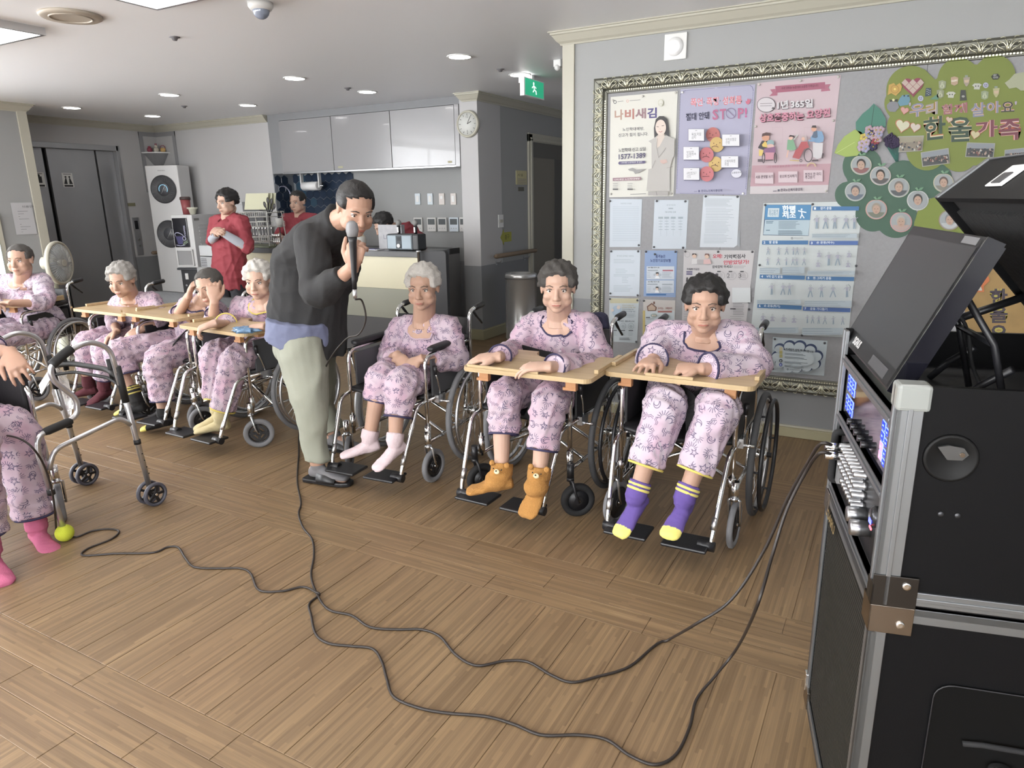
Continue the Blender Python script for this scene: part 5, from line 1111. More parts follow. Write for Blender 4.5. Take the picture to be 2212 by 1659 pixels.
def wheelchair(label, x, y, rz=0.0, tires=None, rims=None, caster=(0.09, 0.014, 'spoke'), ctire=None, arms=True, side=None, belt=None, cang=(0.2, -0.1), back=True, flip=(0, 0), logo=False, hb=0.0, brake_hi=(0, 0), foot=(1, 1)):
    """origin: floor point between the axles of the two large wheels"""
    t = thing('wheelchair', label, 'wheelchair', (x, y, 0), rz)
    tires = tires or (M_tire, M_tire); rims = rims or (M_alu, M_alu); ctire = ctire or M_tire; side = side or M_side
    for k, s in enumerate((-1, 1)):
        P = wheel_parts(tires[k], rims[k]); w = place(link('large_wheel', P['tire'], t), (s*0.285, 0, 0.28), (0, 0, 0 if s > 0 else PI))
        for n, ky in (('rim', 'rim'), ('hub', 'hub'), ('spokes', 'spokes')):
            o = link(n, P[ky], w)
            if n == 'spokes': o['kind'] = 'stuff'
        o = link('push_rim', P['push'], w); o.location = (0.037, 0, 0)
        cm, ch = caster_parts(caster[0], caster[1], ctire, caster[2]); R_ = caster[0]; a = cang[k]
        cx, cy = s*0.255, -0.42
        off = V((0.035*math.sin(a), 0.035*math.cos(a), 0))
        c = place(link('caster_wheel', cm, t), (cx+off.x, cy+off.y, R_), (0, 0, -a)); link('caster_hub', ch, c)
        rot = Matrix.Rotation(-a, 3, 'Z'); base = V((cx, cy, 0))
        mb = MB(); w_ = caster[1]*1.0+0.009; fm = M_black if caster[2] == 'disc' else M_fork
        for q in (-1, 1): mb.tube([base+rot @ V((q*0.008, 0, R_*2+0.028)), base+rot @ V((q*w_, 0.004, R_*2+0.018)), base+rot @ V((q*w_, 0.02, R_+0.03)), base+rot @ V((q*w_, 0.035, R_-0.004))], [0.006, 0.007, 0.006, 0.005], 8, fm)
        mb.cyl(base+V((0, 0, R_*2+0.018)), base+V((0, 0, R_*2+0.034)), 0.017, n=14, m=fm); mb.cyl(base+V((0, 0, R_*2+0.03)), base+V((0, 0, R_*2+0.10)), 0.016, n=14, m=M_chrome if fm == M_fork else M_black); mb.build('caster_fork', t)
        # side frame tubes
        X = s*0.235; mb = MB()
        mb.tube(bend([(X, -0.385, 0.2), (X, -0.385, 0.655), (X, 0.055, 0.655)], 0.07, 6), 0.0105, 10, M_chrome)
        mb.tube([(X, -0.385, 0.21), (X, 0.075, 0.21)], 0.0095, 8, M_chrome); mb.tube([(X, -0.385, 0.425), (X, 0.075, 0.425)], 0.0105, 8, M_chrome)
        mb.tube(bend([(X, 0.075, 0.17), (X, 0.085, 0.815), (X, 0.21, 0.826)], 0.05, 6), 0.0105, 10, M_chrome)
        mb.cyl((X, 0.0, 0.28), (s*0.26, 0, 0.28), 0.014, n=10, m=M_chrome); mb.tube([(X, -0.02, 0.21), (X, 0, 0.28), (X, 0.03, 0.425)], 0.009, 8, M_chrome)
        mb.cyl((X, -0.385, R_*2+0.06), (X, -0.385, 0.30), 0.016, n=10, m=M_chrome)
        mb.build('side_frame', t)
        mb = MB(); mb.tube([(X, 0.15, 0.822), (X, 0.16, 0.823), (X, 0.245, 0.830), (X, 0.25, 0.830)], [0.013, 0.017, 0.016, 0.012], 12, M_black); g = mb.build('hand_grip', t)
        mb = MB(); mb.tube(bend([(X, 0.13, 0.81), (X, 0.16, 0.78), (X, 0.23, 0.725)], 0.03), [0.008]*5+[0.006]*2, 6, M_black); mb.build('brake_lever', g)
        mb = MB(); mb.box((X-0.006, -0.33, 0.44), (X+0.006, 0.05, 0.63), side); sp = mb.build('side_panel', t, 0.004)
        if logo and s > 0:
            mb = MB(); mb.cyl((X-0.0075, -0.1, 0.535), (X-0.006, -0.1, 0.535), 0.045, n=24, m=flat('3f5a4c')); mb.torus((X-0.0075, -0.1, 0.535), (1, 0, 0), 0.043, 0.002, 24, 5, flat('8d9a90'))
            put_text(mb, 'ATAN', (X-0.008, -0.068, 0.525), (0, -0.064, 0), (0, 0, 0.016), flat('b5bdb6'), 0.02); mb.build('emblem', sp)
        if arms:
            mb = MB(); rg = []
            for yy, hw, zt in ((-0.335, 0.012, 0.008), (-0.325, 0.022, 0.014), (-0.30, 0.026, 0.017), (-0.05, 0.026, 0.017), (0.03, 0.024, 0.015), (0.045, 0.015, 0.008)):
                rg.append([V((X+hw*math.cos(a_), yy, 0.682+zt*math.sin(a_))) for a_ in np.linspace(0, 2*PI, 12, endpoint=False)])
            mb.loft(rg, M_vinyl); mb.build('armrest', t)
        # leg rest
        if foot[k]:
            mb = MB(); mb.tube(bend([(s*0.235, -0.395, 0.43), (s*0.232, -0.47, 0.42), (s*0.212, -0.60, 0.13), (s*0.208, -0.607, 0.085)], 0.05, 5), 0.0105, 10, M_chrome); mb.cyl((s*0.212, -0.59, 0.155), (s*0.214, -0.568, 0.2), 0.0125, n=10, m=M_alu); h = mb.build('leg_rest_hanger', t)
            mb = MB()
            if flip[k]: mb.box((min(s*0.195, s*0.185), -0.70, 0.10), (max(s*0.195, s*0.185), -0.53, 0.23), M_black)
            else: mb.box((min(s*0.205, s*0.03), -0.675, 0.088), (max(s*0.205, s*0.03), -0.545, 0.102), M_black)
            mb.build('footplate', t, 0.006)
            mb = MB(); mb.cyl((s*0.225, -0.61, 0.095), (s*0.16, -0.61, 0.097), 0.02, n=12, m=M_black); mb.build('plate_hinge', h)
        # parking brake
        mb = MB(); mb.cbox((s*0.245, -0.27, 0.42), (0.012, 0.035, 0.02), M_alu); mb.tube(bend([(s*0.25, -0.275, 0.43), (s*0.258, -0.30, 0.50), (s*0.262, -0.33, 0.56+brake_hi[k])], 0.03), 0.0045, 6, M_chrome)
        mb.cyl((s*0.262, -0.33, 0.555+brake_hi[k]), (s*0.264, -0.337, 0.60+brake_hi[k]), 0.009, 0.011, 10, M_black); mb.cyl((s*0.24, -0.262, 0.40), (s*0.295, -0.262, 0.40), 0.007, n=8, m=M_chrome); mb.build('parking_brake', t)
    mb = MB()
    for s in (-1, 1): mb.tube([(s*0.232, -0.22, 0.205), (0, -0.2+0.01*s, 0.315), (-s*0.225, -0.2, 0.425)], 0.0095, 8, M_chrome)
    for s in (-1, 1): mb.tube([(s*0.232, -0.02, 0.205), (0, -0.02+0.01*s, 0.315), (-s*0.225, -0.03, 0.425)], 0.0095, 8, M_chrome)
    mb.cyl((0, -0.23, 0.315), (0, 0.01, 0.315), 0.009, n=8, m=M_chrome); mb.build('cross_brace', t)
    mb = MB(); n = 9; rg = []
    for i in range(n):
        u = i/(n-1)*2-1; z = 0.445-0.022*(1-u*u); rg.append([V((u*0.232, -0.38, z-0.009)), V((u*0.232, -0.385, z+0.004)), V((u*0.232, -0.37, z+0.012)), V((u*0.232, 0.07, z+0.010)), V((u*0.232, 0.075, z-0.008))])
    mb.loft(rg, M_vinyl); mb.build('seat', t)
    mb = MB(); rg = []
    for i in range(n):
        u = i/(n-1)*2-1; y_ = 0.085+0.03*(1-u*u); rg.append([V((u*0.238, y_-0.008, 0.43)), V((u*0.238, y_-0.008, 0.77+hb)), V((u*0.238, y_+0.008, 0.775+hb)), V((u*0.238, y_+0.010, 0.43))])
    mb.loft(rg, M_vinyl); mb.build('backrest', t)
    return t
def sat_belt(x, y, pts, w=0.022, label=None):
    t = MB(); P = smooth_path([V(p) for p in pts], 5)
    rings = []
    for i, p in enumerate(P):
        d = (P[min(i+1, len(P)-1)]-P[max(i-1, 0)]).normalized(); n = V((0, -1, 0)); u = d.cross(n).normalized(); n2 = u.cross(d).normalized()
        rings.append([p+u*w+n2*0.002, p-u*w+n2*0.002, p-u*w-n2*0.002, p+u*w-n2*0.002])
    t.loft(rings, M_blackM, smooth=False)
    return t.build('safety_belt', None, label=label, cat='belt')
M_pine = None
def wood_mat(name, c0, c1, sc=1.0, axis='x'):
    m = bpy.data.materials.new(name); m.use_nodes = True; nt = m.node_tree; g = NG(nt); b = nt.nodes['Principled BSDF']; M = g.m
    tc = nt.nodes.new('ShaderNodeTexCoord'); x, y, z = g.xyz(tc.outputs['Object'])
    if axis == 'y': x, y = y, x
    n = g.noise(g.comb(M('MULTIPLY', x, 3*sc), M('MULTIPLY', y, 40*sc), M('MULTIPLY', z, 40*sc)), 1.0, 3.0)
    st = g.white(g.comb(M('FLOOR', M('MULTIPLY', y, 22)), M('FLOOR', M('MULTIPLY', x, 2.2)), 0.0))[0]
    f = M('ADD', M('MULTIPLY', n, 0.75), M('MULTIPLY', st, 0.3))
    nt.links.new(g.mixc(f, c0, c1), b.inputs['Base Color']); b.inputs['Roughness'].default_value = 0.38
    return m
M_pine = wood_mat('pine_board', hexc('9c835f'), hexc('c9b28b'))
M_block = mat('pine_block', hexc('a9784f'), 0.5, var=0.15, vscale=20)
def tray(label, x, y, z, rz, w=0.59, d=0.40, lip=(0.0, 0.62), cut=0.11, knots=1, rim=(1, 1)):
    """x, y: centre of the front edge; the sitter is at +y"""
    t = thing('lap_tray', label, 'tray', (x, y, z), rz)
    h = w/2; r = 0.035; P = []
    def arc(cx, cy, a0, a1, rr, n=5): return [(cx+rr*math.cos(a0+(a1-a0)*i/n), cy+rr*math.sin(a0+(a1-a0)*i/n)) for i in range(n+1)]
    P += arc(-h+r, r, 1.5*PI, PI, r); P = P[::-1]
    out = arc(h-r, r, 1.5*PI, 2*PI, r)
    poly = P+out+[(h, d), (cut+0.02, d)]
    if cut: poly += arc(0, d, 0, -PI, cut, 12)
    poly += [(-cut-0.02, d), (-h, d)]
    # bring polygon into ccw order from the front-left
    mb = MB(); n = len(poly); vs = [(px, py, 0) for px, py in poly]+[(px, py, 0.019) for px, py in poly]
    # triangulate as strips: split in left, right and front pieces to stay planar and simple
    mb.add(vs, [(i, (i+1) % n, (i+1) % n+n, i+n) for i in range(n)], M_pine)
    import mathutils
    tri = mathutils.geometry.tessellate_polygon([[V((px, py, 0)) for px, py in poly]])
    mb.add(vs, [tuple(q+n for q in f) for f in tri]+[tuple(reversed(f)) for f in tri], M_pine)
    me = mb.mesh('board'); 
    import bmesh
    bm = bmesh.new(); bm.from_mesh(me); bmesh.ops.remove_doubles(bm, verts=bm.verts, dist=1e-5); bmesh.ops.recalc_face_normals(bm, faces=bm.faces); bm.to_mesh(me); bm.free()
    link('board', me, t)
    mb = MB(); mb.box((-h+w*lip[0], 0.001, 0.019), (-h+w*lip[1], 0.012, 0.031), M_pine); mb.build('front_lip', t, 0.002)
    for s in (-1, 1):
        if rim[0 if s < 0 else 1]:
            mb = MB(); mb.box((min(s*h, s*(h-0.018)), 0.10, 0.0195), (max(s*h, s*(h-0.018)), d, 0.036), M_pine); mb.build('side_lip', t, 0.002)
        mb = MB(); mb.box((s*(h-0.09)-0.022, 0.03, -0.03), (s*(h-0.09)+0.022, 0.055, 0), M_block); mb.box((s*(h-0.09)-0.034, 0.03, -0.042), (s*(h-0.09)+0.022, 0.055, -0.03), M_block); mb.build('clamp_block', t, 0.001)
        mb = MB(); mb.box((s*(h-0.05)-0.02, d*0.3, -0.022), (s*(h-0.05)+0.02, d*0.98, 0), M_block); mb.build('runner', t, 0.001)
    for k in range(knots):
        mb = MB(); mb.cyl((0.12-0.2*k, 0.1+0.1*k, 0.0188), (0.12-0.2*k, 0.1+0.1*k, 0.0195), 0.009, n=12, m=mat('knot', hexc('8a5f3a'), 0.5)); mb.build('knot', t)
    return t
YA = 3.085    # axle line of the row
ch_A = wheelchair('wheelchair on the right under the lady in purple socks, dark tyres and chrome frame', -0.735, YA, 0.02, (M_tire, M_tireD), (M_black, M_black), (0.10, 0.012, 'plain'), arms=True, side=M_side2, cang=(0.25, 0.03))
ch_B = wheelchair('wheelchair with solid black front casters under the lady in bear socks', -1.43, YA, -0.02, (M_tire, M_tireD), (M_alu, M_black), (0.078, 0.018, 'disc'), ctire=M_blackM, side=M_side2, cang=(0.6, 0.85))
ch_C = wheelchair('wheelchair without a tray, black armrests and grey side panel, beside the bent man', -2.255, YA, 0.06, (M_tire, M_tire), (M_alu, M_alu), (0.088, 0.013, 'spoke'), side=M_side, cang=(-0.5, 0.1), brake_hi=(0.05, 0))
ch_D = wheelchair('wheelchair behind the khaki trousers with a round green emblem on its side panel', -3.47, YA, -0.03, (M_tire, M_tire), (M_alu, M_alu), (0.088, 0.013, 'spoke'), side=M_side, cang=(0.3, 0.75), logo=True)
ch_E = wheelchair('wheelchair of the lady in black and yellow socks with one foot hanging down', -4.11, YA+0.06, 0.04, (M_tire, M_tire), (M_alu, M_alu), side=M_side2, cang=(0.3, 0.1), logo=False)
ch_F = wheelchair('wheelchair of the grey haired person in burgundy socks before the elevator', -4.745, YA+0.12, 0.03, (M_tire, M_tire), (M_alu, M_alu), side=M_side2, cang=(0.3, 0.2))
ch_G = wheelchair('wheelchair at the far left with its large grey wheel towards the row', -5.90, 2.95, 0.33, (M_tire, M_tire), (M_alu, M_alu), side=M_side2, cang=(0.3, 0.2))
ch_P = wheelchair('wheelchair cut off by the bottom left edge, seen from its black side', -3.64, 1.30, PI/2, (M_tire, M_tire), (M_alu, M_alu), cang=(0.44, 0.44), side=M_side2, foot=(0, 0))
mb = MB(); mb.box((0.215, -0.37, 0.49), (0.25, -0.02, 0.735), M_vinyl); mb.build('arm_cover', ch_P, 0.01)
TZ = 0.703
tray('pine lap tray in front of the lady with purple socks', -0.705, 2.560, TZ, 0.0, 0.59, 0.40, (0.36, 1.0) if False else (0.3, 0.62), knots=0)
tray('pine lap tray in front of the lady with bear socks', -1.28, 2.395, TZ, 0.03, 0.575, 0.40, (0.05, 0.62), knots=0)
tray('pine lap tray carrying the blue plastic bag', -3.355, 2.545, TZ, -0.08, 0.61, 0.40, (0.0, 0.0001), knots=1)
tray('pine lap tray between the two leaning people of the left group', -4.13, 2.70, TZ+0.003, -0.07, 0.60, 0.40, (0.0, 0.0001), knots=1)
tray('pine lap tray nearest to the elevator doors', -4.67, 2.70, TZ, -0.02, 0.60, 0.42, (0.0, 0.0001), knots=1)
tray('pine lap tray at the left edge of the photo', -5.80, 2.54, TZ, 0.33, 0.62, 0.42, (0.0, 0.0001), knots=0)
# ================================================================= people
def skin_mat(name, h):
    m = mat(name, hexc(h), 0.55, var=0.08, vscale=14, bump=0.12, bscale=160); b = m.node_tree.nodes['Principled BSDF']
    b.inputs['Subsurface Weight'].default_value = 0.12; b.inputs['Subsurface Radius'].default_value = (0.01, 0.004, 0.002); b.inputs['Subsurface Scale'].default_value = 0.5
    return m
SK1, SK2, SK3 = skin_mat('skin_light', 'bd9c8a'), skin_mat('skin_tan', 'b08e7b'), skin_mat('skin_warm', 'b28d79')
PJ = pyjama_mat('pink_print_pyjama', (0.475, 0.385, 0.44))
PJ2 = pyjama_mat('pale_print_pyjama', (0.50, 0.43, 0.49))
M_navy = mat('navy_binding', hexc('34304e'), 0.8)
M_yel = mat('yellow_binding', hexc('cdbb62'), 0.8)
def basis(fwd, up=(0, 0, 1)):
    f = V(fwd).normalized(); u = V(up); r = f.cross(u).normalized(); u = r.cross(f).normalized()
    return Matrix((r, f, u)).transposed()          # columns right, forward, up
def ering(c, d, side, a, b_, n=16):
    d = V(d).normalized(); s = (V(side)-d*V(side).dot(d)).normalized(); t = d.cross(s)
    return [V(c)+s*(a*math.cos(2*PI*i/n))+t*(b_*math.sin(2*PI*i/n)) for i in range(n)]
def hand(mb, w, d, n, thumb, curl=0.35, sc=1.0, spread=0.12, tcurl=0.2):
    """w wrist, d finger direction, n back-of-hand normal, thumb +1/-1 side along n x d"""
    d = V(d).normalized(); n = (V(n)-d*V(n).dot(d)).normalized(); t = n.cross(d)*thumb; w = V(w)
    mb.loft([ering(w-d*0.02*sc, d, t, 0.026*sc, 0.019*sc), ering(w+d*0.01*sc, d, t, 0.027*sc, 0.018*sc), ering(w+d*0.04*sc+n*0.002, d, t, 0.038*sc, 0.017*sc), ering(w+d*0.078*sc, d, t, 0.040*sc, 0.013*sc), ering(w+d*0.09*sc, d, t, 0.034*sc, 0.009*sc)])
    for k, (o, L, r) in enumerate(((0.031, 0.072, 0.0088), (0.0105, 0.080, 0.0092), (-0.0105, 0.074, 0.0088), (-0.030, 0.058, 0.0078))):
        p = w+d*(0.076-0.006*(k == 3))*sc+t*o*sc; a = spread*(1.5-k)/1.5; q = (d*math.cos(a)+t*math.sin(a)).normalized(); pts = [p]; rr = [r*1.05*sc]; ang = curl*0.5
        for s_, f in enumerate((0.45, 0.3, 0.25)):
            ang += curl*(0.6 if s_ == 0 else 0.9); dd = q*math.cos(ang)-n*math.sin(ang); p = p+dd*L*f*sc; pts.append(p); rr.append(r*(0.98, 0.9, 0.72)[s_]*sc)
        mb.tube(pts, rr, 8); mb.ell(pts[-1], r*0.72*sc, n=8)
        mb.ell(pts[0]+n*0.002*sc, r*1.12*sc, n=8); mb.ell(pts[1], rr[1]*1.04, n=8)
    p = w+d*0.018*sc+t*0.026*sc; q = (d*0.75+t*0.75-n*0.25).normalized(); p1 = p+q*0.038*sc; q2 = (d*0.95+t*(0.35-tcurl)-n*(0.15+tcurl)).normalized(); p2 = p1+q2*0.030*sc; p3 = p2+q2*0.022*sc
    mb.tube([p-q*0.01, p, p1, p2, p3], [0.012*sc, 0.015*sc, 0.0115*sc, 0.0105*sc, 0.0075*sc], 8); mb.ell(p3, 0.0078*sc, n=8)
def head(mb, c, fwd, up=(0, 0, 1), s=1.0):
    """c: centre of the skull at eye height"""
    B = basis(fwd, up)
    def P(x, y, z): return V(c)+B @ V((x*s, y*s, z*s))
    def el(x, y, z, a, b_, h, n=14): mb.ell(P(x, y, z), (a*s, b_*s, h*s), n=n, rot=B)
    el(0, -0.012, 0.028, 0.074, 0.090, 0.080, 20); el(0, 0.018, -0.012, 0.065, 0.070, 0.080, 18); el(0, 0.038, -0.055, 0.050, 0.052, 0.056, 16)
    el(0, 0.068, -0.088, 0.026, 0.022, 0.020); el(0, 0.072, 0.018, 0.046, 0.020, 0.016)
    for q in (-1, 1):
        el(q*0.040, 0.060, -0.030, 0.024, 0.024, 0.022); el(q*0.046, 0.022, -0.060, 0.022, 0.042, 0.028); el(q*0.042, 0.048, -0.052, 0.026, 0.026, 0.030); el(q*0.075, -0.008, -0.006, 0.008, 0.018, 0.031, 10); el(q*0.078, -0.014, 0.010, 0.008, 0.014, 0.016, 8)
        el(q*0.012, 0.094, -0.036, 0.009, 0.010, 0.008, 8)
    mb.tube([P(0, 0.082, 0.014), P(0, 0.094, -0.012), P(0, 0.106, -0.032)], [0.009*s, 0.010*s, 0.012*s], 10); el(0, 0.104, -0.034, 0.012, 0.012, 0.010, 10)
    el(0, 0.090, -0.060, 0.023, 0.010, 0.0055, 10); el(0, 0.088, -0.070, 0.020, 0.010, 0.006, 10)
    return P, B
def hair(parent, P, B, m, style='perm', s=1.0, seed=1):
    r = random.Random(seed); ph = [r.uniform(0, 6) for _ in range(6)]; c = P(0, -0.012, 0.028)
    amp = {'perm': 0.06, 'short': 0.02, 'cap': 0.0, 'bald': 0.0}.get(style, 0.03)
    def fn(d):
        x, y, z = d; low = -0.25 if style in ('perm', 'short') else -0.05
        face = y > 0.12 and z < (0.55 if style == 'perm' else 0.62)-0.25*abs(x) and abs(x) < (0.66 if style == 'perm' else 0.80)
        if face or z < (-0.72 if y < 0 else low): return 0.86
        w = 1.0+amp*(math.sin(9*x+ph[0])*math.sin(10*y+ph[1])+math.sin(13*z+ph[2])*math.sin(12*x+ph[3]))+amp*0.5*math.sin(24*x+ph[4])*math.sin(22*(y+z)+ph[5])
        return w+(0.2 if style == 'perm' else 0.07)
    mb = MB(); mb.ell(c, (0.077*s, 0.092*s, 0.080*s), m, 44, B, fn, 30); return mb.build('hair', parent)
def face_parts(parent, P, B, s=1.0, brow='5a4c44', glasses=False, mask=False):
    we, ie = mat('eye_white', (0.75, 0.72, 0.68), 0.2), mat('iris_brown', (0.03, 0.015, 0.01), 0.15)
    for q in (-1, 1):
        mb = MB(); mb.ell(P(q*0.031, 0.069, 0.0), 0.0125*s, we, 12); mb.ell(P(q*0.031, 0.0795, -0.001), (0.005*s, 0.003*s, 0.005*s), ie, 10, B); e = mb.build('eye', parent)
        mb = MB(); lid = SK1; mb.tube([P(q*0.016, 0.078, 0.002), P(q*0.024, 0.084, 0.0075), P(q*0.033, 0.085, 0.0085), P(q*0.046, 0.077, 0.002)], 0.0022*s, 6, mat('lash_line', hexc('57423a'), 0.7)); mb.build('eyelid', e)
        mb = MB(); mb.tube([P(q*0.014, 0.090, 0.019), P(q*0.03, 0.0905, 0.026), P(q*0.05, 0.078, 0.020)], [0.0018*s, 0.0026*s, 0.0014*s], 6, mat('brow_'+brow, hexc(brow), 0.9)); mb.build('eyebrow', parent)
    if mask:
        mb = MB(); rg = []
        for a in np.linspace(-1.2, 1.2, 13): rg.append([P(0.072*math.sin(a), 0.02+0.082*math.cos(a)+0.012*math.exp(-(a/0.35)**2)*k2, z) for z, k2 in ((-0.022, 1), (-0.05, 1.2), (-0.095, 0.2), (-0.097, 0.0), (-0.05, 0.9), (-0.024, 0.7))])
        mb.loft(rg, M_whiteB); mb.build('face_mask', parent)
    else:
        mb = MB(); mb.tube([P(-0.021, 0.093, -0.0655), P(-0.008, 0.1005, -0.063), P(0, 0.100, -0.0645), P(0.008, 0.1005, -0.063), P(0.021, 0.093, -0.0655)], [0.0015*s, 0.0035*s, 0.003*s, 0.0035*s, 0.0015*s], 8, mat('lip', hexc('a5675c'), 0.5)); mb.build('lips', parent)
    if glasses:
        mb = MB(); gm = mat('glasses_frame', hexc('3a302c'), 0.3)
        for q in (-1, 1): mb.torus(P(q*0.032, 0.094, -0.002), B @ V((q*0.15, 1, 0)), 0.020*s, 0.0014*s, 22, 5, gm); mb.tube([P(q*0.052, 0.088, 0.002), P(q*0.076, 0.03, 0.004), P(q*0.079, -0.01, 0.0)], 0.0013*s, 5, gm)
        mb.tube([P(-0.012, 0.097, 0), P(0.012, 0.097, 0)], 0.0013*s, 5, gm); mb.build('spectacles', parent)
def foot(mb, an, d, L=0.215, up=None, w=1.0):
    """an ankle centre; d horizontal-ish toe direction; sole about 7 cm under the ankle"""
    d = V(d).normalized(); u = V((0, 0, 1)); u = (u-d*u.dot(d)).normalized(); t = d.cross(u)
    c = V(an)-u*0.035; prof = [(-0.048, 0.014, 0.010, -0.012), (-0.043, 0.024, 0.026, -0.006), (-0.02, 0.029, 0.036, 0.0), (0.02, 0.030, 0.034, -0.002), (0.06, 0.033, 0.027, -0.009), (0.10, 0.038, 0.021, -0.015), (0.14, 0.039, 0.017, -0.019), (0.158, 0.034, 0.014, -0.021), (0.168, 0.022, 0.009, -0.023)]
    k = L/0.216; mb.loft([ering(c+d*x*k+u*z, d, t, a*w, b_, 14) for x, a, b_, z in prof])
    mb.ell(V(an), (0.035*w, 0.035*w, 0.036*w))
    return c, d, u, t
def limb(mb, pts, rs, n=14, sub=5):
    P = smooth_path(pts, sub); N = len(P); R_ = np.interp(np.linspace(0, len(rs)-1, N), range(len(rs)), rs); mb.tube(P, list(R_), n)
def band(parent, c, d, r, m, name='cuff_binding', th=0.004, ell=1.0, side=(1, 0, 0)):
    d = V(d).normalized(); s = (V(side)-d*V(side).dot(d)).normalized(); t = d.cross(s); mb = MB(); rg = []
    for i in range(28):
        a = 2*PI*i/28; e = s*math.cos(a)*r+t*math.sin(a)*r*ell; q = e.normalized(); rg.append([V(c)+e+q*th*math.cos(2*PI*j/6)+d*th*1.3*math.sin(2*PI*j/6) for j in range(6)])
    mb.loft(rg, m, True, False, True); return mb.build(name, parent)
def person(label, J, skin=SK1, cloth=PJ, hairm=None, hstyle='perm', hand_kw=({}, {}), trim=M_navy, hem=M_navy, socks=None, vs=0.0052, seed=1, cut=(0.72, 0.72), hemf=(0.72, 0.72), glasses=False, mask=False, lean=None,
           topm=None, trm=None, sleeve=1.0, belly=1.0, head_s=1.0, wr=0.0105, base=None, legs=True, leg_r=1.0, vtop=0.0085, collar=True, buttons=3, foot_d=((0, -1, -0.1), (0, -1, -0.1)), foot_L=0.205, arm_r=1.0, tops=1.0, hair_s=1.0, group=None, topname='pyjama_top', trname='pyjama_trousers', vneck=0.0):
    """J: dict of joints in room coordinates (head, fwd, neck, chest, pelvis, sh, el, wr, hd, hn, hip, kn, an); pairs are (viewer-left, viewer-right)"""
    base = base or (J['pelvis'].x, J['pelvis'].y, 0)
    t = thing('person', label, 'person', base, world=True, group=group)
    hd, nk, ch, pv = J['head']+V((0, 0, -0.016)), J['neck'], J['chest'], J['pelvis']
    side = (J['sh'][1]-J['sh'][0]).normalized()
    # ---- body
    b = MB(); P, B = head(b, hd, J['fwd'], J.get('up', (0, 0, 1)), head_s)
    b.tube([nk-V((0, 0, 0.05)), nk, P(0, -0.018, -0.05)], [0.068, 0.060, 0.058], 14)
    b.loft([ering(pv, (0, 0, 1), side, 0.13*belly, 0.09), ering(pv.lerp(ch, 0.5), ch-pv, side, 0.115*belly, 0.085), ering(ch, ch-pv, side, 0.135, 0.09), ering(ch.lerp(nk, 0.6), nk-ch, side, 0.11, 0.07), ering(nk, nk-ch, side, 0.05, 0.05)])
    for k in (0, 1):
        limb(b, [J['sh'][k], J['el'][k], J['wr'][k]], [0.040, 0.038, 0.036, 0.034, 0.030, 0.0245])
        h = dict(curl=0.35, thumb=(1 if k == 0 else -1)); h.update(hand_kw[k]); hand(b, J['wr'][k], J['hd'][k], J['hn'][k], h.pop('thumb'), **h)
        b.tube([nk-V((0, 0, 0.04)), J['sh'][k]], [0.05, 0.04], 10)
        if legs:
            limb(b, [J['hip'][k], J['kn'][k], J['an'][k]], [0.07, 0.06, 0.052, 0.048, 0.038, 0.030]); foot(b, J['an'][k]+V((0, 0, 0.004)), foot_d[k], foot_L-0.045, w=0.72)
        elif J.get('hip'): limb(b, [J['hip'][k], J['kn'][k]], [0.07, 0.05])
    link('body', vox(b, vs, 3, m=skin, name='body'), t)
    # ---- top
    c = MB(); T = topm or cloth; k1 = tops
    up1 = (nk-ch).normalized(); hem_c = pv+(pv-ch).normalized()*J.get('topdrop', 0.06)
    c.loft([ering(hem_c, ch-pv, side, 0.175*belly*k1, 0.135*belly*k1), ering(pv+(ch-pv)*0.1, ch-pv, side, 0.175*belly*k1, 0.135*belly*k1), ering(pv.lerp(ch, 0.5), ch-pv, side, 0.165*belly*k1, 0.125*belly*k1), ering(ch, ch-pv, side, 0.175*k1, 0.118*k1), ering(ch.lerp(nk, 0.45), nk-ch, side, 0.150*k1, 0.095*k1), ering(ch.lerp(nk, 0.78), nk-ch, side, 0.100, 0.075), ering(nk-up1*0.03, nk-ch, side, 0.070, 0.066)])
    sl_end = []
    for k in (0, 1):
        s_, e_, w_ = J['sh'][k], J['el'][k], J['wr'][k]; cf = cut[k]; q = e_.lerp(w_, cf); dd = (w_-e_).normalized()
        c.tube([nk-up1*0.05, nk.lerp(s_, 0.55)-up1*0.012, s_], [0.06, 0.062*k1, 0.060*k1], 12)
        P_ = smooth_path([s_, s_.lerp(e_, 0.55), e_, q], 5); rr = np.interp(np.linspace(0, 3, len(P_)), [0, 1, 2, 3], [0.064*k1, 0.062*arm_r, 0.060*arm_r, 0.054*arm_r*sleeve])
        c.tube(P_, list(rr), 14); c.ell(s_, 0.064*k1)
        sl_end.append((q, dd, 0.054*arm_r*sleeve))
    for e in J.get('extra_top', ()): c.ell(*e)
    tme = vox(c, vtop, 2, wr, 22, seed, T, True, topname); link(topname, tme, t)
    from mathutils.bvhtree import BVHTree
    bvh = BVHTree.FromPolygons([v.co for v in tme.vertices], [tuple(p.vertices) for p in tme.polygons])
    def onto(p, off):
        q = bvh.find_nearest(p); return q[0]+q[1]*off
    for q, dd, r in sl_end:
        if trim: band(t, q+dd*0.002, dd, r-0.003, trim)
    if collar:
        f = B @ V((0, 1, 0)); f = V((f.x, f.y, 0)).normalized(); cc = nk+f*0.015-up1*0.03; ring = []
        for i in range(40):
            a = 2*PI*i/40; e = side*math.cos(a)*0.078+f*(math.sin(a)*0.085); front = max(0, math.sin(a)); ring.append(onto(cc+e-V((0, 0, 1))*((1-(1-front)**2.2)*(0.048+vneck)), 0.0015))
        mb = MB(); mb.tube(ring, 0.0052, 6, close=True, m=trim or T); mb.build('neck_binding', t)
        # skin shown inside the neckline
        mb = MB(); top_ = nk+f*0.045+V((0, 0, 0.012)); rows = []; idx = range(1, 20)
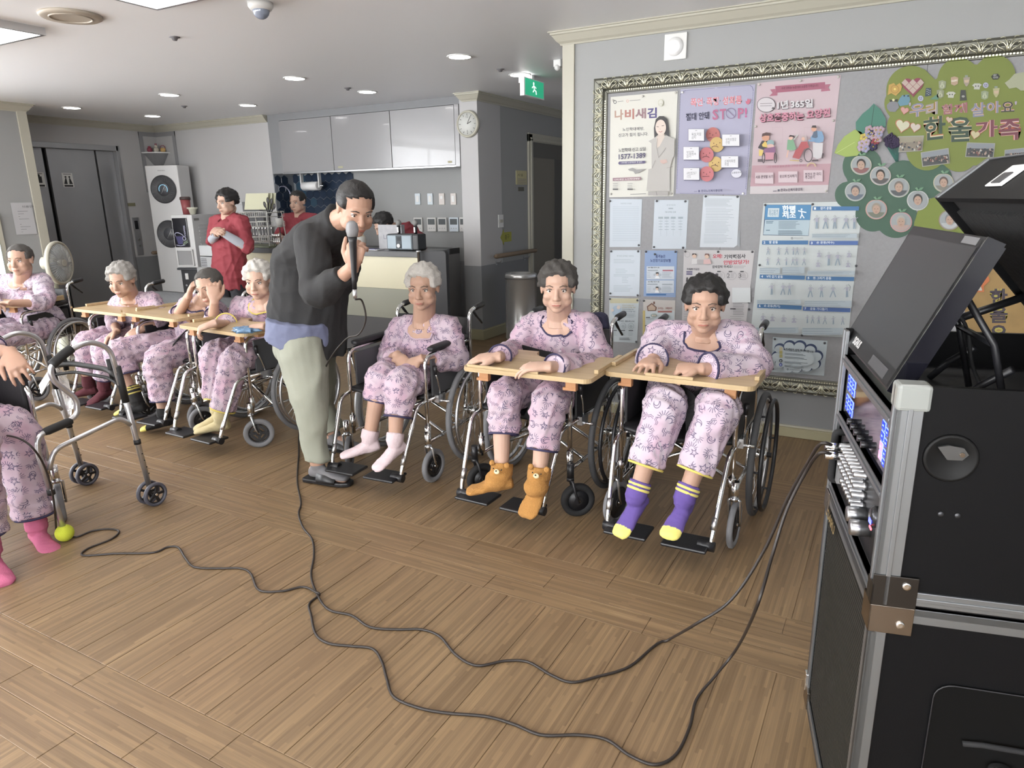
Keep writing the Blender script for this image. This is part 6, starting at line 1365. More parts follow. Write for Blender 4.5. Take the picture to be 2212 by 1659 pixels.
        for tt in (0, 0.25, 0.5, 0.75, 1.0): rows.append([onto(ring[i].lerp(top_+side*math.cos(2*PI*i/40)*0.04, tt), 0.0028 if tt < 1 else 0.001) for i in idx])
        n_ = len(rows[0]); mb.add([p for r_ in rows for p in r_], [(r_*n_+i, r_*n_+i+1, (r_+1)*n_+i+1, (r_+1)*n_+i) for r_ in range(4) for i in range(n_-1)], skin, True); mb.build('neckline_skin', t)
        for i in range(buttons):
            z = onto(cc+f*0.15-V((0, 0, 0.105+vneck+0.075*i)), 0.0005); mb = MB(); mb.lathe(z, [(0, 0), (0.0085, 0), (0.009, 0.004), (0, 0.005)], 12, mat('shell_button', hexc('c9b8c4'), 0.25), tuple(f)); mb.build('button', t)
    # ---- trousers, socks
    if legs:
        c = MB(); T = trm or cloth; ends = []
        c.ell(pv-V((0, 0, 0.01)), (0.175*belly, 0.13, 0.10), n=18)
        for k in (0, 1):
            h, kn, an = J['hip'][k], J['kn'][k], J['an'][k]; q = kn.lerp(an, hemf[k])
            P_ = smooth_path([h, h.lerp(kn, 0.55), kn, kn.lerp(q, 0.5), q], 5); rr = np.interp(np.linspace(0, 4, len(P_)), range(5), [0.095, 0.088*leg_r, 0.082*leg_r, 0.073*leg_r, 0.070*leg_r])
            c.tube(P_, list(rr), 16); ends.append((q, (an-kn).normalized(), 0.070*leg_r))
        link(trname, vox(c, vtop, 2, wr, 24, seed+5, T, True, trname), t)
        if hem:
            for q, dd, r in ends: band(t, q+dd*0.002, dd, r-0.004, hem, 'hem_binding')
        for k in (0, 1):
            if socks and socks[k]: socks[k](t, J['kn'][k], J['an'][k], foot_d[k], foot_L)
    hm = hairm or mat('grey_hair', hexc('8f8c88'), 0.8, var=0.25, vscale=90, bump=0.6, bscale=150)
    if hstyle: hair(t, P, B, hm, hstyle, head_s*hair_s, seed)
    face_parts(t, P, B, head_s, glasses=glasses, mask=mask)
    return t, P, B
def sock(m, toe=None, stripes=None, top=0.11, fluffy=False, name='sock', grow=1.0):
    def f(t, kn, an, d, L):
        mb = MB(); u = (kn-an).normalized(); foot(mb, an, d, L, w=1.08*grow)
        mb.tube([an, an+u*top*0.5, an+u*top], [0.043*grow, 0.043*grow, 0.044*grow], 14)
        if fluffy: mb.ell(an+V(d).normalized()*0.02-V((0, 0, 0.02)), (0.047*grow, 0.06, 0.045))
        me = vox(mb, 0.005, 2, 0.0025 if not fluffy else 0.003, 60, 3, m, name=name); me.materials.append(toe or m)
        if toe:
            dv = V(d).normalized(); k = L/0.216; lim = (an+dv*0.122*k).dot(dv)
            for p in me.polygons:
                c = V(p.center)
                if c.dot(dv) > lim: p.material_index = 1
        o = link(name, me, t)
        if stripes:
            for h, sm in stripes: band(o, an+u*h, u, 0.0415*grow, sm, 'stripe', 0.0045)
            for c_ in list(COL.q):
                if c_.parent is o and c_.name.startswith('stripe'): c_.location = (0, 0, 0)
        return o
    return f
def lift(p, dz): return V((p.x, p.y, p.z+dz))
S_purple = mat('purple_sock', hexc('5d4a8c'), 0.9, bump=0.3, bscale=200); S_lemon = mat('lemon_sock', hexc('d8cd72'), 0.9, bump=0.3, bscale=200)
S_white = mat('pale_pink_sock', hexc('c9b7bb'), 0.95, bump=0.5, bscale=220); S_bear = mat('caramel_fleece', hexc('a87a42'), 1.0, bump=1.0, bscale=260, var=0.25, vscale=180)
S_pink = mat('pink_sock', hexc('b5607f'), 0.9, bump=0.4, bscale=200, var=0.12, vscale=20); S_cream = mat('cream_sock', hexc('b9ac86'), 0.95, bump=0.4, bscale=200)
S_blk = mat('black_sock', hexc('1d1c1c'), 0.9, bump=0.3, bscale=200); S_ybl = mat('yellow_stripe', hexc('a89c55'), 0.9); S_burg = mat('burgundy_sock', hexc('4e2029'), 0.9, bump=0.3, bscale=200, var=0.3, vscale=40)
hair_black = mat('black_hair', (0.012, 0.011, 0.011), 0.55, bump=0.6, bscale=120); hair_white = mat('white_hair', hexc('b5b1ab'), 0.8, var=0.2, vscale=90, bump=0.6, bscale=150)
hair_dark = mat('dark_grey_hair', hexc('45423f'), 0.75, var=0.3, vscale=90, bump=0.6, bscale=150)
Y0 = YA
def seated(cx, y=Y0, w=0.16): return V((cx, y-0.06, 0.50))
# A, right: lady in purple socks
cx = -0.735
J = dict(head=AY(1523, 648, 2.89), fwd=(0.22, -1, -0.12), neck=AY(1523, 712, 2.98), chest=AY(1523, 765, 3.02), pelvis=V((cx, 3.00, 0.53)),
    sh=(AY(1428, 722, 2.99), AY(1602, 728, 2.99)), el=(AY(1405, 775, 2.86), AY(1628, 795, 2.84)), wr=(FZ(1382, 803, TZ+0.03)+V((0.005, 0.15, 0.02)), FZ(1512, 797, TZ+0.05)),
    hd=((-0.03, -1, -0.1), (-1, -0.12, -0.02)), hn=((0, 0, 1), (0, -0.25, 1)), hip=(V((cx-0.10, 2.98, 0.51)), V((cx+0.10, 2.98, 0.51))),
    kn=(AY(1436, 880, 2.58), AY(1550, 888, 2.60)), an=(AY(1372, 1076, 2.43), AY(1476, 1083, 2.46)), topdrop=0.04)
pA, PA, BA = person('person in pink print pyjamas with purple and yellow striped socks, rightmost in the row', J, SK2, PJ2, hair_black, 'perm', (dict(curl=0.25, spread=0.28), dict(curl=0.9, thumb=1)), socks=(sock(S_purple, S_lemon, ((0.038, S_lemon), (0.055, S_lemon)), top=0.07),)*2, vs=0.0045, seed=3, cut=(0.88, 0.85), hemf=(0.64, 0.66), belly=1.12, sleeve=1.12, hem=M_yel, leg_r=1.03, arm_r=1.1, tops=1.1, foot_d=((-0.28, -0.8, -0.55), (-0.15, -0.95, -0.3)), foot_L=0.2)
# B: lady with bear socks
cx = -1.43
J = dict(head=AY(1205, 612, 2.92), fwd=(0.38, -1, -0.12), neck=AY(1208, 684, 2.99), chest=AY(1210, 738, 3.03), pelvis=V((cx, 3.00, 0.53)),
    sh=(AY(1150, 702, 3.0), AY(1268, 702, 3.0)), el=(AY(1110, 760, 2.93), AY(1292, 785, 2.86)), wr=(FZ(1074, 772, TZ+0.05), FZ(1183, 793, TZ+0.045)),
    hd=((-0.95, -0.35, -0.06), (-1, -0.25, -0.04)), hn=((0, -0.2, 1), (0, -0.2, 1)), hip=(V((cx-0.09, 2.98, 0.51)), V((cx+0.09, 2.98, 0.51))),
    kn=(AY(1092, 856, 2.62), AY(1186, 868, 2.60)), an=(AY(1083, 1026, 2.49), AY(1163, 1034, 2.49)), topdrop=0.05)
pB, PB, BB = person('person in pink print pyjamas wearing caramel bear face socks, both hands on the tray', J, SK1, PJ, hair_dark, 'perm', (dict(curl=0.3, thumb=1), dict(curl=0.35, thumb=-1, spread=0.18)), socks=(sock(S_bear, fluffy=True, top=0.05, grow=1.18),)*2, vs=0.0045, seed=9, cut=(0.85, 0.88), hemf=(0.48, 0.62), belly=0.95, foot_d=((-0.85, -0.45, -0.12), (-0.12, -0.8, -0.6)), foot_L=0.215)
# C: lady with clasped hands
cx = -2.255
J = dict(head=AY(914, 612, 2.91), fwd=(0.35, -1, -0.15), neck=AY(916, 688, 2.99), chest=AY(920, 742, 3.03), pelvis=V((cx, 3.01, 0.53)),
    sh=(AY(862, 708, 3.0), AY(970, 708, 3.0)), el=(AY(838, 775, 2.96), AY(988, 778, 2.98)), wr=(AY(858, 768, 2.75), AY(907, 776, 2.74)),
    hd=((0.9, -0.5, -0.38), (-0.85, -0.45, -0.5)), hn=((0.2, -0.8, 0.8), (-0.2, -0.8, 0.8)), hip=(V((cx-0.09, 2.98, 0.51)), V((cx+0.09, 2.98, 0.51))),
    kn=(AY(826, 820, 2.62), AY(868, 832, 2.60)), an=(AY(797, 948, 2.52), AY(852, 955, 2.50)), topdrop=0.06)
pC, PC, BC = person('person in pink print pyjamas with folded hands and pale socks, no tray', J, SK2, PJ, hair_white, 'perm', (dict(curl=0.45, thumb=-1), dict(curl=0.5, thumb=1)), trim=None, socks=(sock(S_white, top=0.045), sock(S_white, top=0.045)), vs=0.0048, seed=14, cut=(0.66, 0.66), hemf=(0.36, 0.55), belly=0.95, foot_d=((-0.75, -0.7, -0.15), (-0.25, -0.85, -0.35)), vneck=0.02, foot_L=0.2)
# D: lady behind the man
cx = -3.47
J = dict(head=AY(558, 598, 2.93), fwd=(0.5, -1, -0.2), neck=AY(574, 652, 2.98), chest=AY(566, 695, 3.03), pelvis=V((cx+0.02, 3.02, 0.53)),
    sh=(AY(520, 662, 3.0), AY(606, 668, 3.0)), el=(AY(508, 700, 2.92), AY(606, 708, 2.9)), wr=(FZ(462, 699, TZ+0.06), FZ(566, 706, TZ+0.045)),
    hd=((-0.8, -0.75, -0.35), (-0.9, -0.3, -0.1)), hn=((-0.2, -0.5, 1), (0, -0.2, 1)), hip=(V((cx-0.10, 2.99, 0.51)), V((cx+0.08, 2.99, 0.51))),
    kn=(AY(462, 770, 2.66), AY(508, 778, 2.66)), an=(AY(470, 890, 2.60), AY(476, 905, 2.56)), topdrop=0.05)
pD, PD, BD = person('person in pink print pyjamas with white hair, gripping the tray edge beside the blue bag', J, SK1, PJ, hair_white, 'perm', (dict(curl=0.7, thumb=-1), dict(curl=0.4, thumb=-1)), trim=M_yel, hem=M_yel, socks=(sock(S_cream, top=0.06), sock(S_cream, top=0.06)), vs=0.0055, seed=21, cut=(0.45, 0.3), hemf=(0.75, 0.84), sleeve=1.2, foot_d=((-0.6, -0.6, -0.2), (-0.8, -0.55, -0.1)), leg_r=1.05, head_s=0.97)
# E: resting head on hand
cx = -4.11
J = dict(head=AY(452, 612, 2.86), fwd=(0.25, -1, -0.3), up=(-0.15, 0, 1), neck=AY(440, 650, 2.94), chest=AY(432, 688, 3.0), pelvis=V((cx, 3.04, 0.53)),
    sh=(AY(402, 666, 2.98), AY(470, 672, 2.98)), el=(AY(383, 684, 2.88), AY(462, 684, 2.84)), wr=(AY(408, 638, 2.82), AY(463, 650, 2.80)),
    hd=((0.5, 0.1, 0.9), (-0.1, 0.1, 1)), hn=((-0.6, -0.6, 0.3), (0.6, -0.6, 0.2)), hip=(V((cx-0.09, 3.0, 0.51)), V((cx+0.09, 3.0, 0.51))),
    kn=(AY(258, 762, 2.60), AY(343, 778, 2.66)), an=(AY(296, 868, 2.60), AY(354, 898, 2.62)), topdrop=0.05)
pE, PE, BE = person('person in pink print pyjamas propping the head on a raised hand, black and yellow socks', J, SK2, PJ, hair_dark, 'short', (dict(curl=0.5, thumb=1), dict(curl=0.6, thumb=-1)), socks=(sock(S_blk, S_lemon, ((0.06, S_ybl), (0.085, S_ybl), (0.1, S_ybl)), top=0.11), sock(S_blk, S_lemon, top=0.05)), vs=0.0055, seed=27, cut=(0.18, 0.18), hemf=(0.42, 0.72), foot_d=((-0.85, -0.5, -0.12), (-0.7, -0.6, -0.15)), leg_r=1.08, head_s=0.95)
# F: leaning forward before the elevator
cx = -4.745
J = dict(head=AY(262, 598, 2.86), fwd=(0.5, -1, -0.35), neck=AY(282, 640, 2.95), chest=AY(295, 672, 3.03), pelvis=V((cx+0.03, 3.12, 0.53)),
    sh=(AY(258, 655, 2.98), AY(330, 650, 3.02)), el=(AY(248, 690, 2.93), AY(348, 685, 2.96)), wr=(AY(252, 716, 2.76), AY(306, 712, 2.80)),
    hd=((-0.2, -0.8, -0.5), (-0.3, -0.8, -0.4)), hn=((-0.4, -0.5, 0.8), (0.3, -0.5, 0.8)), hip=(V((cx-0.10, 3.08, 0.51)), V((cx+0.08, 3.08, 0.51))),
    kn=(AY(186, 742, 2.72), AY(228, 752, 2.72)), an=(AY(192, 832, 2.74), AY(224, 838, 2.72)), topdrop=0.05)
pF, PF, BF = person('grey haired person in pink print pyjamas leaning over the tray nearest the elevator', J, SK2, PJ, None, 'perm', (dict(curl=0.4), dict(curl=0.4)), trim=None, socks=(sock(S_burg, top=0.09), sock(S_burg, top=0.09)), vs=0.006, seed=33, cut=(0.5, 0.5), hemf=(0.62, 0.72), foot_d=((-0.75, -0.6, -0.15), (0.1, -0.9, -0.2)), head_s=0.97)
# G: far left
J = dict(head=AY(43, 556, 2.80), fwd=(0.7, -1, -0.1), neck=AY(48, 604, 2.88), chest=AY(46, 640, 2.92), pelvis=V((-5.76, 2.88, 0.53)),
    sh=(AY(-2, 610, 2.83), AY(92, 606, 2.93)), el=(AY(-20, 650, 2.72), AY(98, 650, 2.80)), wr=(FZ(-10, 662, TZ+0.05), FZ(22, 655, TZ+0.05)),
    hd=((0.8, -0.5, 0), (-1, -0.1, 0)), hn=((0, 0, 1), (0, 0, 1)), hip=(V((-5.85, 2.84, 0.51)), V((-5.67, 2.88, 0.51))),
    kn=(V((-5.80, 2.42, 0.50)), V((-5.52, 2.44, 0.50))), an=(V((-5.72, 2.30, 0.16)), V((-5.46, 2.34, 0.16))), topdrop=0.05)
pG, PG_, BG_ = person('person in pale print pyjamas leaning on a tray at the far left edge', J, SK2, PJ2, hair_dark, 'short', (dict(curl=0.3), dict(curl=0.3)), trim=None, socks=(sock(S_cream, top=0.06),)*2, vs=0.006, seed=40, cut=(0.6, 0.5), belly=1.1, arm_r=1.1)
# P: foreground left, legs and hand only in view
J = dict(head=V((-3.66, 1.25, 1.20)), fwd=(1, 0.2, -0.1), neck=V((-3.68, 1.24, 1.05)), chest=V((-3.70, 1.25, 0.86)), pelvis=V((-3.68, 1.26, 0.53)),
    sh=(V((-3.68, 1.41, 0.97)), V((-3.66, 1.07, 0.97))), el=(AY(-70, 740, 1.52), V((-3.45, 0.98, 0.72))), wr=(AY(22, 762, 1.50), V((-3.25, 1.08, 0.62))),
    hd=((0.75, -0.15, -0.62), (0.9, 0.2, -0.3)), hn=((0.5, -0.5, 0.7), (0, 0, 1)), hip=(V((-3.66, 1.36, 0.51)), V((-3.64, 1.16, 0.51))),
    kn=(AY(34, 932, 1.42), AY(-70, 940, 1.16)), an=(AY(80, 1142, 1.40), AY(-22, 1195, 1.17)), topdrop=0.05)
pP, PP_, BP_ = person('person with pink socks at the bottom left edge, reaching to the walker', J, SK3, PJ, None, 'perm', (dict(curl=0.45, thumb=-1, sc=1.05, spread=0.2), dict(curl=0.3)), socks=(sock(S_pink, top=0.12),)*2, vs=0.0048, seed=51, leg_r=1.08, cut=(0.62, 0.6), hemf=(0.86, 0.8), foot_d=((0.95, -0.15, -0.12), (0.9, -0.2, -0.1)), foot_L=0.225)
# bear faces on the socks
def bear(parent, c, f, s):
    f = V(f).normalized(); B = basis(f); p = MB(); p.ell(V(c)+f*0.004, (0.013*s, 0.006*s, 0.010*s), mat('bear_muzzle', hexc('d8c8a4'), 0.9), 12, B); p.ell(V(c)+f*0.010*s+V((0, 0, 0.003*s)), (0.004*s, 0.003*s, 0.003*s), M_blackM, 8, B); p.build('bear_muzzle', parent)
    for q in (-1, 1):
        p = MB(); p.ell(V(c)+B @ V((q*0.018*s, 0.002, 0.010*s)), 0.003*s, M_black, 8); p.build('bear_eye', parent)
        p = MB(); p.ell(V(c)+B @ V((q*0.034*s, -0.01, 0.030*s)), (0.012*s, 0.008*s, 0.012*s), S_bear, 12, B); p.build('bear_ear', parent)
bear(pB, AY(1074, 1019, 2.435), (0.0, -1, 0.35), 1.1); bear(pB, AY(1159, 1028, 2.435), (0.0, -1, 0.35), 1.1)
# belts
sat_belt(0, 0, [AY(1455, 838, 2.78), AY(1487, 862, 2.66), AY(1497, 900, 2.62), AY(1500, 950, 2.62), AY(1500, 985, 2.66)], 0.032, 'black safety strap between the knees of the lady in purple socks')
sat_belt(0, 0, [AY(1500, 862, 2.66), AY(1520, 850, 2.72), AY(1540, 843, 2.78)], 0.022, 'short black strap branching to the right under the rightmost tray')
sat_belt(0, 0, [AY(1167, 828, 2.75), AY(1160, 855, 2.66), AY(1150, 885, 2.64), AY(1140, 905, 2.66)], 0.022, 'black safety strap running down between the legs above the bear socks')
sat_belt(0, 0, [AY(1062, 850, 2.80), AY(1085, 838, 2.76), AY(1118, 828, 2.74)], 0.016, 'black strap across the left thigh above the bear socks')
sat_belt(0, 0, [AY(1155, 900, 2.66), AY(1160, 930, 2.72), AY(1160, 955, 2.80)], 0.03, 'wide black strap hanging below the seat above the bear socks')
sat_belt(0, 0, [AY(1128, 752, 2.895), AY(1165, 762, 2.875), AY(1208, 772, 2.885)], 0.016, 'black waist strap across the belly of the lady in bear socks')
sat_belt(0, 0, [AY(404, 712, 2.88), AY(372, 744, 2.74), AY(348, 772, 2.66), AY(341, 785, 2.63)], 0.020, 'black strap lying diagonally over the thigh of the lady in black and yellow socks')
# ================================================================= the bent man with the microphone
M_jacket = mat('black_jacket', hexc('262627'), 0.85, bump=0.25, bscale=220); M_khaki = mat('khaki_cotton', hexc('8f9184'), 0.85, bump=0.25, bscale=240, var=0.06, vscale=5)
M_denim = mat('blue_shirt', hexc('6a6f88'), 0.85, bump=0.2, bscale=220); M_red = mat('red_polo', hexc('8a363f'), 0.8, bump=0.3, bscale=260); M_sleeve = mat('white_sleeve', hexc('a9adb5'), 0.8)
t = thing('person', 'man in a black jacket and khaki trousers bending forward with a microphone', 'person', FZ(690, 1040, 0), world=True)
hp = AY(660, 735, 2.66); ch = AY(672, 560, 2.72); nk = AY(728, 478, 2.62)
b = MB(); P, B = head(b, AY(768, 448, 2.52), (0.75, -0.45, -0.45), (0.35, -0.15, 1), 1.02)
b.tube([nk-V((0.03, 0, 0.05)), nk, P(0, -0.02, -0.045)], [0.06, 0.055, 0.054], 14)
b.loft([ering(hp, (0, 0, 1), (0.6, .8, 0), 0.14, 0.10), ering(ch, nk-hp, (0.6, .8, 0), 0.15, 0.10), ering(nk, nk-ch, (0.6, .8, 0), 0.05, 0.05)])
sh = (AY(672, 520, 2.52), AY(712, 500, 2.86)); el = (AY(688, 632, 2.40), AY(735, 610, 2.84)); wr = (AY(762, 576, 2.36), AY(772, 560, 2.70))
for k in (0, 1): limb(b, [sh[k], el[k], wr[k]], [0.045, 0.042, 0.040, 0.038, 0.034, 0.028]); b.tube([nk, sh[k]], [0.05, 0.045], 10)
hand(b, wr[0], (0.35, -0.05, 0.93), (0.3, -0.95, 0.0), 1, curl=0.95, sc=1.12); hand(b, wr[1], (0.4, -0.6, 0.6), (0.3, 0.9, 0.2), 1, curl=0.6)
hips = (AY(648, 745, 2.56), AY(676, 742, 2.74)); kn = (AY(672, 880, 2.46), AY(690, 870, 2.82)); an = (AY(686, 1003, 2.44), AY(722, 935, 2.84))
for k in (0, 1): limb(b, [hips[k], kn[k], an[k]], [0.08, 0.07, 0.058, 0.052, 0.045, 0.038]); foot(b, an[k], ((0.93, 0.18, -0.05), (0.95, 0.1, -0.08))[k], 0.22, w=0.9)
link('body', vox(b, 0.0048, 3, m=SK3, name='body'), t)
c = MB(); ax = (0.6, 0.8, 0)
bt = AY(668, 738, 2.66)
c.loft([ering(bt, (0.42, 0, 1), ax, 0.20, 0.20, 18), ering(hp.lerp(ch, 0.2)+V((0, 0, 0.0)), (0.05, 0, 1), ax, 0.205, 0.175, 18), ering(hp.lerp(ch, 0.65), (0.05, 0, 1), ax, 0.205, 0.155, 18), ering(ch, nk-hp, ax, 0.205, 0.145, 18), ering(ch.lerp(nk, 0.5), nk-ch, ax, 0.175, 0.12, 18), ering(ch.lerp(nk, 0.85), nk-ch, ax, 0.11, 0.085, 18), ering(nk+(nk-ch).normalized()*0.035, nk-ch, ax, 0.075, 0.072, 18)])
for k in (0, 1):
    q = el[k].lerp(wr[k], 0.74); P_ = smooth_path([sh[k], sh[k].lerp(el[k], 0.55), el[k], q], 5); c.tube(P_, list(np.interp(np.linspace(0, 3, len(P_)), range(4), [0.085, 0.082, 0.078, 0.048])), 16); c.ell(sh[k], 0.085); c.tube([nk-V((0.02, 0, 0.04)), sh[k]], [0.07, 0.08], 12)
link('jacket', vox(c, 0.0085, 3, 0.012, 13, 61, M_jacket, False, 'jacket'), t)
c = MB(); hb = AY(650, 722, 2.60); c.loft([ering(hb+V((0, 0, -0.045)), (0.35, 0, 1), ax, 0.188, 0.160, 18), ering(hb+V((0, 0, 0.08)), (0.15, 0, 1), ax, 0.17, 0.14, 18)]); link('shirt_tail', vox(c, 0.009, 2, 0.006, 20, 5, M_denim, False, 'shirt_tail'), t)
c = MB(); c.ell(hp-V((0.01, 0, 0.03)), (0.165, 0.16, 0.13), n=18)
for k in (0, 1):
    q = kn[k].lerp(an[k], 0.93); P_ = smooth_path([hips[k], hips[k].lerp(kn[k], 0.5), kn[k], kn[k].lerp(q, 0.5), q], 5); c.tube(P_, list(np.interp(np.linspace(0, 4, len(P_)), range(5), [0.125, 0.112, 0.088, 0.070, 0.064])), 18)
link('trousers', vox(c, 0.0085, 3, 0.013, 12, 71, M_khaki, False, 'trousers'), t)
for k in (0, 1):
    d = V(((0.93, 0.18, 0), (0.95, 0.1, 0))[k]).normalized(); mb = MB(); u = V((0, 0, 1)); s_ = d.cross(u); c0 = V((an[k].x, an[k].y, 0))
    mb.loft([[c0+d*x+s_*w+V((0, 0, z)) for w, z in ((-w_, 0.004), (-w_*1.02, 0.026), (w_*1.02, 0.026), (w_, 0.004))] for x, w_ in ((-0.085, 0.022), (-0.075, 0.036), (0, 0.04), (0.08, 0.047), (0.15, 0.046), (0.185, 0.03), (0.195, 0.015))], M_black, smooth=False); so = mb.build('slipper', t, 0.006)
    mb = MB(); rg = []
    for x, w_, h_ in ((0.01, 0.047, 0.078), (0.06, 0.052, 0.07), (0.12, 0.052, 0.056)): rg.append([c0+d*x+s_*(w_*math.cos(a))+V((0, 0, 0.018+(h_-0.018)*math.sin(a))) for a in np.linspace(0, PI, 11)]+[c0+d*x+s_*((w_-0.006)*math.cos(a))+V((0, 0, 0.018+(h_-0.024)*math.sin(a))) for a in np.linspace(PI, 0, 11)])
    mb.loft(rg, M_black); mb.build('slipper_strap', so)
    c = MB(); foot(c, V((an[k].x, an[k].y, 0.098)), d, 0.225, w=1.05); link('sock', vox(c, 0.006, 2, m=mat('grey_sock', hexc('6f6e70'), 0.9), name='sock'), t)
hair(t, P, B, hair_black, 'short', 1.04, 8); face_parts(t, P, B, 1.02, '2a2422')
# microphone in his hand
mc = wr[0]+V((0.035, -0.03, 0.07)); md = V((0.06, -0.02, 1)).normalized()
t = thing('microphone', 'black corded microphone with a metal grille held by the man', 'microphone', mc, world=True)
mb = MB(); mb.lathe(mc, [(0, -0.165), (0.010, -0.165), (0.011, -0.12), (0.013, -0.05), (0.017, 0.04), (0.020, 0.06), (0, 0.062)], 18, M_black, tuple(md)); mb.build('handle', t)
mb = MB(); mb.lathe(mc, [(0, 0.06), (0.022, 0.062), (0.027, 0.085), (0.027, 0.098), (0.022, 0.118), (0.01, 0.127), (0, 0.128)], 20, mat('mic_grille', (0.35, 0.35, 0.36), 0.35, 0.9, bump=1.0, bscale=900), tuple(md)); mb.build('grille', t)
mb = MB(); mb.lathe(mc, [(0, -0.205), (0.0085, -0.205), (0.0095, -0.19), (0.0095, -0.162), (0, -0.162)], 14, M_alu, tuple(md)); mb.build('plug', t)
cab0 = mc-md*0.21
# ---- red shirted staff
def staff(label, hd, fw, nk, ch, pv, sh, el, wr, hdir, hn, legs=True, topm=M_red, an=None, slv=0.15, hairs='short', seed=5, **k):
    J = dict(head=hd, fwd=fw, neck=nk, chest=ch, pelvis=pv, sh=sh, el=el, wr=wr, hd=hdir, hn=hn, hip=(pv+V((-0.07, 0.01, -0.02)), pv+V((0.07, 0.01, -0.02))), kn=(V((pv.x-0.1, pv.y-0.02, 0.46)), V((pv.x+0.1, pv.y-0.02, 0.46))), an=(V((pv.x-0.1, pv.y, 0.08)), V((pv.x+0.1, pv.y, 0.08))), topdrop=0.2)
    return person(label, J, SK1, topm, hair_black, hairs, (dict(curl=0.7, thumb=1), dict(curl=0.6, thumb=-1)), trim=None, hem=None, vs=0.006, seed=seed, cut=(slv, slv), hemf=(0.95, 0.95), topm=M_red, trm=mat('dark_trousers', hexc('2c2d33'), 0.8), tops=1.1, topname='polo_shirt', trname='trousers', belly=0.98, leg_r=0.85, buttons=0, collar=False, foot_d=((0, -1, 0), (0, -1, 0)), foot_L=0.24, **k)
ys = 4.62
pS, PS, BS = staff('staff woman in a red polo with long white sleeve guards clasping her hands', AY(490, 432, ys-0.05), (-0.1, -1, -0.2), AY(492, 464, ys), AY(494, 505, ys+0.02), AY(496, 575, ys+0.02), (AY(468, 480, ys), AY(522, 480, ys)), (AY(458, 520, ys-0.05), AY(535, 535, ys-0.02)), (AY(468, 505, ys-0.2), AY(480, 502, ys-0.2)), ((0.5, -0.3, 0.2), (-0.6, -0.3, 0.2)), ((0, -0.6, 0.8), (0, -0.6, 0.8)), hairs='perm')
for s_, e_, w_ in ((None, AY(458, 520, ys-0.05), AY(468, 505, ys-0.2)), (None, AY(535, 535, ys-0.02), AY(480, 502, ys-0.2))):
    mb = MB(); limb(mb, [e_+(e_-w_)*0.12, e_.lerp(w_, 0.5), e_.lerp(w_, 0.92)], [0.048, 0.042, 0.034]); mb.mats = []; o = mb.build('sleeve_guard', pS); o.data.materials.clear(); o.data.materials.append(M_sleeve)
mb = MB(); f = V((-0.1, -1, 0)).normalized(); nkp = AY(492, 464, ys)
for q in (-1, 1): mb.add([nkp+V((q*0.07, 0.0, 0.0)), nkp+V((q*0.02, -0.085, -0.045)), nkp+V((q*0.065, -0.09, -0.065)), nkp+V((q*0.09, -0.04, -0.035))], [(0, 1, 2, 3)], M_red)
mb.build('collar', pS)
yb = 5.60
staff('staff member behind the counter, red polo partly hidden by the bent man', AY(643, 432, yb), (0.1, -1, -0.2), AY(648, 462, yb+0.03), AY(652, 500, yb+0.04), AY(652, 560, yb+0.04), (AY(622, 475, yb), AY(678, 475, yb)), (AY(605, 505, yb-0.05), AY(690, 510, yb-0.05)), (AY(610, 520, yb-0.2), AY(680, 525, yb-0.2)), ((0.3, -0.7, -0.2), (-0.3, -0.7, -0.2)), ((0, -0.3, 1), (0, -0.3, 1)), seed=15)
yb = 5.72
staff('staff member with black hair stooping behind the radio on the counter', AY(828, 482, yb-0.18), (-0.5, -0.8, -0.7), AY(852, 492, yb-0.05), AY(880, 512, yb+0.02), AY(893, 570, yb+0.05), (AY(848, 505, yb-0.15), AY(892, 500, yb+0.1)), (AY(838, 545, yb-0.2), AY(900, 545, yb)), (AY(820, 540, yb-0.35), AY(868, 552, yb-0.25)), ((-0.4, -0.7, -0.2), (-0.5, -0.7, -0.2)), ((0, -0.3, 1), (0, -0.3, 1)), hairs='perm', seed=25)
# ================================================================= flight case with speaker, mixer and screen
CN = V((0.028, 1.269, 0)); CRZ = math.atan2(0.2228, 0.975); CW, CD = 0.536, 0.43
M_alx = mat('case_extrusion', (0.24, 0.25, 0.26), 0.4, 0.85); M_case = mat('case_black', (0.0045, 0.0045, 0.005), 0.5, bump=0.1, bscale=300, spec=0.12); M_brass = mat('corner_steel', (0.30, 0.26, 0.22), 0.25, 1.0)
def frame_box(t, x0, x1, y0, y1, z0, z1, m, e=0.026, name='edge_rail', skip=()):
    """aluminium angle profiles along the twelve edges"""
    for ax in range(3):
        for a in (0, 1):
            for b_ in (0, 1):
                if (ax, a, b_) in skip: continue
                mb = MB(); lo = [x0, y0, z0]; hi = [x1, y1, z1]; o_ = [q for q in range(3) if q != ax]
                def rng_(q, s, w): return ((lo[q]-0.003, lo[q]+w) if s == 0 else (hi[q]-w, hi[q]+0.003))
                for w1, w2 in ((e, 0.003), (0.003, e), (e*0.45, 0.006), (0.006, e*0.45)):
                    r1 = rng_(o_[0], a, w1); r2 = rng_(o_[1], b_, w2); L = [0]*3; H = [0]*3; L[ax], H[ax] = lo[ax], hi[ax]; L[o_[0]], H[o_[0]] = r1; L[o_[1]], H[o_[1]] = r2
                    mb.box(L, H, m)
                mb.build(name, t, 0.0012)
t = thing('speaker_case', 'lower black speaker flight case with ribbed grille and gold lettering', 'speaker', CN, CRZ)
mb = MB(); mb.box((0.012, 0, 0.07), (CD, CW, 0.685), M_case); mb.build('body', t)
frame_box(t, 0, CD, 0, CW, 0.07, 0.688, M_alx)
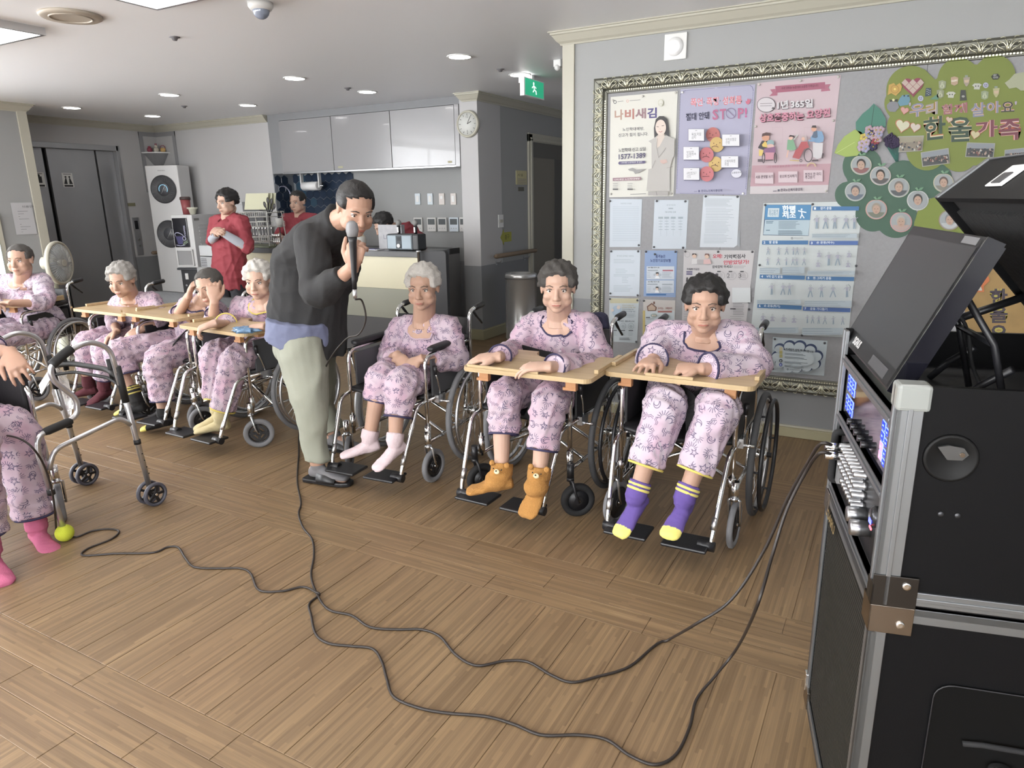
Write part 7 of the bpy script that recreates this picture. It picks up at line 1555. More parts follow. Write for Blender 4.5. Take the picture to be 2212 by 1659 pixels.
sl = MB(); sl.loft([[V((0.002+dx, y, z)) for dx, z in ((0, 0.0), (-0.005, 0.0015), (-0.005, 0.0055), (0, 0.0075))] for y in (0.03, CW-0.03)], mat('grille_slat', hexc('2c2a26'), 0.6, spec=0.2), smooth=False); sme = sl.mesh('slat')
for i in range(57): o = link('slat', sme, t); o.location = (0.006, 0, 0.102+i*0.0095)
mb = MB(); put_text(mb, 'SOARU', (-0.0045, 0.512, 0.628), (0, -0.125, 0), (0, 0, 0.026), mat('gold_letters', (0.75, 0.55, 0.22), 0.3, 0.8), 0.03); mb.build('lettering', t, kind='stuff')
for y, z, zz in ((0.0, 0.64, 0.692), (0.0, 0.07, 0.12)):
    mb = MB(); mb.box((-0.006, -0.006, z-0.002), (0.065, -0.003, zz), M_brass); mb.box((-0.006, -0.006, z-0.002), (-0.003, 0.05, zz), M_brass); mb.box((-0.006, -0.006, zz-0.003), (0.06, 0.05, zz), M_brass); q = mb.build('corner_plate', t, 0.001)
    mb = MB(); mb.lathe((0.045, -0.006, z+0.018), [(0, 0), (0.0075, 0), (0.0065, 0.0035), (0.003, 0.0025), (0, 0.003)], 16, M_chrome, (0, -1, 0)); mb.build('rivet', q)
for z, zz in ((0.64, 0.692), (0.07, 0.12)):
    mb = MB(); mb.box((-0.006, CW-0.05, z), (0.003, CW+0.006, zz), M_brass); mb.build('corner_plate', t, 0.001)
mb = MB(); mb.box((-0.008, CW-0.012, 0.10), (0.0, CW+0.012, 0.15), M_chrome); mb.build('latch', t, 0.002)
mb = MB(); r = 0.03
P = [(0.10+r, 0.55), (0.36, 0.55), (0.36, 0.30), (0.10+r, 0.30)]
poly = [(0.115+0.03*math.cos(a)+(0.03 if 1 else 0), 0.52+0.03*math.sin(a)) for a in np.linspace(PI/2, PI, 6)]+[(0.145+0.03*math.cos(a), 0.30+0.03*math.sin(a)) for a in np.linspace(PI, 1.5*PI, 6)]+[(0.36+0.03*math.cos(a), 0.30+0.03*math.sin(a)) for a in np.linspace(1.5*PI, 2*PI, 6)]+[(0.36+0.03*math.cos(a), 0.52+0.03*math.sin(a)) for a in np.linspace(0, PI/2, 6)]
mb.prism(poly, -0.004, 0.0, mat('handle_dish', (0.004, 0.004, 0.004), 0.6, spec=0.1)); hp_ = mb.build('handle_dish', t, 0.001)
mb = MB(); mb.tube([V((p[0], -0.0045, p[1])) for p in poly], 0.0014, 6, M_black, close=True); mb.build('dish_rim', hp_)
mb = MB(); mb.ell((0.232, -0.02, 0.402), (0.02, 0.016, 0.012), M_chrome, 16); mb.tube([(0.17, -0.012, 0.44), (0.2, -0.014, 0.445), (0.27, -0.014, 0.445), (0.3, -0.01, 0.44)], 0.005, 8, M_blackM); mb.build('handle', hp_)
for x, y in ((0.05, 0.05), (0.05, CW-0.05), (CD-0.05, 0.05), (CD-0.05, CW-0.05)):
    mb = MB(); mb.cyl((x-0.012, y, 0.027), (x+0.012, y, 0.027), 0.027, n=20, m=M_black); q = mb.build('caster', t); mb = MB(); mb.box((x-0.018, y-0.014, 0.025), (x-0.014, y+0.014, 0.072), M_steel); mb.box((x+0.014, y-0.014, 0.025), (x+0.018, y+0.014, 0.072), M_steel); mb.box((x-0.022, y-0.02, 0.062), (x+0.022, y+0.02, 0.071), M_steel); mb.build('fork', q)
t = thing('rack_case', 'upper open black flight case holding a mixer and blue lit keypad', 'equipment case', CN+V((0, 0, 0.694)), CRZ)
z0 = -0.694
mb = MB()
mb.box((0.0, 0.0, 0), (CD, 0.012, 1.094+z0), M_case); mb.box((0.0, CW-0.012, 0), (CD, CW, 1.094+z0), M_case); mb.box((CD-0.012, 0, 0), (CD, CW, 1.094+z0), M_case); mb.box((0.012, 0.012, 0), (CD-.012, CW-0.012, 0.012), M_case); mb.box((0.012, 0.012, 1.005+z0), (CD-0.012, CW-0.012, 1.015+z0), mat('case_deck', hexc('2c2c2d'), 0.55)); mb.build('shell', t)
for y0_, y1_ in ((-0.004, 0.034), (CW-0.034, CW+0.004)):      # front posts
    mb = MB(); zt = 1.092+z0
    mb.box((-0.004, y0_, 0.0), (0.004, y1_, zt), M_alx); yy = y0_ if y0_ < 0.1 else y1_-0.004; mb.box((-0.004, yy, 0), (0.036, yy+0.004, zt), M_alx)
    mb.box((-0.007, (y0_+y1_)/2-0.004, 0), (-0.003, (y0_+y1_)/2+0.004, zt), M_alx); mb.box((0.012, yy-0.003 if yy < 0.1 else yy+.001, 0), (0.02, yy+0.006, zt), M_alx); mb.build('corner_post', t, 0.001)
def rail(za, zb, name='cross_rail'):
    mb = MB(); mb.box((-0.003, 0.03, za+z0), (0.010, CW-0.03, zb+z0), M_alx); mb.box((-0.007, 0.03, (za+zb)/2-0.003+z0), (-0.002, CW-0.03, (za+zb)/2+0.003+z0), M_alx); mb.box((-0.003, 0.03, zb-0.003+z0), (0.045, CW-0.03, zb+z0), M_alx); mb.build(name, t, 0.001)
rail(1.012, 1.037); rail(0.876, 0.900); rail(0.694, 0.716)
for y_ in (-0.004, CW-0.002):
    mb = MB(); mb.box((0.04, y_, 0.004), (CD, y_+0.006, 0.030), M_alx); mb.box((0.04, y_-0.002, 0.012), (CD, y_+0.008, 0.020), M_alx); mb.build('side_rail', t, 0.001)
mb = MB(); mb.box((-0.007, -0.008, 1.052+z0), (0.045, 0.036, 1.097+z0), mat('clear_bumper', (0.42, 0.44, 0.42), 0.25, trans=0.4)); mb.build('corner_bumper', t, 0.006)
mb = MB(); mb.box((-0.007, -0.007, -0.002), (0.065, -0.003, 0.058), mat('dark_corner', (0.06, 0.055, 0.05), 0.3, 0.9)); mb.box((-0.007, -0.007, -0.002), (-0.003, 0.03, 0.04), mat('dark_corner', (0, 0, 0))); q = mb.build('corner_plate', t, 0.001)
mb = MB(); mb.lathe((0.046, -0.007, 0.042), [(0, 0), (0.0075, 0), (0.0065, 0.0035), (0.003, 0.0025), (0, 0.003)], 16, M_chrome, (0, -1, 0)); mb.build('rivet', q)
# butterfly latch in a round dish on the near side
mb = MB(); mb.lathe((0.085, 0.0, 0.975+z0), [(0.0, 0.0005), (0.030, 0.001), (0.036, 0.004), (0.040, 0.004), (0.042, 0.0)], 28, mat('latch_dish', (0.006, 0.006, 0.006), 0.5, spec=0.2), (0, -1, 0)); q = mb.build('latch_dish', t)
mb = MB(); mb.prism([(0.062, 0.995+z0), (0.078, 0.999+z0), (0.10, 0.996+z0), (0.108, 0.985+z0), (0.10, 0.975+z0), (0.078, 0.974+z0)], -0.008, -0.003, mat('latch_plate', hexc('5c5c5c'), 0.35, 0.7)); mb.cyl((0.098, -0.008, 0.985+z0), (0.098, -0.011, 0.985+z0), 0.004, n=12, m=M_brass); mb.build('latch', q)
for x in (0.083, 0.108): mb = MB(); mb.lathe((x, 0, 0.875+z0), [(0, 0), (0.005, 0), (0.004, 0.003), (0, 0.003)], 12, M_steelD, (0, -1, 0)); mb.build('screw', t)
# keypad unit
t = thing('keypad_unit', 'glossy black karaoke unit with glowing blue and pink keys between the case rails', 'karaoke unit', CN+V((0, 0, 0.905)), CRZ)
z0 = -0.905; ux = 0.006; M_gl = mat('gloss_black', (0.008, 0.008, 0.012), 0.06, spec=0.8)
mb = MB(); mb.box((ux, 0.036, 0.904+z0), (0.30, CW-0.036, 1.003+z0), M_gl); mb.build('housing', t)
kb, kw_, kp = mat('key_blue', hexc('1632d8'), 0.4, emit=1.3), mat('key_outline', hexc('8fa8ff'), 0.4, emit=1.0), mat('key_pink', hexc('e08aa8'), 0.4, emit=0.9)
def key(y, z, m=None, w=0.011, h=0.0085):
    mb = MB(); mb.box((ux-0.0012, y-w, z-h+z0), (ux, y+w, z+h+z0), kw_); k_ = mb.build('key', t); mb = MB(); mb.box((ux-0.0022, y-w+0.0018, z-h+0.0016+z0), (ux-0.001, y+w-0.0018, z+h-0.0016+z0), m or kb); mb.build('key_face', k_)
    mb = MB(); mb.box((ux-0.0028, y-0.004, z-0.0015+z0), (ux-0.002, y+0.004, z+0.0015+z0), kw_); mb.build('key_mark', k_)
for r_, z in enumerate((0.991, 0.972, 0.945, 0.926)):
    for c_ in range(3): key(0.455-c_*0.028, z)
for r_, z in enumerate((0.992, 0.972, 0.952, 0.934)):
    key(0.105, z, kb if r_ < 2 else kp, 0.012); key(0.075, z-0.004, kb, 0.012, 0.007)
for i in range(5): mb = MB(); mb.cyl((ux, 0.36-0.038*i, 0.918+z0), (ux-0.014, 0.36-0.038*i, 0.918+z0), 0.0065, n=14, m=mat('dark_knob', hexc('3a3a3d'), 0.25, 0.6)); mb.build('knob', t)
# mixer
t = thing('audio_mixer', 'black mixing amplifier with rows of silver knobs and cables plugged in at the left', 'mixer', CN+V((0, 0, 0.715)), CRZ)
z0 = -0.715; ux = 0.010
mb = MB(); mb.box((ux, 0.036, 0.718+z0), (0.30, CW-0.036, 0.874+z0), mat('mixer_black', hexc('18181a'), 0.4)); mb.build('housing', t)
M_kn = mat('silver_knob', (0.42, 0.43, 0.45), 0.28, 0.95)
kn = MB(); kn.lathe((0, 0, 0), [(0, 0), (0.0085, 0), (0.0085, 0.006), (0.0065, 0.008), (0.0062, 0.024), (0.0055, 0.026), (0, 0.026)], 16, M_kn, (-1, 0, 0)); kme = kn.mesh('knob')
for c_ in range(9):
    for r_ in range(4):
        if (c_ < 2 and r_ == 3): continue
        o = link('knob', kme, t); o.location = (ux, 0.372-c_*0.0215-0.003*(r_ % 2), 0.856-0.0215*r_+z0)
for y, z in ((0.175, 0.782), (0.135, 0.772)): mb = MB(); mb.lathe((ux, y, z+z0), [(0, 0), (0.016, 0), (0.016, 0.02), (0.0155, 0.034), (0.014, 0.036), (0, 0.036)], 24, M_kn, (-1, 0, 0)); mb.build('volume_knob', t)
mb = MB(); mb.tube(bend([(ux, 0.455, 0.862+z0), (-0.012, 0.455, 0.862+z0), (-0.012, 0.455, 0.742+z0), (ux, 0.455, 0.742+z0)], 0.018), 0.008, 10, M_blackM); mb.box((-0.004, 0.424, 0.745+z0), (0.012, 0.446, 0.838+z0), M_steel); mb.build('grab_handle', t)
mb = MB(); mb.lathe((ux, 0.075, 0.825+z0), [(0, 0), (0.020, 0), (0.020, 0.010), (0.014, 0.016), (0, 0.016)], 20, mat('dark_knob', (0, 0, 0)), (-1, 0, 0)); q = mb.build('receiver_dial', t)
mb = MB(); mb.box((ux-0.018, 0.06, 0.815+z0), (ux-0.016, 0.075, 0.823+z0), mat('led_blue', (0.1, 0.12, 1.0), 0.4, emit=4)); mb.build('blue_led', t); mb = MB(); mb.box((ux-0.017, 0.055, 0.806+z0), (ux-0.015, 0.07, 0.810+z0), mat('led_red', (1, 0.12, 0.15), 0.4, emit=3)); mb.build('red_led', t)
for y in (0.34, 0.28): mb = MB(); mb.box((ux-0.001, y-0.1, 0.738+z0), (ux, y-0.04, 0.740+z0), M_steel); mb.build('panel_line', t)
for i, (y, z) in enumerate(((0.405, 0.842), (0.395, 0.824))):
    mb = MB(); mb.cyl((ux, y, z+z0), (ux-0.012, y, z+z0), 0.013, n=16, m=M_blackM); mb.cyl((ux-0.012, y, z+z0), (ux-0.05, y, z+z0), 0.0095, n=14, m=M_chrome); mb.build('jack_plug', t)
# lid
t = thing('case_lid', 'raised black case lid with foam inside and a silver catch, top right corner', 'case lid', CN+V((0, 0, 1.1)), CRZ)
H0, Pb = V((0.40, 0, 0.0)), V((0.15, 0, 0.287)); e1 = (Pb-H0).normalized(); e2 = V((-e1.z, 0, e1.x)); e2 = -e2 if e2.x < 0 else e2; Ls, Lt = (Pb-H0).length, 0.115
def LP(a, y, b_): return H0+e1*a+e2*b_+V((0, y, 0))
def lbox(mb, a0, a1, y0_, y1_, b0, b1, m):
    vs = [LP(a, y, b_) for b_ in (b0, b1) for a, y in ((a0, y0_), (a1, y0_), (a1, y1_), (a0, y1_))]
    mb.add(vs, [(0, 3, 2, 1), (4, 5, 6, 7), (0, 1, 5, 4), (1, 2, 6, 5), (2, 3, 7, 6), (3, 0, 4, 7)], m)
mb = MB(); lbox(mb, 0, Ls, 0, CW, Lt-0.01, Lt, M_case); lbox(mb, Ls-0.01, Ls, 0, CW, 0, Lt-0.01, M_case); lbox(mb, 0, 0.01, 0, CW, 0, Lt-0.01, M_case); lbox(mb, 0, Ls, 0, 0.01, 0, Lt-0.01, M_case); lbox(mb, 0, Ls, CW-0.01, CW, 0, Lt-0.01, M_case); mb.build('shell', t)
mb = MB(); lbox(mb, 0.012, Ls-0.05, 0.012, CW-0.012, 0.012, Lt-0.012, mat('lid_foam', hexc('171717'), 0.95, bump=1.5, bscale=70)); mb.build('foam_pad', t)
mb = MB(); lbox(mb, Ls-0.055, Ls-0.01, 0.012, CW-0.012, 0.02, 0.028, mat('foam_lip', hexc('222223'), 0.7)); mb.build('lip', t)
for y0_, y1_ in ((-0.003, 0.02), (CW-0.02, CW+0.003)):
    mb = MB(); lbox(mb, Ls-0.001, Ls+0.003, y0_, y1_, 0, Lt+0.002, M_alx); mb.build('edge_rail', t, 0.001)
mb = MB(); lbox(mb, Ls-0.022, Ls+0.003, 0, CW, Lt, Lt+0.004, M_alx); mb.build('edge_rail', t, 0.001)
mb = MB(); lbox(mb, 0, Ls, CW-0.001, CW+0.003, Lt-0.022, Lt+0.003, M_alx); mb.build('edge_rail', t, 0.001)
mb = MB(); lbox(mb, Ls+0.0005, Ls+0.004, 0.23, 0.31, 0.03, 0.085, M_whiteB); q = mb.build('catch', t, 0.002)
mb = MB(); lbox(mb, Ls+0.003, Ls+0.006, 0.25, 0.29, 0.036, 0.062, mat('catch_hole', hexc('3c3c3e'), 0.4)); mb.build('catch_hole', q)
mb = MB(); mb.tube([(0.06, CW-0.05, -0.04), (0.095, CW-0.05, -0.02), (0.21, CW-0.05, 0.03), (0.32, CW-0.05, 0.075)], [0.005, 0.006, 0.0065, 0.0065], 10, M_chrome); mb.tube([(0.19, CW-0.05, 0.02), (0.34, CW-0.05, 0.085)], 0.0085, 10, M_black); mb.build('gas_strut', t)
# screen
t = thing('monitor', 'large black flat screen leaning back on a folding stand in the case', 'screen', CN+V((0, 0, 1.016)), CRZ)
z0 = -1.016; B0 = V((0.0, 0.096, 1.059+z0)); Uy = V((0, 0.466, 0)); tilt = V((0.12, 0, 0.269)); nt_ = tilt.cross(Uy).normalized(); nt_ = nt_ if nt_.x > 0 else -nt_
def MP(u, v_, w_): return B0+Uy*u+tilt*v_+nt_*w_
def mbox(mb, u0, u1, v0, v1, w0, w1, m):
    vs = [MP(u, v_, w_) for w_ in (w0, w1) for u, v_ in ((u0, v0), (u1, v0), (u1, v1), (u0, v1))]
    mb.add(vs, [(0, 3, 2, 1), (4, 5, 6, 7), (0, 1, 5, 4), (1, 2, 6, 5), (2, 3, 7, 6), (3, 0, 4, 7)], m)
M_bez = mat('screen_bezel', hexc('1c1c1d'), 0.4, spec=0.3); M_scr = mat('screen_off', hexc('303031'), 0.35, spec=0.2)
mb = MB(); mbox(mb, 0, 1, 0, 1, 0.0, 0.026, M_bez); mb.build('body', t, 0.004)
mb = MB(); mbox(mb, 0.035, 0.965, 0.13, 0.93, -0.0012, 0.002, M_scr); mb.build('panel', t)
mb = MB(); mbox(mb, -0.002, 0.002, 0, 1, 0, 0.03, M_gl); mbox(mb, 0, 0.04, 0.02, 0.98, 0.0, 0.034, M_gl); mb.build('edge_strip', t)
mb = MB(); put_text(mb, 'SIGNUS', MP(0.80, 0.045, -0.001), Uy*-0.15, tilt*0.06, flat('d0d0d0'), 0.03); mb.build('lettering', t, kind='stuff')
mb = MB(); mbox(mb, 0.06, 0.22, 0.94, 0.985, -0.0008, 0.001, flat('6c6c6e')); st_ = mb.build('sticker', t)
mb = MB(); mbox(mb, 0.12, 0.4, 0.03, 0.10, -0.0008, 0.001, flat('444446')); mb.build('control_strip', t)
mb = MB()
for y in (0.15, 0.34):
    mb.tube([(0.10, y, 1.25+z0), (0.17, y-0.01, 1.14+z0), (0.20, y-0.02, 1.02+z0)], 0.006, 8, M_black); mb.tube([(0.20, y-0.02, 1.10+z0), (0.17, y+0.02, 1.06+z0), (0.145, y+0.04, 1.02+z0)], 0.007, 8, M_black)
mb.tube([(0.17, 0.14, 1.14+z0), (0.17, 0.33, 1.14+z0)], 0.006, 8, M_black); mb.build('folding_stand', t)
p = [AY(2038, 632, 1.52)]
mb = MB(); mb.tube(smooth_path([V((0.12, 0.32, 1.20)), V((0.17, 0.30, 1.15)), V((0.19, 0.27, 1.06)), V((0.22, 0.2, 1.022)), V((0.34, 0.12, 1.021))], 6), 0.0035, 8, M_blackM); o = mb.build('screen_cable', None, label='thin black cable running from the back of the screen over the case deck', cat='cable'); o.location = CN; o.rotation_euler = (0, 0, CRZ)
# ================================================================= floor cables
def Lc(x, y, z): return CN+Matrix.Rotation(CRZ, 3, 'Z') @ V((x, y, z))
M_cab = mat('black_cable', hexc('28221f'), 0.45)
def fl_(pts): return [FZ(px, py, 0.004) for px, py in pts]
c1 = [cab0]+[AY(782, 650, 2.38), AY(790, 690, 2.40), AY(775, 722, 2.44), AY(745, 735, 2.50), AY(700, 800, 2.58)]+fl_([(652, 930), (645, 985), (642, 1040), (650, 1085), (645, 1110), (655, 1140), (674, 1165), (678, 1200), (672, 1245), (688, 1290), (712, 1318), (760, 1330), (800, 1355), (860, 1360), (910, 1360), (950, 1375), (985, 1415), (1030, 1438), (1090, 1428), (1140, 1430), (1190, 1458), (1235, 1474), (1290, 1462), (1360, 1440), (1440, 1385)])+[AY(1500, 1350, 1.78)+V((0, 0, 0.0)), AY(1580, 1295, 1.80), AY(1650, 1190, 1.82), AY(1700, 1080, 1.80), AY(1745, 1000, 1.75), Lc(-0.05, 0.40, 0.848), Lc(-0.018, 0.405, 0.842)]
c2 = [Lc(-0.018, 0.395, 0.824), Lc(-0.05, 0.39, 0.83), AY(1745, 1012, 1.70), AY(1700, 1100, 1.70), AY(1668, 1200, 1.66), AY(1635, 1310, 1.55)]+[FZ(1592, 1400, 0.12), FZ(1545, 1460, 0.03)]+fl_([(1505, 1510), (1490, 1570), (1460, 1630), (1415, 1652), (1360, 1632), (1310, 1598), (1250, 1588), (1170, 1588), (1110, 1565), (1050, 1548), (960, 1540), (900, 1528), (850, 1505), (835, 1465), (825, 1430), (805, 1402), (760, 1396), (710, 1390), (682, 1370), (672, 1330), (668, 1305), (690, 1285)])+[FZ(680, 1278, 0.011)]+fl_([(655, 1268), (610, 1277), (560, 1275), (542, 1240), (520, 1228), (470, 1228), (420, 1225), (400, 1205), (385, 1183), (362, 1182), (330, 1194), (250, 1196), (180, 1200), (190, 1185), (240, 1165), (257, 1148), (235, 1143), (200, 1147), (165, 1160), (143, 1155)])
for n, (c_, lb, r_) in enumerate(((c1, 'black microphone cable from the man\'s microphone along the floor to the mixer', 0.0042), (c2, 'long black cable looping across the floor from the mixer to the walker\'s tennis ball', 0.0042))):
    P_ = smooth_path(c_, 7); P_ = [V((q.x, q.y, max(q.z, 0.0045))) for q in P_]; mb = MB(); mb.tube(P_, r_, 8, M_cab); mb.build('floor_cable', None, label=lb, cat='cable')
c3 = [AY(-10, 938, 1.38), AY(35, 945, 1.345), AY(68, 965, 1.35), AY(95, 1005, 1.40), AY(112, 1060, 1.42), AY(118, 1100, 1.425), FZ(122, 1150, 0.03)]
mb = MB(); mb.tube(smooth_path(c3, 6), 0.004, 8, M_cab); mb.build('thin_cord', None, label='thin black cord across the knee of the lady with pink socks', cat='cord')
# ================================================================= walker
t = thing('walker', 'aluminium folding walker with double front wheels and tennis balls on the rear tips', 'walker', (-3.31, 1.65, 0), world=True)
M_al = mat('walker_aluminium', (0.58, 0.59, 0.61), 0.3, 0.9); M_grip = mat('walker_grip', hexc('1b1b1c'), 0.6)
M_ball = mat('tennis_ball', hexc('b9c23a'), 0.95, bump=0.6, bscale=300); M_ww = mat('walker_tire', hexc('4b4b55'), 0.5)
for s, X in ((1, -3.035), (-1, -3.59)):
    q = lambda y, z: V((X, y, z))
    mb = MB(); mb.tube([q(1.866, 0.085), q(1.835, 0.40), q(1.812, 0.62)], 0.0125, 12, M_al); mb.tube(bend([q(1.812, 0.58), q(1.788, 0.79), q(1.70, 0.838), q(1.60, 0.805), q(1.525, 0.755), q(1.53, 0.70), q(1.61, 0.60), q(1.60, 0.53), q(1.55, 0.51), q(1.43, 0.488), q(1.418, 0.42), q(1.440, 0.20)], 0.06, 6), 0.0115, 12, M_al); mb.build('side_tube', t)
    mb = MB(); mb.tube([q(1.437, 0.25), q(1.458, 0.05)], 0.0125, 12, M_al); mb.build('rear_leg', t)
    mb = MB(); mb.tube(bend([q(1.447, 0.33), q(1.48, 0.41), q(1.78, 0.465), q(1.825, 0.42)], 0.05, 6), 0.0105, 10, M_al); mb.build('side_brace', t)
    mb = MB(); mb.tube(smooth_path([q(1.625, 0.818), q(1.585, 0.797), q(1.535, 0.765)], 4), 0.0195, 12, M_grip); mb.build('upper_grip', t)
    mb = MB(); mb.tube([q(1.572, 0.513), q(1.56, 0.511), q(1.47, 0.497), q(1.455, 0.495)], [0.014, 0.018, 0.018, 0.014], 12, M_grip); mb.build('lower_grip', t)
    mb = MB(); mb.tube([q(1.806, 0.70), q(1.82, 0.53)], 0.0165, 12, M_grip); mb.build('leg_sleeve', t)
    for y, z in ((1.842, 0.33), (1.437, 0.235)): mb = MB(); mb.tube([q(y, z+0.011), q(y+0.001, z-0.011)], 0.0155, 12, M_grip); mb.build('clamp_ring', t)
    for k in range(4): mb = MB(); mb.cyl((X+0.011, 1.849+0.006*k, 0.27-0.035*k), (X+0.0135, 1.849+0.006*k, 0.27-0.035*k), 0.003, n=8, m=M_grip); mb.build('height_hole', t)
    mb = MB(); mb.cyl((X-0.04, 1.872, 0.058), (X+0.04, 1.872, 0.058), 0.006, n=10, m=M_chrome); mb.build('axle', t)
    for dx in (-0.028, 0.028):
        mb = MB(); mb.lathe((X+dx, 1.872, 0.058), [(0.044, -0.008), (0.054, -0.011), (0.058, -0.006), (0.058, 0.006), (0.054, 0.011), (0.044, 0.008)], 28, M_ww, (1, 0, 0), True); w = mb.build('front_wheel', t)
        mb = MB(); mb.cyl((X+dx-0.009, 1.872, 0.058), (X+dx+0.009, 1.872, 0.058), 0.014, n=14, m=M_black)
        for i in range(5): a = 2*PI*i/5; mb.cbox((X+dx, 1.872+0.029*math.cos(a), 0.058+0.029*math.sin(a)), (0.005, 0.018, 0.006), M_black, Matrix.Rotation(a, 3, 'X'))
        mb.torus((X+dx, 1.872, 0.058), (1, 0, 0), 0.044, 0.005, 24, 6, M_black); mb.build('wheel_hub', w)
    mb = MB(); mb.ell((X, 1.458, 0.036), 0.037, M_ball, 24); b_ = mb.build('tennis_ball', t); mb = MB(); mb.tube([V((X+0.034*math.cos(a)*math.sqrt(max(0, 1-0.3*math.sin(2*a)**2)), 1.458+0.034*math.sin(a)*0.8, 0.033+0.034*0.55*math.sin(2*a))) for a in np.linspace(0, 2*PI, 30, endpoint=False)], 0.0012, 4, mat('ball_seam', hexc('d8d8b0'), 0.9), close=True); mb.build('seam', b_)
mb = MB(); mb.tube(bend([(-3.035, 1.808, 0.645), (-3.16, 1.835, 0.668), (-3.45, 1.835, 0.668), (-3.59, 1.808, 0.645)], 0.05), 0.0125, 10, M_grip); mb.tube(bend([(-3.035, 1.814, 0.60), (-3.16, 1.84, 0.625), (-3.45, 1.84, 0.625), (-3.59, 1.814, 0.60)], 0.05), 0.008, 10, M_grip); mb.build('front_bar', t)
for x in (-3.13, -3.5): mb = MB(); mb.tube([(x, 1.83, 0.72), (x, 1.834, 0.63)], 0.012, 10, M_grip); mb.build('release_button', t)
# clear plastic bag on the far side of the walker
mb = MB()
def bagf(d): return 1+0.12*math.sin(7*d.x+3*d.z)*math.sin(8*d.y+2)+0.08*math.sin(15*d.z+9*d.x)
mb.ell(AY(135, 850, 1.885), (0.065, 0.03, 0.12), mat('clear_film', (0.75, 0.78, 0.80), 0.12, trans=0.75, alpha=0.6), 28, None, bagf, 22); mb.build('plastic_bag', None, label='clear crumpled plastic bag hanging behind the walker handles', cat='bag')
mb = MB(); mb.add([AY(92, 820, 1.95), AY(108, 795, 1.95), AY(106, 830, 1.93), AY(86, 850, 1.93)], [(0, 1, 2, 3)], flat('b9bcc0')); mb.prism([(0, 0)]*0 or [(AY(84, 832, 1.9).x, AY(84, 832, 1.9).z), (AY(108, 795, 1.9).x, AY(108, 795, 1.9).z), (AY(112, 815, 1.9).x, AY(112, 815, 1.9).z), (AY(90, 852, 1.9).x, AY(90, 852, 1.9).z)], 1.898, 1.902, flat('c4c6ca')); mb.build('paper_tissue', None, label='folded pale paper tissue at the fingertips by the walker', cat='tissue')
# blue plastic bag on tray D
mb = MB()
def cr(d): return 1+0.2*math.sin(6*d.x+2)*math.sin(7*d.y)+0.12*math.sin(13*d.x+5*d.y)+0.1*math.sin(17*d.z+8*d.x)
mb.ell(FZ(530, 712, TZ+0.034), (0.085, 0.055, 0.016), mat('blue_film', hexc('7aa0c4'), 0.2, trans=0.35, bump=1.0, bscale=45), 30, None, cr, 14); mb.build('plastic_packet', None, label='crumpled blue transparent plastic packet on the lap tray', cat='packet')
for dx in (-0.03, 0.04): pass
# ================================================================= kitchen
M_cabd = mat('cabinet_gloss', hexc('8f8e90'), 0.2, coat=0.3); M_cabs = mat('cabinet_side', hexc('a0a0a1'), 0.4); M_gap2 = mat('cabinet_gap', hexc('3c3c3e'), 0.6)
ycf = 6.10
xs = [-6.375, -5.585, -4.775, -3.98]
for i in range(3):
    t = thing('wall_cabinet', ('plain grey overhead cabinet, leftmost of three', 'grey overhead cabinet in the middle with a lamp reflection', 'grey overhead cabinet nearest to the wall clock')[i], 'cabinet', (xs[i], ycf, 1.73), world=True)
    mb = MB(); mb.box((xs[i]+0.001, ycf+0.02, 1.735), (xs[i+1]-0.001, 6.449, 2.30), M_cabs); mb.build('body', t)
    mb = MB(); mb.box((xs[i]+0.004, ycf, 1.74), (xs[i+1]-0.004, ycf+0.018, 2.30), M_cabd); d_ = mb.build('door', t, 0.002)
    mb = MB(); mb.box((xs[i], ycf-0.002, 1.722), (xs[i+1], ycf+0.03, 1.735), M_alu); mb.build('bottom_rail', t)
    if i: mb = MB(); mb.box((xs[i]+(0.06 if i == 1 else 0.70), ycf-0.0015, 1.76), (xs[i]+(0.13 if i == 1 else 0.75), ycf, 1.78), flat('a09c80')); mb.build('label_tag', d_)
mb = MB(); mb.box((-6.56, ycf+0.02, 1.73), (-6.377, 6.449, CEIL-0.001), mat('filler_grey', hexc('7f8083'), 0.6)); struct(mb, 'trim_11')
mb = MB(); mb.box((-6.377, ycf+0.01, 2.305), (-3.92, 6.449, CEIL-0.001), mat('filler_grey', (0, 0, 0))); struct(mb, 'trim_12')
mb = MB(); mb.box((-3.978, ycf-0.005, 1.722), (-3.925, 6.449, 2.305), M_cabd); struct(mb, 'trim_13', 0.002)
# hexagonal tiles
hx = MB(); a_ = 0.062; hx.loft([[V((a_*s_*math.cos(PI/3*i+PI/6), y_, a_*s_*math.sin(PI/3*i+PI/6))) for i in range(6)] for s_, y_ in ((0.965, 0), (0.965, -0.004), (0.93, -0.006))], mat('tile_blue', hexc('2b3647'), 0.12), smooth=False); hme = hx.mesh('tile')
hme2 = hme.copy(); hme2.materials.clear(); hme2.materials.append(mat('tile_teal', hexc('32495a'), 0.12))
t = thing('tile_backsplash', 'dark blue hexagon tile splashback under the overhead cabinets', 'tiles', (-6.2, 6.449, 1.1), world=True)
mb = MB(); mb.box((-6.565, 6.444, 1.06), (-5.62, 6.449, 1.722), flat('8b9096')); mb.build('grout', t)
for r_ in range(8):
    for c_ in range(10):
        x, z = -6.53+c_*a_*1.732+(r_ % 2)*a_*0.866, 1.68-r_*a_*1.5
        if x > -5.65: continue
        o = link('tile', hme2 if (c_ < 3 and r_ < 4 and (c_+r_) % 2) else hme, t); o.location = V((x, 6.444, z))-V(t['wp'])
hs = hme.copy(); hs.name = 'tile'
hs.transform(Matrix.Rotation(PI/2, 4, 'Z'))
mb = MB(); mb.box((-6.57, 6.135, 1.06), (-6.566, 6.444, 1.722), flat('8b9096')); mb.build('grout', t)
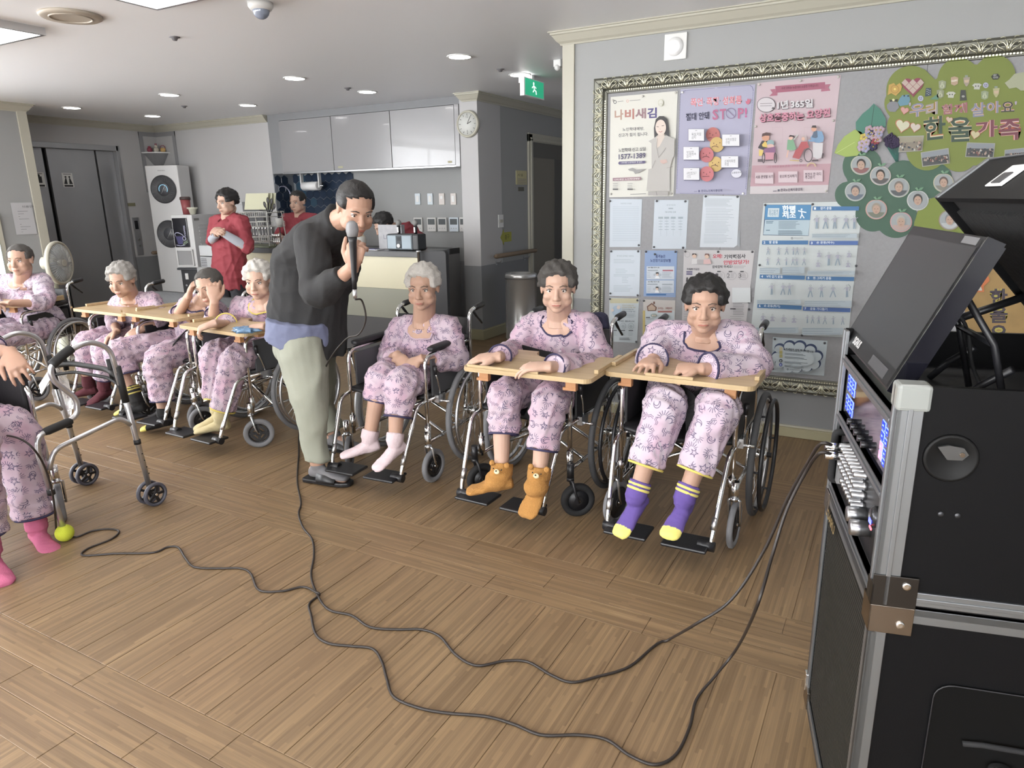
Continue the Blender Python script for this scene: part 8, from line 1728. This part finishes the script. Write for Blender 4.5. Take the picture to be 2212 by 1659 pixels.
for r_ in range(8):
    for c_ in range(3):
        y, z = 6.19+c_*a_*1.732+(r_ % 2)*a_*0.866, 1.66-r_*a_*1.5
        if y < 6.40: o = link('tile', hs, t); o.location = V((-6.566, y, z))-V(t['wp'])
# island counter
xr_, xl_ = -3.62, -6.02; yf = 5.05
t = thing('serving_counter', 'long serving counter with dark top and cream and khaki front bands', 'counter', (-4.8, yf, 0), world=True)
mb = MB(); mb.box((xl_, yf-0.03, 0.915), (xr_, yf+0.34, 0.965), mat('counter_top', hexc('4a4a4b'), 0.3)); mb.build('top', t, 0.003)
for z0_, z1_, m, n in ((0.625, 0.913, mat('front_cream', hexc('c8c2a6'), 0.4), 'cream_panel'), (0.35, 0.623, mat('front_khaki', hexc('8e8e80'), 0.45), 'khaki_panel'), (0.0, 0.348, mat('front_dark', hexc('4b4a4b'), 0.45), 'base_panel')):
    mb = MB(); mb.box((xl_+0.03, yf, z0_), (xr_-0.03, yf+0.03, z1_), m); mb.build(n, t)
mb = MB(); mb.box((xl_+0.03, yf+0.03, 0), (xr_-0.03, yf+0.30, 0.913), M_cabs); mb.build('carcass', t)
ZC = 0.967
# black partition board beside the counter end, with chrome tube
t = thing('black_partition', 'tall black padded board with rounded corner standing at the counter end', 'board', (-3.27, 4.6, 0.3), world=True)
a, b_ = AY(903, 540, 4.6), AY(968, 642, 4.6)
mb = MB(); poly = [(a.x, 0.28), (b_.x, 0.28), (b_.x, a.z-0.03)]+[(b_.x-0.03+0.03*math.cos(q), a.z-0.03+0.03*math.sin(q)) for q in np.linspace(0, PI/2, 6)]+[(a.x, a.z-0.01)]
mb.prism(poly, 4.59, 4.63, mat('padded_black', hexc('333335'), 0.6)); mb.build('panel', t, 0.004)
mb = MB()
for x in (a.x+0.03, b_.x-0.03): mb.tube([(x, 4.65, 0.9), (x, 4.65, 0.02)], 0.012, 8, M_chrome); mb.tube([(x, 4.45, 0.02), (x, 4.8, 0.02)], 0.012, 8, M_chrome)
mb.build('tube_frame', t)
p = AY(903, 545, 4.58); mb = MB(); mb.lathe((p.x+0.02, 4.56, p.z-0.12), [(0, 0), (0.012, 0), (0.012, 0.12), (0.02, 0.122), (0.02, 0.135), (0, 0.136)], 16, M_alu); mb.build('tube_post', t)
# radio with two microphones
p = AY(870, 541, 5.12)
t = thing('portable_radio', 'retro silver and grey portable speaker radio with a white dial on the counter', 'radio', (p.x, 5.12, ZC), 0.0)
w = 0.175; mb = MB(); mb.box((-w, 0.0, 0), (w, 0.13, 0.145), mat('radio_black', hexc('252526'), 0.4)); mb.build('case', t, 0.012)
mb = MB(); mb.box((-w+0.004, -0.006, 0.006), (w-0.06, 0.002, 0.14), mat('radio_frame', hexc('4d565c'), 0.4)); mb.build('front_frame', t, 0.006)
for x0, x1 in ((-w+0.014, -0.065), (0.0, w-0.07)): mb = MB(); mb.box((x0, -0.010, 0.016), (x1, -0.005, 0.130), mat('radio_mesh', hexc('9fabb3'), 0.4, 0.5, bump=0.8, bscale=500)); mb.build('speaker_mesh', t, 0.003)
mb = MB(); mb.box((-0.058, -0.009, 0.016), (-0.007, -0.005, 0.130), flat('3c4247')); mb.box((-0.052, -0.0105, 0.085), (-0.013, -0.009, 0.118), flat('20242a')); mb.build('display', t)
mb = MB(); mb.cyl((-0.032, -0.009, 0.042), (-0.032, -0.020, 0.042), 0.017, n=20, m=M_whiteB); mb.build('dial', t)
for n, px in enumerate((859, 895)):
    p2 = AY(px, 502, 5.15)
    t = thing('microphone', ('left of two small handheld microphones standing on the radio', 'right of two small handheld microphones standing on the radio')[n], 'microphone', (p2.x, 5.17, ZC+0.146), group='small microphones on the radio')
    mb = MB(); mb.lathe((0, 0, 0), [(0, 0), (0.014, 0), (0.017, 0.07), (0, 0.075)], 16, M_black); mb.box((-0.007, -0.018, 0.012), (0.007, -0.013, 0.058), M_whiteB); mb.build('handle', t)
    mb = MB(); mb.ell((0, 0, 0.095), (0.026, 0.026, 0.028), mat('mic_grille2', hexc('9a9a98'), 0.4, 0.5, bump=1, bscale=700), 18); mb.build('grille', t)
# paper box behind the radio, jars, notebook
a, b_ = AY(815, 538, 5.22), AY(862, 486, 5.22)
mb = MB(); mb.box((a.x, 5.25, ZC), (b_.x, 5.30, b_.z), mat('paper_bag', hexc('a5a5a8'), 0.7, var=0.2, vscale=30)); put_text(mb, 'LIVE', (a.x+0.06, 5.249, ZC+0.09), (0.11, 0, 0), (0, 0, 0.04), flat('7d7d84'), 0.02); mb.build('paper_carton', None, label='grey printed carton standing behind the radio on the counter', cat='carton')
for n, (px, c, lb, r_, h_) in enumerate(((752, 'b7a98f', 'jar of beige sticks on the counter behind the man\'s hand', 0.045, 0.10), (782, 'c4c2bb', 'glass tumbler with vertical ribs on the counter behind the microphone hand', 0.045, 0.12), (738, 'bfbfbd', 'small white cup at the left of the jars on the counter', 0.03, 0.05))):
    p = AY(px, 538, 5.15); mb = MB(); mb.lathe((p.x, 5.15, ZC), [(0, 0.0), (r_*0.85, 0.0), (r_, h_*0.5), (r_, h_), (r_-0.004, h_), (r_-0.006, 0.01), (0, 0.01)], 22, mat('jar_%d' % n, hexc(c), 0.15, trans=0.3 if n < 2 else 0))
    o = mb.build('jar' if n < 2 else 'cup', None, label=lb, cat='jar' if n < 2 else 'cup')
    if n < 2:
        s_ = MB()
        for i in range(10): s_.box((p.x-r_*.7+i*r_*.15, 5.15-0.003, ZC+0.012), (p.x-r_*.7+i*r_*.15+0.004, 5.153, ZC+h_*1.1), flat('9c8c72'))
        q = s_.build('sticks', o, kind='stuff')
p = AY(812, 541, 5.10); mb = MB(); mb.box((p.x-0.12, 5.05, ZC), (p.x+0.06, 5.15, ZC+0.006), flat('c4c4c6')); mb.box((p.x-0.10, 5.06, ZC+0.006), (p.x+0.02, 5.14, ZC+0.010), flat('5d5d80')); mb.build('notebook', None, label='flat white papers and notebook lying on the counter edge', cat='papers')
# dish rack, trays, utensils at the left end of the counter
ORD = 'first second third fourth fifth sixth seventh eighth ninth'.split()
M_rack = mat('rack_white', hexc('c2c2bd'), 0.4)
RX0, RX1 = AY(540, 522, 5.2).x, AY(598, 522, 5.2).x
t = thing('dish_rack', 'white wire dish rack with cutlery baskets at the left end of the counter', 'dish rack', ((RX0+RX1)/2, 5.2, ZC), world=True)
for x in (RX0, RX1):
    mb = MB(); mb.tube([(x, 5.10, ZC+0.004), (x-0.02, 5.12, ZC+0.34)], 0.006, 6, M_rack); mb.tube([(x, 5.34, ZC+0.004), (x-0.02, 5.32, ZC+0.34)], 0.006, 6, M_rack); mb.tube([(x-0.02, 5.12, ZC+0.34), (x-0.02, 5.32, ZC+0.34)], 0.006, 6, M_rack); mb.build('upright', t)
for z in (0.05, 0.20, 0.30):
    mb = MB()
    for y in (5.11, 5.33): mb.tube([(RX0, y, ZC+z), (RX1, y, ZC+z)], 0.004, 5, M_rack); mb.tube([(RX0, y, ZC+z+0.05), (RX1, y, ZC+z+0.05)], 0.004, 5, M_rack)
    for i in range(14): x = RX0+(RX1-RX0)*i/13; mb.tube([(x, 5.11, ZC+z+0.05), (x, 5.11, ZC+z), (x, 5.33, ZC+z), (x, 5.33, ZC+z+0.05)], 0.0025, 4, M_rack)
    mb.build('wire_shelf', t)
for i in range(9):
    x = RX0+0.02+(RX1-RX0-0.04)*i/8; mb = MB(); mb.tube([(x, 5.17, ZC+0.06), (x+0.004, 5.16, ZC+0.17)], 0.003, 5, M_chrome); mb.ell((x+0.004, 5.16, ZC+0.185), (0.010, 0.004, 0.018), M_chrome, 8); mb.build('spoon', None, label='steel spoon in the dish rack, %s from the left' % ORD[i], cat='spoon', group='steel spoons in the dish rack')
mb = MB(); mb.box((RX0-0.08, 5.06, ZC-0.001), (RX1+0.03, 5.40, ZC+0.012), mat('drip_tray', hexc('6a6f57'), 0.5)); mb.build('drip_tray', None, label='olive green drip tray under the dish rack', cat='tray')
a, b_ = AY(538, 450, 5.3), AY(584, 420, 5.3)
for k in range(3): mb = MB(); mb.cbox(((a.x+b_.x)/2+0.02*k, 5.26+0.03*k, (a.z+b_.z)/2), ((b_.x-a.x)/2, 0.006, 0.085), mat('tray_cream', hexc('b9b89f'), 0.4), Matrix.Rotation(-0.25, 3, 'X')); mb.build('meal_tray', None, 0.012, label='cream plastic meal tray leaning on top of the dish rack, %s' % ('front one', 'middle one', 'back one')[k], cat='tray', group='cream meal trays')
p0 = AY(580, 448, 5.2)
for i, (dx, dz, r_) in enumerate(((-0.05, 0.12, -0.3), (0.0, 0.16, 0.0), (0.05, 0.15, 0.25), (0.08, 0.10, 0.5))):
    mb = MB(); b0 = V((p0.x, 5.2, ZC+0.30)); e0 = b0+V((dx, 0, dz)); mb.tube([b0-V((0, 0, 0.08)), b0, e0], 0.006, 6, M_blackM); mb.ell(e0, (0.02, 0.006, 0.032), mat('ladle_black', hexc('2c2828'), 0.5), 10, Matrix.Rotation(r_, 3, 'Y')); mb.build('ladle', None, label='black kitchen ladle above the rack, %s from the left' % ('first', 'second', 'third', 'fourth')[i], cat='ladle', group='black kitchen utensils')
px_ = AY(603, 480, 5.25)
t = thing('cutlery_basket', 'small white lattice cup of tools hanging beside the rack', 'basket', (px_.x, 5.25, px_.z-0.05), world=True)
mb = MB(); mb.lathe((px_.x, 5.25, px_.z-0.05), [(0.028, 0), (0.036, 0.09), (0.032, 0.09), (0.025, 0.004), (0, 0.004)], 16, M_rack)
mb.tube([(px_.x, 5.25, ZC), (px_.x, 5.25, px_.z-0.05)], 0.005, 6, M_steelD); mb.build('cup', t)
for i in range(2): q = px_+V((0.02*i-0.01, 0, 0)); mb = MB(); mb.tube([q, q+V((0.01, 0, 0.12))], 0.004, 6, M_blackM); mb.build('tool', t)
px_ = AY(606, 515, 5.2)
for i in range(4): mb = MB(); x = px_.x-0.04+0.025*i; mb.tube([(x, 5.15, ZC), (x-0.004, 5.15, ZC+0.10)], 0.005, 6, M_chrome); mb.lathe((x-0.004, 5.15, ZC+0.10), [(0, 0), (0.012, 0), (0.013, 0.015), (0.008, 0.03), (0, 0.031)], 10, M_chrome); mb.build('whisk', None, label='shiny steel utensil on the counter near the bent man, %s from the left' % ORD[i], cat='utensil', group='steel utensils next to the man\'s back')
# faucet, paper roll, white boxes at the back
p = AY(610, 400, 6.0); t = thing('faucet', 'tall arched chrome faucet in front of the blue tiles', 'faucet', (p.x, 6.2, 0.9), world=True)
mb = MB(); c0 = AY(597, 440, 6.2); mb.tube([(c0.x, 6.2, 0.9), (c0.x, 6.2, c0.z+0.05)]+[V((c0.x+0.13-0.13*math.cos(a), 6.2, c0.z+0.05+0.15*math.sin(a))) for a in np.linspace(0.2, PI-0.2, 10)]+[(c0.x+0.26, 6.2, c0.z+0.02)], 0.009, 8, mat('faucet_chrome', hexc('a9abc0'), 0.2, 0.8)); mb.build('spout', t); mb = MB(); mb.cyl((c0.x, 6.2, 0.9), (c0.x, 6.2, 0.98), 0.025, n=14, m=M_chrome); mb.build('base', t)
mb = MB(); mb.box((-6.56, 6.12, 0.84), (-4.2, 6.449, 0.9), mat('counter_top', (0, 0, 0))); mb.box((-6.56, 6.15, 0), (-4.2, 6.449, 0.84), M_cabs); mb.build('back_worktop', None, label='dark topped kitchen worktop along the back wall', cat='worktop')
p = AY(672, 402, 6.3); t = thing('paper_roll_holder', 'kitchen paper roll hanging under the overhead cabinet', 'paper holder', (p.x, 6.3, p.z), world=True)
mb = MB(); mb.cyl((p.x-0.12, 6.3, p.z), (p.x+0.12, 6.3, p.z), 0.05, n=22, m=M_whiteB); mb.build('paper_roll', t)
for s in (-1, 1): mb = MB(); mb.box((p.x+s*0.14-0.008, 6.28, p.z-0.02), (p.x+s*0.14+0.008, 6.32, 1.735), M_white); mb.build('hanger', t)
mb = MB(); mb.cyl((p.x-0.15, 6.3, p.z), (p.x+0.19, 6.3, p.z), 0.008, n=8, m=M_chrome); mb.build('rod', t)
t0 = AY(540, 440, 5.9)
for i, (x, y, z, w, h, c, lb) in enumerate(((t0.x-0.13, 5.75, 1.30, 0.17, 0.12, 'b0b1b2', 'lidded white plastic box stacked behind the dish rack, upper'), (t0.x-0.10, 5.75, 1.14, 0.19, 0.14, 'a2a3a5', 'grey white plastic box stacked behind the dish rack, lower'))):
    mb = MB(); mb.box((x-w, y, z), (x+w, y+0.25, z+h), mat('box_%d' % i, hexc(c), 0.4)); mb.box((x-w-0.01, y-0.01, z+h-0.03), (x+w+0.01, y+0.26, z+h), mat('box_%d' % i, (0, 0, 0))); mb.build('storage_box', None, 0.006, label=lb, cat='box')
mb = MB(); mb.box((t0.x-0.40, 5.70, 0.0), (t0.x+0.14, 6.05, 1.139), M_cabs); mb.build('low_cupboard', None, label='grey cupboard behind the staff woman carrying the plastic boxes', cat='cupboard')
# switches and thermostats
for n, px in enumerate((903, 930, 955, 980)):
    c = AY(px, 430, 6.448); t = thing('wall_switch', 'white wall switch above the thermostats, %s from the left' % ('first', 'second', 'third', 'fourth')[n], 'switch', (c.x, 6.449, c.z), group='row of wall switches')
    mb = MB(); mb.box((-0.035, -0.012, -0.06), (0.035, 0, 0.06), mat('switch_%d' % (n < 2), hexc('c3ccd2' if n < 2 else 'c9c1bb'), 0.35)); mb.build('plate', t, 0.003); mb = MB(); mb.box((-0.018, -0.016, -0.03 if n != 2 else 0.0), (0.018, -0.011, 0.035), M_white); mb.build('rocker', t, 0.002)
for n, px in enumerate((905, 934, 957, 982, 1004)):
    c = AY(px, 485, 6.448); t = thing('thermostat', 'white thermostat with dark display in the lower row, %s from the left' % ('first', 'second', 'third', 'fourth', 'fifth')[n], 'thermostat', (c.x, 6.449, c.z), group='row of thermostats')
    mb = MB(); mb.box((-0.058, -0.02, -0.075), (0.058, 0, 0.075), mat('thermo_%d' % (n == 3), hexc('c2ccd4' if n == 3 else 'c4c3c0'), 0.35)); mb.build('case', t, 0.004); mb = MB(); mb.box((-0.045, -0.0215, 0.0), (0.045, -0.019, 0.06), flat('53585a')); mb.build('display', t)
    for q in (-0.03, 0, 0.03): mb = MB(); mb.cyl((q, -0.02, -0.04), (q, -0.0225, -0.04), 0.006, n=10, m=M_cabs); mb.build('button', t)
# air purifier
Pl, Pr = V((-8.19, 5.62, 0)), V((-7.80, 5.78, 0)); dv = (Pr-Pl).normalized(); rz = math.atan2(dv.y, dv.x)
t = thing('air_purifier', 'tall white air purifier tower with two round fan grilles in the corner', 'air purifier', Pl, rz)
W_, H_ = 0.42, 1.865
mb = MB(); mb.loft([[V((x, y, z)) for x, y in ((0, 0), (W_, 0), (W_, 0.26), (W_-0.08, 0.34), (0.08, 0.34), (0, 0.26))] for z in (0.0, H_)], mat('purifier_white', hexc('cfcfcf'), 0.35), smooth=False); mb.build('body', t, 0.008)
M_gr2 = mat('grille_grey', hexc('55565a'), 0.4)
for n, zc in enumerate((1.585, 1.05)):
    mb = MB(); mb.lathe((W_/2, -0.001, zc), [(0, 0), (0.165, 0), (0.168, 0.008), (0.155, 0.010), (0.15, 0.004), (0, 0.002)], 44, mat('grille_back', hexc('3a3b3e'), 0.5), (0, -1, 0)); g_ = mb.build('fan_grille', t)
    mb = MB()
    for i in range(60):
        a = 2*PI*i/60; a2 = a+0.28; mb.tube([(W_/2+0.075*math.cos(a), -0.008, zc+0.075*math.sin(a)), (W_/2+0.155*math.cos(a2), -0.008, zc+0.155*math.sin(a2))], 0.0017, 4, mat('grille_vane', hexc('88898c'), 0.4))
    mb.build('vanes', g_, kind='stuff')
    mb = MB(); mb.lathe((W_/2, -0.006, zc), [(0, 0), (0.078, 0), (0.078, 0.006), (0, 0.007)], 32, M_gr2, (0, -1, 0)); mb.build('hub_disc', g_)
    mb = MB(); gm = mat('gauge_blue', hexc('8fc0d8'), 0.4, emit=0.8)
    if n == 0: mb.tube([(W_/2+0.055*math.cos(a), -0.0145, zc+0.055*math.sin(a)) for a in np.linspace(-0.6, PI+0.4, 20)], 0.004, 5, gm)
    mb.tube([(W_/2-0.03, -0.0145, zc-0.05), (W_/2+0.035, -0.0145, zc+0.055)], 0.002, 4, M_whiteB); mb.build('gauge', g_)
mb = MB(); put_text(mb, 'WINIX', (W_/2-0.05, -0.002, 1.80), (0.10, 0, 0), (0, 0, 0.012), flat('77777a'), 0.01); mb.tx = None; mb.build('lettering', t, kind='stuff')
# coffee vending machine on a black cabinet
c0 = V((-7.40, 5.30, 0)); rz2 = 0.30
t = thing('black_cabinet', 'low black cabinet under the coffee machine', 'cabinet', c0, rz2)
mb = MB(); mb.box((0.03, 0.03, 0), (0.60, 0.45, 0.66), mat('cabinet_black', hexc('2d2d2f'), 0.35)); mb.build('body', t); mb = MB(); mb.box((0, 0, 0.66), (0.66, 0.48, 0.685), M_steelD); mb.build('top', t, 0.003)
mb = MB(); mb.box((0.08, 0.024, 0.55), (0.12, 0.03, 0.62), M_white); mb.cyl((0.08, 0.03, 0.48), (0.08, 0.026, 0.48), 0.012, n=12, m=M_steel); mb.build('lock', t)
t = thing('coffee_machine', 'white coffee vending machine with a dark picture panel and vented side', 'vending machine', c0+V((0, 0, 0.687)), rz2)
mw2 = mat('machine_white', hexc('c9c9c9'), 0.35)
mb = MB(); mb.box((0.0, 0.02, 0), (0.27, 0.50, 0.60), mw2); mb.build('body', t, 0.006)
mb = MB(); mb.box((0.015, 0.006, 0.235), (0.205, 0.02, 0.565), mat('panel_dark', hexc('202026'), 0.15)); pn = mb.build('picture_panel', t, 0.008)
mb = MB(); k1, k2 = flat('b9b9d2'), flat('3d3a66')
mb.prism([(0.04, 0.36), (0.06, 0.27), (0.12, 0.27), (0.14, 0.36)], 0.0045, 0.006, k2)
mb.torus((0.09, 0.005, 0.365), (0.0, 1, 0.9), 0.05, 0.005, 24, 5, k1); mb.torus((0.148, 0.005, 0.335), (0, 1, 0), 0.02, 0.004, 16, 5, k1); mb.tube([(0.035, 0.005, 0.262), (0.09, 0.005, 0.252), (0.15, 0.005, 0.262)], 0.004, 5, k1)
mb.build('cup_picture', pn); mb = MB(); put_text(mb, 'COFFEE', (0.175, 0.005, 0.36), (0, 0, 0.12), (-0.02, 0, 0), k1, 0.01); put_text(mb, 'Good', (0.12, 0.005, 0.255), (0.07, 0, 0.03), (-0.008, 0, 0.05), flat('8fa08c'), 0.02); mb.build('lettering', pn, kind='stuff')
mb = MB(); mb.box((0.03, 0.010, 0.03), (0.22, 0.022, 0.20), mat('tray_niche', hexc('8d8d8e'), 0.5)); q = mb.build('dispensing_niche', t, 0.006)
for lo, hi in (((0.02, 0.0, 0.02), (0.235, 0.02, 0.034)), ((0.02, 0.0, 0.196), (0.235, 0.02, 0.21)), ((0.02, 0, 0.02), (0.034, 0.02, 0.21)), ((0.221, 0, 0.02), (0.235, 0.02, 0.21))): mb = MB(); mb.box(lo, hi, mw2); mb.build('niche_rim', t, 0.002)
for i in range(11): mb = MB(); mb.box((0.27, 0.12, 0.10+0.038*i), (0.276, 0.46, 0.118+0.038*i), mw2); mb.build('side_louvre', t, 0.002)
mb = MB(); mb.box((0.27, 0.05, 0.535), (0.274, 0.14, 0.56), flat('7d7d7a')); mb.build('maker_plate', t)
p = c0+Matrix.Rotation(rz2, 3, 'Z') @ V((0.07, 0.22, 0)); mb = MB(); mb.lathe((p.x, p.y, 1.288), [(0, 0), (0.042, 0), (0.055, 0.17), (0, 0.17)], 20, mat('cup_red', hexc('8d4a4c'), 0.5)); o = mb.build('paper_cup_stack', None, label='tall dark red cup with a brown lid on the coffee machine', cat='cup'); mb = MB(); mb.lathe((p.x, p.y, 1.455), [(0, 0), (0.062, 0), (0.058, 0.03), (0.045, 0.035), (0, 0.035)], 20, flat('4a3c3a')); mb.build('lid', o)
p = c0+Matrix.Rotation(rz2, 3, 'Z') @ V((0.20, 0.15, 0)); mb = MB(); mb.lathe((p.x, p.y, 1.288), [(0, 0), (0.03, 0), (0.045, 0.06), (0.06, 0.065), (0.06, 0.08), (0, 0.08)], 20, flat('c9c7b6')); mb.build('paper_cup', None, label='small cream paper cup on the coffee machine', cat='cup')
p = AY(452, 560, 5.15)
for i in range(2): mb = MB(); mb.box((p.x-0.08, 5.1, p.z-0.08+0.12*i), (p.x+0.12, 5.3, p.z+0.03+0.12*i), flat('b9bcbe' if i else 'a9abad')); o = mb.build('paper_box', None, 0.002, label=('striped white paper box beside the staff woman, lower', 'plain white paper box beside the staff woman, upper')[i], cat='box')
mb = MB()
for k in range(5): mb.box((p.x-0.07, 5.0985, p.z-0.07+0.018*k), (p.x+0.02, 5.0995, p.z-0.062+0.018*k), flat('5a5a5e'))
mb.build('printed_stripes', o, kind='stuff')
mb = MB(); mb.box((p.x-0.12, 5.07, 0), (p.x+0.16, 5.35, p.z-0.081), M_cabs); mb.build('side_stand', None, label='grey stand under the white paper boxes', cat='stand')
# standing fan
fc = AY(128, 568, 3.55); rzf = 0.35
t = thing('standing_fan', 'grey white standing fan on a tapered column beside the far left person', 'fan', (fc.x, fc.y, 0), world=True)
ax = V((0.84, 0.50, 0)).normalized()
mb = MB(); mb.torus(fc, ax, 0.18, 0.014, 44, 8, M_cream, 1.6)
for s in (-1, 1): mb.lathe(fc+ax*(0.0), [(0.0, s*0.045), (0.06, s*0.043), (0.12, s*0.034), (0.178, s*0.012), (0.176, s*0.010), (0.12, s*0.032), (0.0, s*0.043)], 40, mat('fan_mesh', hexc('b4b6b5'), 0.5, alpha=0.35), tuple(ax))
mb.build('cage', t)
mb = MB(); u_ = ax.orthogonal().normalized(); w_ = ax.cross(u_)
for s in (-1, 1):
    for i in range(44):
        a = 2*PI*i/44; e = u_*math.cos(a)+w_*math.sin(a); mb.tube([fc+e*0.04+ax*s*0.044, fc+e*0.12+ax*s*0.034, fc+e*0.178+ax*s*0.011], 0.0012, 4, flat('c4c5c3'))
mb.build('grille_wires', t, kind='stuff')
for i in range(5):
    a = 2*PI*i/5; mb = MB(); mb.loft([ering(fc+(u_*math.cos(a+k*0.12)+w_*math.sin(a+k*0.12))*r_, u_*math.cos(a)+w_*math.sin(a), w_*math.cos(a)-u_*math.sin(a)+ax*0.5, wd_, 0.002, 10) for k, (r_, wd_) in enumerate(((0.03, 0.012), (0.07, 0.032), (0.12, 0.045), (0.155, 0.03)))], mat('fan_blade', hexc('a9b3ba'), 0.3, alpha=0.8)); mb.build('blade', t)
mb = MB(); mb.cyl(fc-ax*0.14, fc-ax*0.03, 0.055, 0.045, 20, M_cream); mb.cyl(fc, fc+ax*0.05, 0.03, n=16, m=M_cream); mb.build('motor', t)
bc = fc-ax*0.09; mb = MB(); mb.loft([ering((bc.x, bc.y, z), (0, 0, 1), (1, 0, 0), a, b_, 14) for z, a, b_ in ((fc.z-0.03, 0.03, 0.03), (fc.z-0.18, 0.045, 0.04), (0.45, 0.06, 0.045), (0.06, 0.085, 0.06), (0.03, 0.15, 0.13), (0.0, 0.16, 0.14))], mat('fan_column', hexc('a3a393'), 0.45)); mb.build('column', t)
# trash can
t = thing('trash_can', 'cylindrical polished steel trash can against the corridor wall', 'trash can', (-3.36, 6.28, 0))
mb = MB(); mb.lathe((0, 0, 0), [(0, 0), (0.165, 0), (0.168, 0.012), (0.16, 0.02), (0.16, 0.62), (0.166, 0.625), (0.166, 0.66), (0.15, 0.675), (0.12, 0.67), (0.1, 0.62), (0, 0.60)], 40, mat('polished_steel', (0.72, 0.72, 0.71), 0.26, 0.7)); mb.build('body', t)
mb = MB(); mb.torus((0, 0, 0.625), (0, 0, 1), 0.163, 0.004, 36, 6, M_steelD); mb.build('ring', t)
# navy cushion on the chair handle
mb = MB(); p = AY(1292, 705, 3.22); mb.prism([(p.x-0.055, p.z-0.17), (p.x+0.045, p.z-0.17), (p.x+0.06, p.z-0.02), (p.x+0.045, p.z+0.06), (p.x+0.01, p.z+0.075), (p.x-0.055, p.z+0.06)], 3.19, 3.25, mat('navy_cushion', hexc('33334a'), 0.85)); mb.build('cushion', None, 0.015, label='dark navy cushion hanging on the push handle beside the lady in bear socks', cat='cushion')
# walker brake levers seen among the left group
mb = MB(); p = AY(335, 607, 3.3); mb.tube([p, p+V((0.12, 0.03, 0.0))], 0.015, 8, M_black); mb = None
# little scrap on the floor
p = FZ(877, 962, 0.0); mb = MB(); mb.ell(p+V((0, 0, 0.006)), (0.012, 0.009, 0.006), flat('c9c4bc'), 8); mb.build('paper_scrap', None, label='tiny crumpled white paper scrap on the floor under a wheelchair', cat='paper')
bpy.data.objects.remove(_ko); bpy.data.curves.remove(_kc)
COL.flush()
